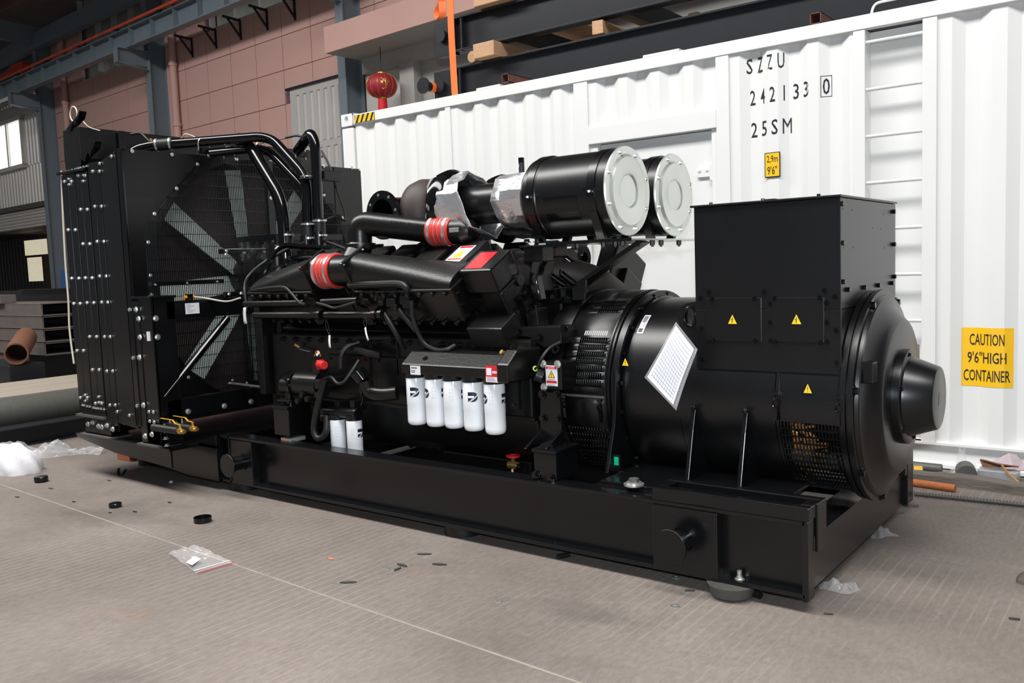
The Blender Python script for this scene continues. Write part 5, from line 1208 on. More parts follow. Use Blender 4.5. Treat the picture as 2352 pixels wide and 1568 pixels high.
c = at(664, 916, y=3.44); MB().box(c.x-.06, c.x+.06, 3.39, 3.53, c.z-.012, c.z).build('mount_plate', 'engine_grey', eng, 0, .003); MB().box(c.x-.075, c.x+.075, 3.36, 3.56, c.z-.05, c.z-.035).build('mount_plate', 'engine_black', eng, 0, .003); MB().cyl((c.x, 3.45, c.z-.04), (c.x, 3.45, c.z), .03, 12).build('mount_stud', 'black_gloss', eng)
MB().box(c.x-.075, c.x+.075, 3.37, 3.55, .40, c.z-.05).build('front_pedestal', 'black_paint', eng, 0, .004)
p = at(673, 1006, y=3.44); MB().box(p.x-.045, p.x+.05, 3.38, 3.50, .36, p.z+.012).build('pedestal_shim', 'zinc_plate', eng, 0, .003); MB().box(p.x-.02, p.x+.012, 3.378, 3.381, p.z-.012, p.z+.008).build('shim_tag', 'orange_tag', eng, 0)
MB().tube(smoothpath([at(743, 878, y=3.38), at(737, 905, y=3.38), at(727, 945, y=3.38), at(721, 985, y=3.38), at(728, 1005, y=3.38), at(742, 1003, y=3.39), at(750, 985, y=3.40), at(750, 955, y=3.42)]), .020, 14).build('drain_hose', 'rubber', eng)
MB().cyl(at(745, 872, y=3.38), at(740, 893, y=3.38), .025, 10).build('hose_fitting', 'engine_grey', eng)
c = at(728, 838, y=3.40); MB().box(c.x-.035, c.x+.03, 3.39, 3.45, c.z-.045, c.z+.025).build('solenoid', 'black_paint', eng, 0, .004)
c2 = at(737, 837, y=3.40); m = MB().cyl(c2+V((-.01, -.005, 0)), c2+V((.055, -.02, 0)), .026, 20); m.box(c2.x-.014, c2.x+.012, 3.375, 3.42, c2.z-.028, c2.z+.028); m.build('solenoid_cap', 'red_plastic', eng, 30, .004, label='red solenoid cap')
MB().tube(smoothpath([at(722, 818, y=3.41), at(727, 807, y=3.40), at(733, 808, y=3.40), at(736, 818, y=3.41)]), .003, 6).build('solenoid_wire', 'amber', eng)
MB().bar(at(727, 816, y=3.395), at(733, 808, y=3.395), .016, .003, V((0, -1, 0))).build('wire_tag', 'white_paper', eng, 0)
c = at(688, 797, y=3.54); MB().cyl(c, c+V((-.02, -.02, .02)), .010, 8).build('oil_cock', 'brass', eng); MB().bar(at(689, 801, y=3.53), at(711, 807, y=3.53), .014, .004).build('cock_tube', 'ink_grey', eng, 0)
c = at(1163, 815, y=3.5); MB().cyl(c, c+V((-.01, -.03, .02)), .013, 6).build('pressure_cock', 'brass', eng)
# sump drain valve
c = at(1179, 1068, y=3.62); m = MB().cyl(c-V((.03, 0, 0)), c+V((.03, 0, 0)), .020, 10); m.cyl(c, c+V((0, 0, .05)), .012, 8); m.build('sump_valve', 'brass', eng)
m = MB().ring(c+V((0, 0, .045)), (0, 0, 1), .038, .022, .010, 20); m.box(c.x-.03, c.x+.03, c.y-.006, c.y+.006, c.z+.045, c.z+.055); m.build('valve_wheel', 'red_plastic', eng)
MB().cyl(c+V((.03, 0, -.005)), c+V((.055, 0, -.005)), .018, 8).build('valve_plug', 'black_paint', eng)
MB().cyl(c+V((0, -.01, -.02)), c+V((0, -.01, -.08)), .006, 6).build('valve_tie', 'white_paper', eng)
# ---- rear mount: danger box, bracket and pedestal
c = at(1262, 860, y=3.52); x0, x1 = at(1240, 860, y=3.52).x, at(1290, 860, y=3.52).x
MB().box(x0, x1, 3.52, 3.66, at(1262, 895, y=3.52).z, at(1262, 832, y=3.52).z).build('rear_mount_block', 'engine_black', eng, 0, .006)
for px, py in ((1248, 835), (1281, 836), (1250, 889)): inst(BZ2, 'bolt', eng, at(px, py, y=3.52), (0, -1, 0))
lx0, lx1, lz0, lz1 = at(1254, 860, y=3.519).x, at(1280.5, 860, y=3.519).x, at(1266, 886, y=3.519).z, at(1266, 839, y=3.519).z
MB().box(lx0, lx1, 3.517, 3.520, lz0, lz1).build('danger_label', 'white_paper', eng, 0, label='white and red DANGER label with yellow warning triangle')
hh = lz1-lz0; ww = lx1-lx0
for a, b in ((.83, .95), (.14, .26)): MB().box(lx0+.06*ww, lx1-.06*ww, 3.5162, 3.517, lz0+a*hh, lz0+b*hh).build('label_band', 'sticker_red', eng, 0)
m = MB(); text(m, 'DANGER', (lx0+.34*ww, 3.5156, lz0+.855*hh), (.45*ww, 0, 0), (0, 0, .07*hh)); flat(m, (lx0+.20*ww, 3.5156, lz0+.85*hh), (lx0+.30*ww, 3.5156, lz0+.85*hh), (lx0+.25*ww, 3.5156, lz0+.93*hh)); m.build('label_word', 'white_paper', eng, 0)
def tri(m, cx, y, z, w_, h): flat(m, (cx-w_/2, y, z), (cx+w_/2, y, z), (cx, y, z+h))
m = MB(); tri(m, (lx0+lx1)/2, 3.5162, lz0+.40*hh, .60*ww, .38*hh); m.build('label_triangle', 'ink', eng, 0)
m = MB(); tri(m, (lx0+lx1)/2, 3.5156, lz0+.425*hh, .46*ww, .30*hh); m.build('label_triangle', 'sticker_yellow', eng, 0)
m = MB(); text(m, '!', ((lx0+lx1)/2-.035*ww, 3.515, lz0+.455*hh), (.07*ww, 0, 0), (0, 0, .19*hh)); 
for k in range(2): m.box(lx0+.2*ww, lx1-.2*ww, 3.5156, 3.5160, lz0+.05*hh+k*.26*hh, lz0+.065*hh+k*.26*hh)
m.build('label_mark', 'ink', eng, 0)
q0, q1 = at(1236, 1012, y=3.42), at(1290, 905, y=3.52)
MB().prism([at(1240, 900, y=3.50), at(1285, 902, y=3.50), at(1290, 980, y=3.50), at(1285, 1030, y=3.50), at(1240, 1030, y=3.50)], (0, .02, 0)).build('mount_bracket', 'black_paint', eng, 0, .004)
for px, py in ((1246, 905), (1279, 908), (1248, 961), (1282, 963)): inst(BK2, 'bolt', eng, at(px, py, y=3.498), (0, -1, 0))
for px0, px1 in ((1240, 1225), (1288, 1275)):
    a, b, c_ = at(px0, 985, y=3.50), at(px1, 1035, y=3.34), at(px0, 1037, y=3.50)
    MB().prism([a, V((a.x, 3.36, b.z)), V((a.x, 3.50, b.z))], (.014, 0, 0)).build('mount_gusset', 'black_paint', eng, 0, .002)
p0, p1 = at(1226, 1060, y=3.35), at(1277, 1060, y=3.35); zpt = at(1250, 1040, y=3.35).z
MB().box(p0.x, p1.x, 3.35, 3.54, .37, zpt).build('rear_pedestal', 'black_paint', eng, 0, .005)
MB().box(p0.x-.006, p1.x+.006, 3.34, 3.55, zpt, zpt+.018).build('pedestal_plate', 'black_paint', eng, 0, .004)
for px, py in ((1231, 1092), (1266, 1101)): inst(BK2, 'bolt', eng, at(px, py, y=3.345), (0, -1, 0))
for px, py in ((1268, 1030),): inst(BK2, 'bolt', eng, at(px, py, y=3.40), (0, 0, 1))
for s in (1,): MB().box(-4.6, -4.35, 4.70, 4.86, .37, .80).build('front_pedestal', 'black_paint', eng, 0, .004); MB().box(p0.x, p1.x, 4.72, 4.9, .37, .85).build('rear_pedestal', 'black_paint', eng, 0, .004)
# ================================================================ alternator
AZ = .755; AX = V((1, 0, 0))
def dr(x, r, ph): return V((x, YM-r*cos(ph), AZ+r*sin(ph)))      # ph = 0 faces the camera side, pi/2 is up
RD = .450
XD0, XD1 = -2.16, -1.40
m = MB().lathe((XD0, YM, AZ), AX, [(0, .30), (0, RD), (XD1-XD0, RD), (XD1-XD0, .30)], 72)
alt = m.build('alternator', 'black_satin', G, 28, label='black drum-shaped alternator with terminal box')
# upper shell over the exciter end; lower part is an open grille
def shell(x0, x1, r, p0, p1, n, mat, nm, th=.008, **k):
    m = MB(); P = [p0+(p1-p0)*i/n for i in range(n+1)]
    m.loft([[dr(x0, r, p), dr(x1, r, p), dr(x1, r-th, p), dr(x0, r-th, p)] for p in P]); return m.build(nm, mat, alt, 30, **k)
XG0, XG1 = -1.395, -1.115
shell(XG0, XG1, RD, radians(-4), radians(205), 40, 'black_satin', 'end_shell')
MB().lathe((XG0, YM, AZ), AX, [(0, RD+.004), (0, RD-.03), (.014, RD-.03), (.014, RD+.004)], 64, True).build('shell_rim', 'black_satin', alt, 30)
shell(XG0+.02, XG1-.01, RD+.004, radians(-9), radians(4), 4, 'black_satin', 'grille_flap', .006)
# grille: real bars, wide slots
m = MB(); n = 17; r = RD+.001
ang = [radians(-9-i*4.35) for i in range(20)]
for i in range(n+1):
    x = XG0+.02+(XG1-XG0-.03)*i/n; m.loft([[dr(x-.0028, r, p), dr(x+.0028, r, p), dr(x+.0028, r-.004, p), dr(x-.0028, r-.004, p)] for p in [radians(-9-83*k/30) for k in range(31)]])
for p in ang: m.loft([[dr(x, r+.0005, p-.006), dr(x, r+.0005, p+.006), dr(x, r-.004, p+.006), dr(x, r-.004, p-.006)] for x in (XG0+.016, XG1-.008)])
m.build('vent_grille', 'black_satin', alt, 0, kind='stuff', label='black slotted vent grille over copper windings')
# windings behind the grille
rnd = random.Random(3)
MB().lathe((XG0, YM, AZ), AX, [(.0, .25), (.0, .40), (.06, .405), (.07, .30), (.27, .26)], 48).build('winding_core', 'black_paint', alt)
for k in range(26):
    p = radians(-12-rnd.random()*80); x = XG0+.03+rnd.random()*.10; rr = .385+rnd.random()*.03
    MB().tube([dr(x+rnd.uniform(-.02, .09)*t, rr-.01*t, p+.16*t*rnd.uniform(.6, 1.4)) for t in (0, .33, .66, 1)], .009+rnd.random()*.004, 7).build('copper_coil', 'copper', alt)
for k in range(10): MB().tube([dr(XG0+.05, .41, radians(-10-8*k-t*6)) for t in (0, .5, 1)]+[dr(XG0+.15, .39, radians(-14-8*k))], .007, 6).build('coil_lead', 'copper', alt)
m = MB()
for k in range(24): p = radians(-50-k*1.9); m.loft([[dr(x, .425, p-.010), dr(x, .425, p+.010), dr(x, .418, p+.010), dr(x, .418, p-.010)] for x in (XG0+.10, XG1-.01)])
m.build('inner_louvre', 'grey_metal', alt, 0, kind='stuff')
m = MB()
for k in range(12): m.loft([[dr(XG0+.03+.021*k, .425, p), dr(XG0+.042+.021*k, .425, p), dr(XG0+.042+.021*k, .415, p), dr(XG0+.03+.021*k, .415, p)] for p in (radians(-33), radians(-38), radians(-43))])
m.build('inner_band', 'dark_metal', alt, 0, kind='stuff')
# latches of grille and fan cover
def latch(x, ph, r, s=1., mat='black_gloss'):
    m = MB(); t_ = V((0, sin(ph), cos(ph))); o = V((0, -cos(ph), sin(ph))); c = dr(x, r, ph)
    m.obox(c+o*.006, (.010*s, 0, 0), t_*.045*s, o*.006); m.obox(c+o*.012-t_*.03*s, (.007*s, 0, 0), t_*.03*s, o*.006)
    m.tube([c+o*.016+V((.012*s*cos(a), 0, 0))+t_*(.018*sin(a)*s+.015) for a in [2*pi*i/12 for i in range(13)]], .003, 6, False)
    m.obox(c+o*.004+t_*.06*s, (.014*s, 0, 0), t_*.008*s, o*.008)
    m.build('toggle_latch', mat, alt, 30)
latch(XG0+.005, radians(-1), RD+.002); latch(XG1-.004, radians(-1), RD+.012)
# fan cover with open louvre slots
XC0, XC1, RC = -2.505, -2.236, .490
def slotted(x0, x1, p0, p1, nx, rows, mx0, mx1, nm='fan_cover'):
    """curved sheet between p0 and p1; rows = list of (pa, pb, xa, xb, n) slot rows actually cut out"""
    m = MB(); edges = sorted({p0, p1, *[q for r_ in rows for q in r_[:2]]})
    for a, b in zip(edges, edges[1:]):
        row = next((r_ for r_ in rows if abs(r_[0]-a) < 1e-6 and abs(r_[1]-b) < 1e-6), None)
        ns = max(1, int((b-a)/radians(5)))
        segs = [(x0, x1)]
        if row:
            xa, xb, k = row[2:]; pt = (xb-xa)/k; segs = [(x0, xa)]
            for i in range(k): segs.append((xa+pt*i+pt*.62, xa+pt*(i+1)))
            segs.append((xb, x1))
        for s0, s1 in segs:
            P = [a+(b-a)*i/ns for i in range(ns+1)]
            m.grid([[dr(s0, RC, p), dr(s1, RC, p)] for p in P]); 
    o = m.build(nm, 'cover_black', alt, 30); md = o.modifiers.new('solid', 'SOLIDIFY'); md.thickness = .003; md.offset = 0
    return o
rows = []
for i in range(6):
    a = radians(8.2+i*4.35); rows.append((a, a+radians(3.55), XC0+.085, XC1-.022, 13))
rows.append((radians(3.6), radians(7.5), XC0+.025, XC1-.022, 17))
for i in range(3):
    a = radians(52+i*5); rows.append((a, a+radians(3.6), XC0+.12, XC1-.03, 9))
slotted(XC0, XC1, radians(-1.5), radians(181.5), 0, rows, 0, 0)
rows = [(radians(-22-i*4.6-3.6), radians(-22-i*4.6), XC0+.03, XC1-.022, 13) for i in range(9)]
slotted(XC0+.006, XC1, radians(-75), radians(-1.5), 0, rows, 0, 0, 'lower_fan_cover')
MB().loft([[dr(XC0, RC+.003, p), dr(XC1, RC+.003, p), dr(XC1, RC-.002, p), dr(XC0, RC-.002, p)] for p in (radians(-2.6), radians(-1.2))]).build('cover_lip', 'steel_dusty', alt, 0)
for k in range(12):   # blind louvres above the open rows
    x = XC0+.10+k*.0115; MB().loft([[dr(x, RC+.0015, p), dr(x+.007, RC+.0015, p), dr(x+.007, RC, p), dr(x, RC, p)] for p in (radians(34.8), radians(36.5), radians(38))]).build('blind_louvre', 'black_gloss', alt, 0)
latch(XC0+.03, radians(-9), RC+.002, .9); latch(XC1-.03, radians(-10), RC+.002, .9)
for x0, x1, r0, r1 in ((XC0, XC0+.012, RC, .3), (XC1-.004, XC1+.004, RC+.004, .3)): MB().ring((x0, YM, AZ), AX, r0, r1, x1-x0, 64).build('cover_end', 'black_satin', alt)
# fan seen through the slots
MB().lathe((XC0+.01, YM, AZ), AX, [(0, .2), (0, .30), (.24, .30), (.24, .2)], 40).build('fan_drum', 'black_paint', alt)
for k in range(26):
    a = 2*pi*k/26; m = MB(); m.add([dr(XC0+.03, .31, a), dr(XC0+.03, .43, a+.10), dr(XC1-.03, .43, a+.16), dr(XC1-.03, .31, a+.05)], [(0, 1, 2, 3)]); m.build('fan_vane', 'dark_metal', alt, 0)
# lettering pressed into the cover
def wraptext(body, x0, x1, p0, p1, r, mat, nm):
    vs, fs = _tc.get(body) or txtmesh(body); _tc[body] = (vs, fs); m = MB()
    m.add([dr(x1-(x1-x0)*b, r, p0+(p1-p0)*a) for a, b in vs], fs); m.build(nm, mat, alt, 0, label='embossed lettering CoreCooling')
wraptext('CoreCooling', XC0+.028, XC0+.066, radians(10), radians(33), RC+.0026, 'black_gloss', 'cover_lettering')
wraptext('TM', XC0+.026, XC0+.044, radians(33.8), radians(36.6), RC+.0026, 'black_gloss', 'cover_lettering')
# bolted flange rings
MB().lathe((XC1+.004, YM, AZ), AX, [(0, .4), (0, .487), (.018, .490), (.018, .470), (.030, .470), (.030, .488), (.062, .488), (.066, RD), (.066, .4)], 72).build('drive_end_ring', 'black_satin', alt, 25)
for k in range(20): a = 2*pi*k/20+.12; inst(BK, 'bolt', alt, dr(XC1+.068, .467, a), (1, 0, 0))
MB().lathe((XD0+.0, YM, AZ), AX, [(0, RD), (.004, RD+.010), (.010, RD)], 72).build('ring_weld', 'black_gloss', alt, 40)
MB().lathe((XD0+.30, YM, AZ), AX, [(0, RD), (.001, RD+.001), (.003, RD)], 72).build('body_seam', 'black_gloss', alt, 40)
# feet: base plates and ribs
for s in (1, -1):
    y0, y1 = YM-s*.73, YM-s*.30
    MB().box(-2.13, -1.30, min(y0, y1), max(y0, y1), Z1, Z1+.022).build('foot_plate', 'black_paint', alt, 0, .004)
    for px, top in ((1410, 905), (1583, 935), (1702, 942)):
        x = at(px, 1000, y=3.63).x; zt_ = at(px, top, y=3.64).z
        prof = [(YM-.56, Z1+.02), (YM-.50, zt_-.10), (YM-.47, zt_)]+[(dr(0, RD-.004, p).y, dr(0, RD-.004, p).z) for p in [radians(v) for v in (-4, -15, -27, -39, -51)]]+[(YM-.24, Z1+.02)]
        if px == 1410: prof = [(YM-.60, Z1+.02), (YM-.52, .62), (YM-.497, AZ+.13)]+[(dr(0, RD-.004, p).y, dr(0, RD-.004, p).z) for p in [radians(v) for v in (10, -4, -15, -27, -39, -51)]]+[(YM-.24, Z1+.02)]
        MB().prism([(x, YM+s*(a-YM), b) for a, b in prof], (.020, 0, 0)).build('foot_rib', 'black_paint', alt, 0, .003)
        if s > 0 and px != 1410: c = V((x+.01, YM-.475, zt_)); MB().lathe(c-V((0, 0, .012)), (0, 0, 1), [(0, 0), (0, .016), (.012, .014), (.018, .006), (.018, 0)], 10).build('rib_weld', 'black_gloss', alt)
c = at(1456, 1114, z=Z1+.022); MB().cyl(c, c+V((0, 0, .008)), .046, 28).build('foot_washer', 'zinc', alt); MB().cyl(c+V((0, 0, .008)), c+V((0, 0, .032)), .024, 6).build('foot_bolt', 'dark_metal', alt); MB().cyl(c+V((0, 0, .008)), c+V((0, 0, .016)), .034, 24).build('foot_washer', 'zinc', alt)
# lifting eye plate
pe = [(1557, 738), (1562, 707), (1575, 697), (1602, 692), (1602, 790), (1580, 800), (1560, 770)]
def _edge(a):      # where the plate outline lies in a direction from the eye's centre
    cx, cy, dx, dy = 1585, 727, cos(a), sin(a); best = 1e9
    for (x0, y0), (x1, y1) in zip(pe, pe[1:]+pe[:1]):
        ex, ey = x1-x0, y1-y0; D = dx*ey-dy*ex
        if abs(D) < 1e-9: continue
        t = ((x0-cx)*ey-(y0-cy)*ex)/D; u = ((x0-cx)*dy-(y0-cy)*dx)/D
        if t > 0 and -1e-6 <= u <= 1+1e-6: best = min(best, t)
    return at(cx+dx*best, cy+dy*best, y=3.735)
an_ = [2*pi*i/48 for i in range(48)]; hx = [at(1585+13*cos(a), 727+22*sin(a), y=3.735) for a in an_]; ox = [_edge(a) for a in an_]
n_ = 48; bk_ = V((0, .03, 0)); m = MB(); m.add(hx+ox+[p+bk_ for p in hx]+[p+bk_ for p in ox], [q for i in range(n_) for j in [(i+1) % n_] for q in ((i, j, n_+j, n_+i), (2*n_+i, 2*n_+j, 3*n_+j, 3*n_+i), (i, j, 2*n_+j, 2*n_+i), (n_+i, n_+j, 3*n_+j, 3*n_+i))])
m.build('lifting_plate', 'black_satin', alt, 30)
m = MB(); m.tube([p-V((0, .003, 0)) for p in hx]+[hx[0]-V((0, .003, 0))], .005, 6, False); m.build('hole_rim', 'black_gloss', alt)
# ---- terminal box
BX0, BX1, BY0, BY1, BZ0, BZ1 = -1.774, -1.125, 3.70, 4.566, 1.17, 1.632
m = MB().box(BX0, BX1, BY0, BY1, BZ0, BZ1); tbx = m.build('terminal_box', 'black_satin', alt, 0, .004)
m = MB(); m.prism([(BX0, BY0, .895), (BX0, BY0, BZ0), (BX0, BY1, BZ0), (BX0, BY1, .895), (BX0, YM+.36, 1.03), (BX0, YM, 1.19), (BX0, YM-.36, 1.03)], (BX1-BX0, 0, 0)); m.build('box_skirt', 'black_satin', alt, 0, .003)
MB().box(BX0-.014, BX1+.012, BY0-.012, BY1+.012, BZ1, BZ1+.010).build('box_lid', 'black_satin', alt, 0, .003)
MB().box(BX1, BX1+.006, BY0+.0, BY1, BZ0+.0, BZ1-.002).build('end_panel', 'black_satin', alt, 0, .002)
MB().box(BX1, BX1+.003, BY0+.0, BY1, .93, BZ0-.004).build('end_panel', 'black_satin', alt, 0)
MB().box(BX1-.006, BX1+.008, BY0-.004, BY0+.004, .90, BZ1).build('corner_strip', 'black_satin', alt, 0, .002)
def npt(px, py): return at(px, py, y=BY0)
for (a, b), (c_, d) in (((1622, 684), (1751, 785)), ((1771, 683), (1894, 787))):
    p, q = npt(a, b), npt(c_, d); MB().box(p.x, q.x, BY0-.006, BY0+.002, q.z, p.z).build('access_panel', 'black_satin', alt, 0, .002)
for px, py in ((1628, 671), (1756, 670), (1895, 667), (1609, 684), (1637, 687), (1734, 686), (1780, 685), (1884, 684), (1918, 681), (1770, 697), (1899, 695), (1611, 755), (1640, 781), (1736, 782), (1770, 740), (1900, 740), (1921, 758), (1771, 783), (1782, 784), (1886, 786), (1900, 785), (1614, 825), (1922, 833)):
    inst(BKS, 'bolt', alt, npt(px, py)-V((0, .006, 0)), (0, -1, 0))
for px, py in ((1930, 468), (1932, 558), (1934, 647), (2050, 486), (2051, 561), (2052, 635), (2046, 650), (2015, 655), (1983, 660), (1945, 665)):
    c = at(px, py, x=BX1+.006); MB().cyl(c, c+V((.014, 0, 0)), .010, 8).build('end_bolt', 'black_gloss', alt)
m = MB()
for px, py in ((1937, 479), (1957, 482), (2030, 492), (2045, 494), (2005, 523), (2023, 525), (1939, 568), (1960, 568), (2032, 569), (2047, 569)): c = at(px, py, x=BX1+.0065); m.cyl(c, c+V((.0006, 0, 0)), .004, 8)
m.build('rivet_hole_discs', 'black_gloss', alt, 0, kind='stuff')  # raised black discs standing for the panel's dark rivet holes
for px, py in ((1635, 470), (1754, 461), (1882, 450)): c = at(px, py, y=BY0+.03); MB().cyl((c.x, BY0+.02, BZ1+.008), (c.x, BY0+.02, BZ1+.020), .008, 8).build('lid_bolt', 'black_gloss', alt)
c = at(1772, 459, y=BY0+.08); MB().box(c.x-.025, c.x+.025, BY0+.06, BY0+.09, BZ1+.01, BZ1+.018).build('lid_clip', 'black_gloss', alt, 0)
def warn(px, py, w_, h, mark, y, surf=None):
    c = at(px, py, y=y); m = MB(); x, z = c.x, c.z-h/2
    s = MB().prism([(x-w_/2, y, z), (x+w_/2, y, z), (x, y, z+h)], (0, .0015, 0)).build('warning_sticker', 'sticker_yellow', alt, 0, .002, label='yellow triangular warning sticker')
    m = MB(); yy = y-.0006
    if mark == '!': text(m, '!', (x-w_*.045, yy, z+h*.14), (w_*.09, 0, 0), (0, 0, h*.52))
    else:
        Z = [(.06, .72), (-.16, .40), (.0, .42), (-.06, .22), (-.12, .24), (-.02, .10), (.05, .28), (0, .26), (.09, .50), (-.03, .48), (.11, .70)]
        flat(m, *[(x+a*w_, yy, z+b*h) for a, b in Z])
    m.build('sticker_mark', 'ink', alt, 0)
warn(1682, 733, .042, .042, 'z', BY0-.008); warn(1829, 733, .042, .042, 'z', BY0-.008)
warn(1436, 831, .036, .038, '!', dr(0, RD, radians(7)).y-.004); warn(1855, 892, .036, .040, '!', dr(0, RD, radians(3)).y-.004)
# barcode sticker and green tag on the drum
def drumpatch(pts, r, mat, nm, n=8):     # pts: (px at top-left, ...) as x range and angle range
    x0, x1, p0, p1, sk = pts; m = MB(); m.grid([[dr(x0+sk*i/n, r, p0+(p1-p0)*i/n), dr(x1+sk*i/n, r, p0+(p1-p0)*i/n)] for i in range(n+1)]); return m.build(nm, mat, alt, 30)
xs = at(1453, 735, y=3.80).x+.062
drumpatch((xs-.035, xs+.0, radians(40), radians(56), .0), RD+.0012, 'white_paper', 'barcode_sticker'); m = MB()
for k in range(14): p = radians(49+k*.42); m.grid([[dr(xs-.030, RD+.0018, q), dr(xs-.006, RD+.0018, q)] for q in (p, p+radians(.2))])
m.grid([[dr(xs-.030, RD+.0018, q), dr(xs-.008, RD+.0018, q)] for q in (radians(41), radians(44))]); m.build('barcode', 'logo_navy', alt, 0)
m = MB(); m.grid([[dr(xs-.013, RD+.0018, q), dr(xs-.010, RD+.0018, q)] for q in (radians(45), radians(48.5))]); m.build('red_print', 'sticker_red', alt, 0)
c = at(1425, 1055, y=3.62); MB().box(c.x-.012, c.x+.012, 3.58, 3.584, c.z-.02, c.z+.02).build('green_sticker', 'green', alt, 0)
MB().box(c.x-.02, c.x+.02, 3.582, 3.60, c.z-.05, c.z+.03).build('sticker_pad', 'black_paint', alt, 0)
# ---- exciter end: rings, end bell, hub and cone cover
XE = XG1
MB().lathe((XE-.01, YM, AZ), AX, [(0, .40), (0, .468), (.008, .474), (.030, .474), (.032, .462), (.040, .462), (.042, .478), (.062, .478), (.064, .455), (.078, .450), (.078, .3)], 80).build('end_ring', 'black_satin', alt, 22)
MB().lathe((XE+.0, YM, AZ), AX, [(0, RD+.005), (.006, RD+.018), (.012, RD+.005)], 80).build('ring_weld', 'black_gloss', alt, 40)
MB().lathe((XE+.068, YM, AZ), AX, [(0, .446), (.004, .444), (.016, .40), (.05, .36), (.064, .345), (.068, .330), (.068, .10)], 80).build('end_bell', 'iron_brown' if False else 'black_satin', alt, 30)
for ph in (65, 118, -38, -85, 10, 160, 200): 
    a = radians(ph); c = dr(XE+.052, .462, a); inst(BK2, 'bolt', alt, c, (1, 0, 0))
for a in (radians(22), radians(158)): c = dr(XE+.085, .40, a); MB().obox(c, (.030, 0, 0), V((0, 0, .045)), V((0, .035, 0))).build('bell_lug', 'black_paint', alt, 0, .005)
c = dr(XE+.085, .40, radians(-118)); MB().obox(c, (.02, 0, 0), V((0, 0, .055)), V((0, .014, 0))).build('bell_lug', 'black_paint', alt, 0, .003)
XH = XE+.136
MB().lathe((XH, YM, AZ), AX, [(-.01, .05), (-.01, .205), (.0, .212), (.030, .212), (.034, .205), (.034, .1)], 64).build('hub_flange', 'black_satin', alt, 30)
MB().lathe((XH+.03, YM, AZ), AX, [(0, .17), (.002, .180), (.004, .178), (.012, .176), (.112, .140), (.118, .136), (.120, .130), (.120, 0)], 64).build('hub_cover', 'black_satin', alt, 28)
for k in range(6): a = 2*pi*k/6+.3; inst(BKS, 'bolt', alt, dr(XH+.034, .196, a), (1, 0, 0))
c = V((XH+.1505, YM, AZ)); m = MB(); flat(m, c+V((.0004, -.03, -.03)), c+V((.0004, .012, -.025)), c+V((.0004, -.01, .035))); m.build('paper_tag', 'pale_board', alt, 0)
# ================================================================ things hung on or lying on the machine
tl = at(1557, 738, y=3.66); rt = at(1607, 801, y=3.60); bt = at(1558, 941, y=3.52); lf = at(1485, 865, y=3.54)
t = thing('document_sleeve', 'clear plastic sleeve with printed form sheet hanging against the alternator', 'document', tl)
def sleeve(u, v, off):
    p = tl*(1-u)*(1-v)+rt*u*(1-v)+lf*(1-u)*v+bt*u*v
    b = sin(pi*u)*sin(pi*v)*.010; w_ = .020*sin(pi*v)*(1-2*u)
    return p+V((.0, -.02-b*1.2+off, 0))+V((w_*.4, 0, w_*.5))
n = 14
MB().grid([[sleeve(i/n, j/n, 0) for i in range(n+1)] for j in range(n+1)]).build('sleeve', 'film_sleeve', t, 60)
MB().grid([[sleeve(.05+.83*i/n, .05+.92*j/n, .003) for i in range(n+1)] for j in range(n+1)]).build('form_sheet', 'white_paper', t, 60)
m = MB()
def ln(u0, v0, u1, v1, w_=.0012):
    k = 10
    for i in range(k):
        a, b = i/k, (i+1)/k; q = [(u0+(u1-u0)*a, v0+(v1-v0)*a), (u0+(u1-u0)*b, v0+(v1-v0)*b)]
        dx, dy = (v1-v0), (u1-u0); L_ = math.hypot(dx, dy)+1e-9; ox, oy = dx/L_*w_*4, -dy/L_*w_*4
        m.add([sleeve(q[0][0]+ox, q[0][1]+oy, .002), sleeve(q[1][0]+ox, q[1][1]+oy, .002), sleeve(q[1][0]-ox, q[1][1]-oy, .002), sleeve(q[0][0]-ox, q[0][1]-oy, .002)], [(0, 1, 2, 3)])
for i in range(15): ln(.12, .12+.055*i, .82, .12+.055*i, .0011)
for i in range(11): ln(.12+.07*i, .30, .12+.07*i, .92, .0011)
m.build('form_lines', 'form_ink', t, 0)
m = MB()
for i in range(26): ln(.93, .03+.036*i, .98, .03+.036*i, .0016)
m.build('binder_strip', 'ink_grey', t, 0)
def hangtag(px, py, y, w_, h, tilt, knot, lab):
    c = at(px, py, y=y); t = thing('hang_tag', lab, 'tag', c, 'paper tags wired to the engine')
    u = V((cos(tilt), 0, sin(tilt))); d = V((sin(tilt), 0, -cos(tilt))); g = []
    for j in range(7):
        s = j/6; bend = .012*sin(s*2.2)
        g.append([c+u*(w_*(i-.5))+d*h*s+V((bend*.4, -bend, 0)) for i in range(2)])
    o = MB().grid(g).build('tag', 'white_paper', t, 60); o.modifiers.new('solid', 'SOLIDIFY').thickness = .001
    k = at(*knot, y=y+.01); MB().tube(smoothpath([c+d*.008, (c+k)/2+V((.01, 0, 0)), k, (c+k)/2-V((.012, 0, 0)), c+d*.008]), .0007, 5).build('tag_wire', 'dark_metal', t)
hangtag(562, 706, 3.42, .031, .105, .08, (564, 672), 'larger white paper tag hanging at the front end of the fuel rails')
hangtag(757, 770, 3.38, .017, .072, .10, (748, 732), 'narrow straight white tag hanging below the middle of the lower fuel rail')
hangtag(839, 752, 3.35, .014, .075, .35, (838, 728), 'narrow curled white tag hanging at the rear end of the lower fuel rail')
c = at(1194, 415, y=3.88); c = V((c.x, 3.90, 1.752+.150)); t = thing('marker_bottle', 'small black bottle with lime label standing on the foil wrapped pipe', 'bottle', c)
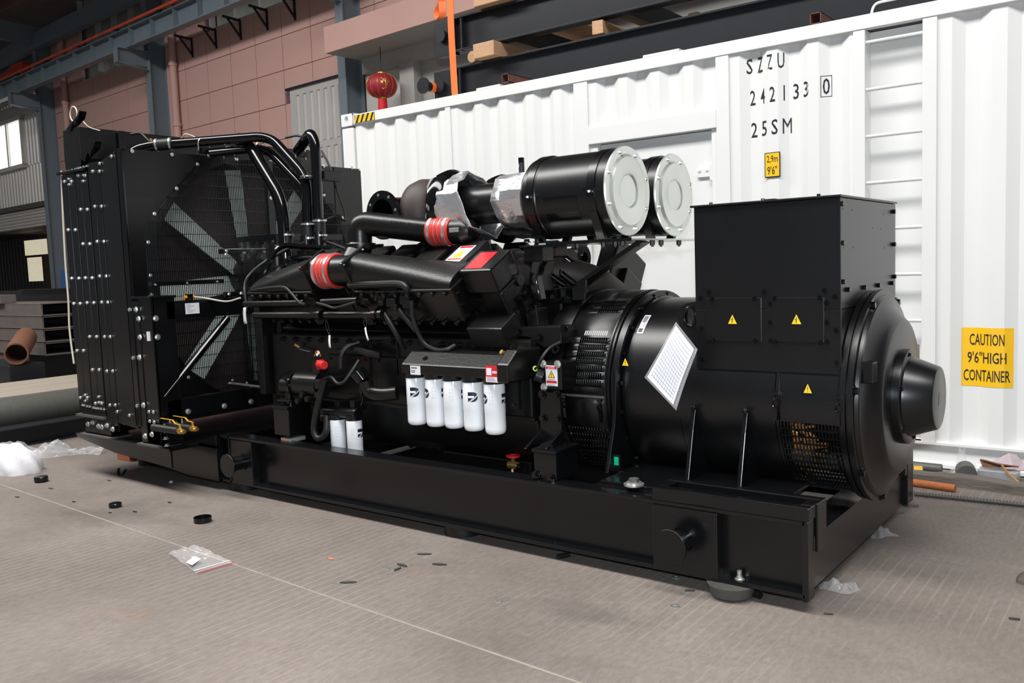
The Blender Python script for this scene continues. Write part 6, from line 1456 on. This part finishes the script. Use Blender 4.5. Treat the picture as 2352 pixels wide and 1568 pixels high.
MB().lathe(c, (0, 0, 1), [(0, 0), (0, .016), (.06, .016), (.062, .013), (.062, 0)], 20).build('bottle_body', 'ink', t); MB().cyl(c+V((0, 0, .058)), c+V((0, 0, .085)), .0165, 20).build('bottle_cap', 'black_gloss', t)
MB().ring(c+V((0, 0, .034)), (0, 0, 1), .0164, .0155, .016, 20, pi*.9, pi*1.9).build('bottle_label', 'lime', t)
# ================================================================ things lying about on the floor
def fl_(px, py, z=0.): return at(px, py, z=z)
rnd = random.Random(21)
# black rubber caps and rings
def cap(px, py, R, h, lab, hollow, grp='black plastic pipe caps on the floor'):
    c = fl_(px, py); c.z = 0
    prof = [(0, R*.8), (.004, R), (h, R), (h, R*.86), (.006, R*.84), (.006, 0), (0, 0)] if hollow else [(0, 0), (0, R*.82), (h*.25, R), (h*.85, R), (h, R*.92), (h, 0)]
    return tag(MB().lathe(c, (0, 0, 1), prof, 32).build('pipe_cap', 'black_paint', None, 30), lab, 'cap', grp)
cap(95, 1106, .046, .040, 'tall glossy black pipe cap near the white cloth bundle', False)
cap(265, 1164, .038, .026, 'small closed black pipe cap on the floor beyond the slab joint', False)
cap(466, 1198, .050, .030, 'open ring-shaped black pipe cap nearest the zip bag', True)
c = fl_(282, 1090); a = [c+V((.045*cos(t), .02*sin(t), .045+.045*sin(t))) for t in [pi+pi*i/12 for i in range(13)]]
tag(ribbon(a, (0, .02, 0), 'rubber', 'rubber_strip', 'curled black rubber strip standing on the floor before the radiator', 'strip'), None)
# clear crumpled film, white cloth
def crumpled(name, lab, cat, cx, cy, L_, W_, H_, ang, mat, seed, n=26, m_=10, fold=5):
    r = random.Random(seed); u = V((cos(ang), sin(ang), 0)); v = V((-sin(ang), cos(ang), 0)); rows = []
    ph = [r.uniform(0, 6) for _ in range(8)]
    for j in range(m_+1):
        t = j/m_; row = []
        for i in range(n+1):
            s = i/n; e = sin(pi*t)**.7*(.35+.65*sin(pi*min(1, s*1.04))**.5)
            h = H_*e*(.45+.35*sin(fold*3*s+ph[0]+2*t)+.2*sin(fold*7*s+ph[1]-5*t)+r.uniform(-.12, .12))
            wob = W_*.12*sin(fold*2.3*s+ph[2]); row.append(V((cx, cy, 0))+u*(L_*(s-.5))+v*(W_*(t-.5)*(.7+.3*sin(4*s+ph[3]))+wob)+V((0, 0, max(.002, h))))
        rows.append(row)
    o = MB().grid(rows).build(name, mat, None, 0 if 'film' in mat else 50)
    return tag(o, lab, cat)
c = fl_(62, 1052)
o = crumpled('plastic_sheet', 'long crumpled sheet of clear plastic film lying before the steel beams', 'plastic film', c.x-.06, c.y+.10, 1.15, .36, .14, .62, 'plastic_film', 4, 44, 12, 6)
c = fl_(2, 1085)
def bundle(c, L_, W_, H_, mat, seed, name, lab, cat):
    r = random.Random(seed); rows = []
    for j in range(15):
        e = pi/2*j/14; row = []
        for i in range(41):
            a = 2*pi*i/40; k = 1+.14*sin(2*a+1)+.07*abs(sin(4*a+3*e))+.06*sin(7*a+2*e)+.05*abs(sin(9*a-5*e))
            row.append(c+V((L_*cos(a)*cos(e)*k, W_*sin(a)*cos(e)*k, H_*sin(e)*(1+.16*sin(3*a+2*e)*cos(e)+.10*abs(sin(6*a+4*e))*cos(e)))))
        rows.append(row)
    return tag(MB().grid(rows).build(name, mat, None, 60), lab, cat)
bundle(V((c.x+.0, c.y+.08, 0)), .24, .17, .20, 'cloth_white', 3, 'cloth_bundle', 'bundle of white cloth lying before the clear plastic film', 'cloth')
# zip bag with label
t = thing('zip_bag', 'flat clear zip bag with a paper label lying on the slab joint', 'plastic bag', fl_(455, 1290))
q = [fl_(386, 1272, .012), fl_(453, 1318, .003), fl_(537, 1293, .003), fl_(452, 1254, .05)]
g = []
for j in range(11):
    v_ = j/10; g.append([(q[0]*(1-u)*(1-v_)+q[1]*u*(1-v_)+q[3]*(1-u)*v_+q[2]*u*v_)+V((0, 0, .012*abs(sin(7*u+9*v_))*(1-u)+.004*sin(13*u+3*v_)**2)) for u in [i/12 for i in range(13)]])
MB().grid(g).build('bag', 'film_bag', t, 0)
MB().bar(q[1]+V((0, 0, .004)), q[2]+V((0, 0, .004)), .004, .002).build('zip_strip', 'sticker_red', t, 0)
MB().bar(q[1]+(q[0]-q[1])*.10+V((0, 0, .006)), q[2]+(q[3]-q[2])*.10+V((0, 0, .006)), .006, .002).build('zip_strip', 'white_paper', t, 0)
lq = [fl_(427, 1291, .022), fl_(441, 1298, .018), fl_(462, 1283, .020), fl_(447, 1277, .024)]
m = MB(); flat(m, *lq); o = m.build('label', 'white_paper', t, 0); o.modifiers.new('s', 'SOLIDIFY').thickness = .001
# little bags by the skid end
for px, py, L_, lab, sd in ((2025, 1228, .14, 'crumpled clear bag on the floor beside the middle of the skid end beam', 7), (1925, 1350, .16, 'crumpled clear bag on the floor beside the near skid corner', 9)):
    c = fl_(px, py); crumpled('plastic_bag', lab, 'plastic bag', c.x, c.y, L_, .12, .05, .6, 'film_bag', sd, 14, 8, 3)['group'] = 'clear bags beside the skid end'
    m = MB(); c2 = fl_(px+12, py+4); m.box(c2.x-.02, c2.x+.02, c2.y-.015, c2.y+.015, .02, .022)
# pads and blocks under the skid
def pad(px, py, y, w_, d, lab, mat='rubber', nm='support_block', grp='pads under the skid'):
    c = at(px, py, y=y); m = MB().box(c.x-w_/2, c.x+w_/2, y-d/2, y+d/2, 0, Z0); return tag(m.build(nm, mat, None, 0, .006), lab, 'block', grp)
c = at(1680, 1350, y=YN+.03)
m = MB(); a_ = [(c.x+.12*cos(t), 0, .0+.0) for t in [0]]
m.lathe((c.x, YN+.03, .0), (0, 0, 1), [(0, 0), (.012, .085), (Z0-.001, .10), (Z0-.001, 0)], 36)
tag(m.build('support_pad', 'dark_metal', None, 30), 'round worn steel pad under the near skid corner', 'pad')
c = fl_(1722, 1372); tag(MB().ring(V((c.x, c.y+.02, .018)), (1, -.3, 0), .018, .012, .045, 18).build('tube_offcut', 'rubber'), 'short black tube offcut beside the round pad', 'tube')
for x, lab in ((-4.9, 'black rubber pad under the skid below the lifting stub by the radiator'), (-3.0, 'black rubber pad under the middle of the near skid beam')):
    tag(MB().cyl((x, YN+.12, 0), (x, YN+.12, Z0-.001), .10, 28).build('support_pad', 'rubber'), lab, 'pad', 'pads under the skid')
for x, lab in ((-4.9, 'black rubber pad under the far skid beam near the radiator'), (-3.0, 'black rubber pad under the middle of the far skid beam'), (-1.4, 'black rubber pad under the far end of the skid')):
    tag(MB().cyl((x, YFAR-.12, 0), (x, YFAR-.12, Z0-.001), .10, 28).build('support_pad', 'rubber'), lab, 'pad', 'pads under the skid')
c = fl_(283, 1057); tag(MB().box(c.x-.09, c.x+.10, c.y, c.y+.1, 0, .075).build('brick', 'brick_red', None, 0, .005), 'red brick on the floor under the radiator platform', 'brick')
c = fl_(330, 1068); tag(MB().cyl((c.x, c.y+.06, 0), (c.x, c.y+.06, .055), .09, 28).build('support_pad', 'rubber'), 'black rubber disc on the floor beside the red brick', 'pad')
# washers, clips, scraps
def washer(px, py, R, lab):
    c = fl_(px, py); tag(MB().ring(V((c.x, c.y, 0)), (0, 0, 1), R, R*.5, .003, 20).build('washer', 'zinc'), lab, 'washer', 'washers dropped on the floor')
washer(1550, 1392, .020, 'large flat washer on the floor before the round pad'); washer(1147, 1380, .014, 'thin bright washer on the floor among the scuffs'); washer(770, 1341, .011, 'small washer beside the dark tie scrap on the joint side'); washer(890, 1305, .011, 'small washer beside the dark clips'); washer(1553, 1326, .018, 'dark rimmed washer at the skid edge')
scr = [(975, 1273, .03, .5), (924, 1299, .028, -.1), (913, 1308, .02, 1.5), (1010, 1297, .03, .35), (800, 1338, .032, .6), (310, 1176, .014, .2), (390, 1155, .012, .3), (251, 1104, .016, .1), (170, 1153, .012, .3), (40, 1142, .014, .4), (117, 1122, .022, .1), (253, 1178, .012, .2), (1585, 1357, .018, .6), (1903, 1411, .015, .4), (2330, 1423, .016, .2), (2322, 1360, .0, 0)]
SCL = ['ridged dark plastic clip lying nearest the skid in the clip cluster', 'straight dark plastic clip beside the two small washers', 'stubby dark plastic clip lying across the straight clip', 'thin dark plastic clip at the alternator side of the clip cluster', 'dark tie scrap lying beside the small washer near the slab joint', 'small dark flake just past the closed black cap', 'small dark square flake between the closed cap and the skid', 'thin dark sliver beside the curled rubber strip', 'tiny dark flake near the slab joint before the closed cap', 'tiny dark flake near the slab joint below the white cloth', 'flat dark leaf-like scrap beside the tall glossy cap', 'tiny dark flake touching the shadow of the closed cap', 'twisted dark wire scrap before the round worn pad', 'thin dark sliver before the bag at the skid corner', 'dark chip on the bare floor well beyond the skid end', '']
for i, (px, py, s, a) in enumerate(scr):
    if not s: continue
    c = fl_(px, py); u = V((cos(a), sin(a), 0)); v = V((-sin(a), cos(a), 0)); m = MB()
    pts = [c+u*s*1.2*x+v*s*.35*y+V((0, 0, .001)) for x, y in ((-1, -.5), (-.2, -1), (.6, -.6), (1, .2), (.3, .9), (-.7, .7))]
    m.prism(pts, (0, 0, .004+.004*rnd.random()))
    tag(m.build('floor_scrap', 'debris', None, 0), SCL[i], 'scrap', 'dark scraps scattered on the floor')
for px, py, mat, lab in ((760, 1285, 'orange_tag', 'small torn orange scrap on the floor before the skid'), (1780, 0, None, '')):
    if mat: c = fl_(px, py); m = MB(); m.prism([c+V((-.02, 0, .001)), c+V((0, -.012, .001)), c+V((.022, .004, .001)), c+V((.0, .008, .001))], (0, 0, .006)); tag(m.build('floor_scrap', mat, None, 0), lab, 'scrap')
c = fl_(393, 1108); tag(MB().cyl(c, c+V((0, 0, .012)), .012, 14).build('plastic_plug', 'white_paper'), 'tiny white plastic plug on the floor beside the platform shadow', 'plug')
c = fl_(1292, 1281); tag(MB().cyl(c+V((-.01, -.03, .012)), c+V((.02, .03, .012)), .012, 14).build('rubber_plug', 'rubber'), 'small black rubber plug at the skid foot', 'plug')
c = fl_(2085, 1160); m = MB(); m.prism([c+V((-.05, .0, .001)), c+V((.0, -.03, .001)), c+V((.06, -.01, .001)), c+V((.02, .02, .001))], (0, 0, .012)); tag(m.build('bark_scrap', 'old_timber', None, 0), 'brown bark scrap beside the far end of the skid', 'scrap')
# bars and timber along the container
def rod(a, b, r, mat, nm, lab, cat): p, q_ = fl_(*a), fl_(*b); p.z = q_.z = r; return tag(MB().cyl(p, q_, r, 16).build(nm, mat), lab, cat)
rod((2030, 1106), (2194, 1130), .022, 'rust_bright', 'rusty_rod', 'bright rusty steel rod lying behind the skid end', 'rod')
p, q_ = fl_(2100, 1139), fl_(2420, 1172); p.z = q_.z = .014; m = MB().cyl(p, q_, .011, 12); d_ = (q_-p).normalized()
for k in range(int((q_-p).length/.016)): m.ring(p+d_*(.016*k), d_+V((0, 0, .4)), .014, .009, .006, 10)
tag(m.build('rebar', 'dark_metal'), 'black ribbed reinforcing bar lying on the floor', 'rebar')
p, q_ = fl_(2010, 1090), fl_(2460, 1148); p.z = q_.z = .0; sec = []; rr = random.Random(8); 
for i in range(25):
    t = i/24; c = p+(q_-p)*t; n_ = V((-(q_-p).y, (q_-p).x, 0)).normalized(); w_ = .052+.008*sin(9*t)+rr.uniform(-.004, .004); h = .062-.010*sin(7*t+1)+rr.uniform(-.004, .004)
    sec.append([c-n_*w_, c-n_*w_*.92+V((0, 0, h*.8)), c-n_*w_*.3+V((0, 0, h)), c+n_*w_*.5+V((0, 0, h*.97)), c+n_*w_+V((0, 0, h*.7)), c+n_*w_])
tag(MB().loft(sec).build('old_sleeper', 'old_timber', None, 30), 'weathered grey timber baulk lying along the container', 'timber')
p, q_ = V((-1.50, 5.90, .031)), V((-1.17, 5.90, .031))
tag(MB().cyl(p, q_, .030, 20).build('steel_pipe', 'dark_metal'), 'dark grey round bar leaning on the floor by the container rail', 'pipe')
c = fl_(2110, 1092); tag(MB().ring(c+V((-.03, 0, .03)), (1, .3, 0), .03, .024, .05, 18, 0, pi*1.3).build('tape_ring', 'yellow_handle'), 'short yellow edged sleeve under the grey round bar', 'sleeve')
c = V((-1.025, 5.83, .058)); ax_ = V((.25, -.96, .0)).normalized()
tag(MB().cyl(c, c+ax_*.12, .055, 32).build('steel_slug', 'dark_metal', None, 30, .003), 'short thick grey steel round lying beside the plate block', 'steel round')
a = fl_(2243, 1106); b = fl_(2341, 1110); m = MB(); a.z = b.z = 0
m.box(-.952, -.742, 5.79, 5.92, 0, .075); tag(m.build('plate_block', 'grey_metal', None, 0, .004), 'pale grey steel block lying on the old timber', 'steel block')
c = at(2262, 1060, y=a.y+.22); crumpled('plastic_bag', 'upright crumpled clear bag behind the thick steel round', 'plastic bag', -1.05, 5.935, .15, .09, .21, .1, 'film_bag', 17, 16, 9, 3)['group'] = 'clear bags beside the skid end'
bag = [o for o in COL.objects if o.get('label', '').startswith('upright crumpled')][0]; bag.location.z = 0
# torn wrapping paper on the block
pp = [(2268, 1064, .10), (2318, 1040, .18), (2335, 1044, .20), (2350, 1062, .18), (2368, 1078, .14), (2330, 1082, .06), (2290, 1072, .06)]
P_ = [at(px, py, y=5.80+d*.75) for px, py, d in pp]; m = MB(); m.prism(P_, (0, .006, -.004)); 
tag(m.build('wrapping_paper', 'mauve_paper', None, 0), 'torn mauve wrapping paper lying over the pale steel block', 'paper')
P_ = [at(px, py, y=5.80+d) for px, py, d in ((2250, 1056, .05), (2262, 1058, .03), (2290, 1066, .01), (2340, 1073, .02), (2258, 1073, .02))]; m = MB(); m.prism(P_, (0, .025, .002)); tag(m.build('wrapping_paper', 'mauve_inside', None, 0), 'brown inner fold of torn wrapping paper under the mauve sheet', 'paper')
tag(MB().tube(smoothpath([at(2300, 1066, y=5.79), at(2315, 1086, y=5.775), at(2335, 1104, y=5.76), at(2370, 1125, y=5.72)]), .006, 8).build('copper_wire', 'copper'), 'twisted copper wire trailing over the pale steel block', 'wire')
bundle(V((fl_(2352, 1335).x+.03, fl_(2352, 1335).y, 0)), .05, .05, .05, 'old_timber', 8, 'stone', 'round brown stone lying alone on the floor beyond the skid end', 'stone')
# ================================================================ stores at the left end
def along(px0, py0, px1, py1, z=0.): return at(px0, py0, z=z), at(px1, py1, z=z)
XL = -7.92
t = thing('steel_beam', 'large black painted steel beam lying on the floor beyond the radiator', 'steel beam', (XL-.12, 6, 0))
m = MB(); m.box(XL-.22, XL, 1.6, 9.0, .0, .012); m.box(XL-.22, XL, 1.6, 9.0, .155, .167); m.box(XL-.118, XL-.104, 1.6, 9.0, .0, .16); m.build('beam', 'dark_steel', t, 0, .002)
p = at(0, 975, x=XL-.30); tag(MB().cyl((XL-.42, 1.7, .245), (XL-.42, 9.0, .245), .14, 36).build('steel_pipe', 'dark_metal'), 'long dark steel pipe lying behind the black beam', 'pipe')
for y in (2.2, 5.5, 8.5): tag(MB().box(XL-.60, XL-.24, y-.05, y+.05, 0, .105).build('dunnage_block', 'old_timber', None, 0, .004), {2.2: 'dark timber block under the long steel pipe behind the white cloth', 5.5: 'dark timber block under the middle of the long steel pipe', 8.5: 'dark timber block under the long steel pipe by the hall wall'}[y], 'timber', 'dunnage under the steel pipe')
z0 = .62
for k in range(3):
    x = XL-.75-k*.42; tag(MB().box(x-.40, x, 1.8, 9.2, .30, .36).build('board', 'pale_board', None, 0, .004), ('pale wide board lying nearest the steel pipe', 'pale wide board in the middle of the three', 'pale wide board farthest from the steel pipe')[k], 'board', 'pale boards beyond the pipe')
for y in (2.4, 5.6, 8.8): tag(MB().box(XL-2.05, XL-.72, y-.06, y+.06, 0, .30).build('trestle_beam', 'dark_steel', None, 0, .004), {2.4: 'dark trestle beam under the pale boards behind the white cloth', 5.6: 'dark trestle beam under the middle of the pale boards', 8.8: 'dark trestle beam under the pale boards by the hall wall'}[y], 'trestle', 'trestles under the pale boards')
# stacked rectangular channels, open ends towards the camera
t0 = at(122, 730, x=-11.2)
for k in range(4):
    p = at(115, 762-28*k, x=-11.6)
    m = MB(); z1 = p.z+.155; y0 = p.y; 
    for q in ((-.40, .0, p.z, p.z+.012), (-.40, .0, z1-.012, z1), (-.40, -.388, p.z, z1), (-.012, 0, p.z, z1)): m.box(-11.6+q[0]-.0, -11.6+q[1], y0-4.0, y0+.0, q[2], q[3])
    # the stack runs along the hall wall: long side seen face on, open end at its right
    m = MB(); ex = -11.55; L_ = 5.0; zz = .47+k*.17
    for q in ((5.2, 5.9, zz, zz+.012), (5.2, 5.9, zz+.148, zz+.160), (5.2, 5.215, zz, zz+.16), (5.885, 5.9, zz, zz+.16)): m.box(ex-L_, ex, q[0], q[1], q[2], q[3])
    tag(m.build('box_section', 'channel_grey', None, 0, .003), ('grey-brown steel box section at the bottom of its stack', 'grey-brown steel box section second in its stack', 'grey-brown steel box section third in its stack', 'grey-brown steel box section on top of its stack')[k], 'steel section', 'stacked box sections beyond the beam')
tag(MB().box(-16.4, -12.6, 5.15, 5.35, 1.143, 1.26).build('box_section', 'channel_grey', None, 0, .003), 'short steel section lying loose on the stacked box sections', 'steel section')
for x in (-16.0, -12.2): tag(MB().box(x-.15, x+.15, 5.22, 5.88, 0, .46).build('rack_post', 'dark_steel', None, 0), 'dark rack post under the open ends of the box sections' if x > -14 else 'dark rack post under the far part of the box sections', 'rack', 'rack under the box sections')
c = at(40, 808, x=-10.6); d_ = V((.88, -.47, -.08)).normalized()
t = thing('rusty_pipe', 'rust-brown large bore pipe resting in front of the stacked sections', 'pipe', c)
MB().lathe(c-d_*1.2, d_, [(0, .10), (0, .125), (1.35, .125), (1.35, .108), (0, .10)], 36).build('pipe_wall', 'rusty', t)
tag(MB().box(c.x-1.2, c.x+.1, c.y-.15, c.y+.25, 0, c.z-.14).build('scrap_crate', 'dark_steel', None, 0, .01), 'dark scrap bin under the rust-brown pipe', 'bin')
# black welded frames behind
t = thing('black_frame', 'long black welded beam frame standing above the stacked sections', 'steel frame', (-13, 6.6, 0))
for nm, pz, h in (('frame_beam', 1.60+.32, .30),): pass
za, zb = at(100, 663, y=6.6).z, at(100, 702, y=6.6).z
xe = at(158, 680, y=6.6).x+1.5; xs_ = at(42, 680, y=6.6).x
m = MB(); m.box(xs_, xe, 6.6, 6.72, zb, zb+.018); m.box(xs_, xe, 6.6, 6.72, za-.018, za); m.box(xs_, xe, 6.66, 6.675, zb, za); m.build('frame_beam', 'dark_steel', t, 0)
MB().box(xs_-6, xs_+.02, 6.75, 6.9, zb-.02, za-.02).build('frame_beam', 'dark_steel', t, 0)
MB().box(xs_, xe, 6.6, 6.72, zb-.09, zb-.075).build('frame_rail', 'zinc', t, 0)
for x in (xs_+.3, xe-.3): MB().box(x-.08, x+.08, 6.62, 6.72, 0, zb).build('frame_leg', 'dark_steel', t, 0)
tag(MB().box(-13.6, -12.4, 5.95, 6.5, 0, .9).build('scrap_heap', 'debris', None, 0, .03), 'dark heap of scrap steel below the black frame', 'scrap')
c = at(143, 650, y=7.6); m = MB(); m.prism([V((c.x-.30, c.y, 0)), V((c.x-.05, c.y, 0)), c+V((.16, 0, .22)), c+V((-.02, 0, .25))], (0, .05, 0)); t = m.build('blue_board', 'blue_tarp', None, 0); tag(t, 'blue board leaning behind the radiator beside the column', 'board')
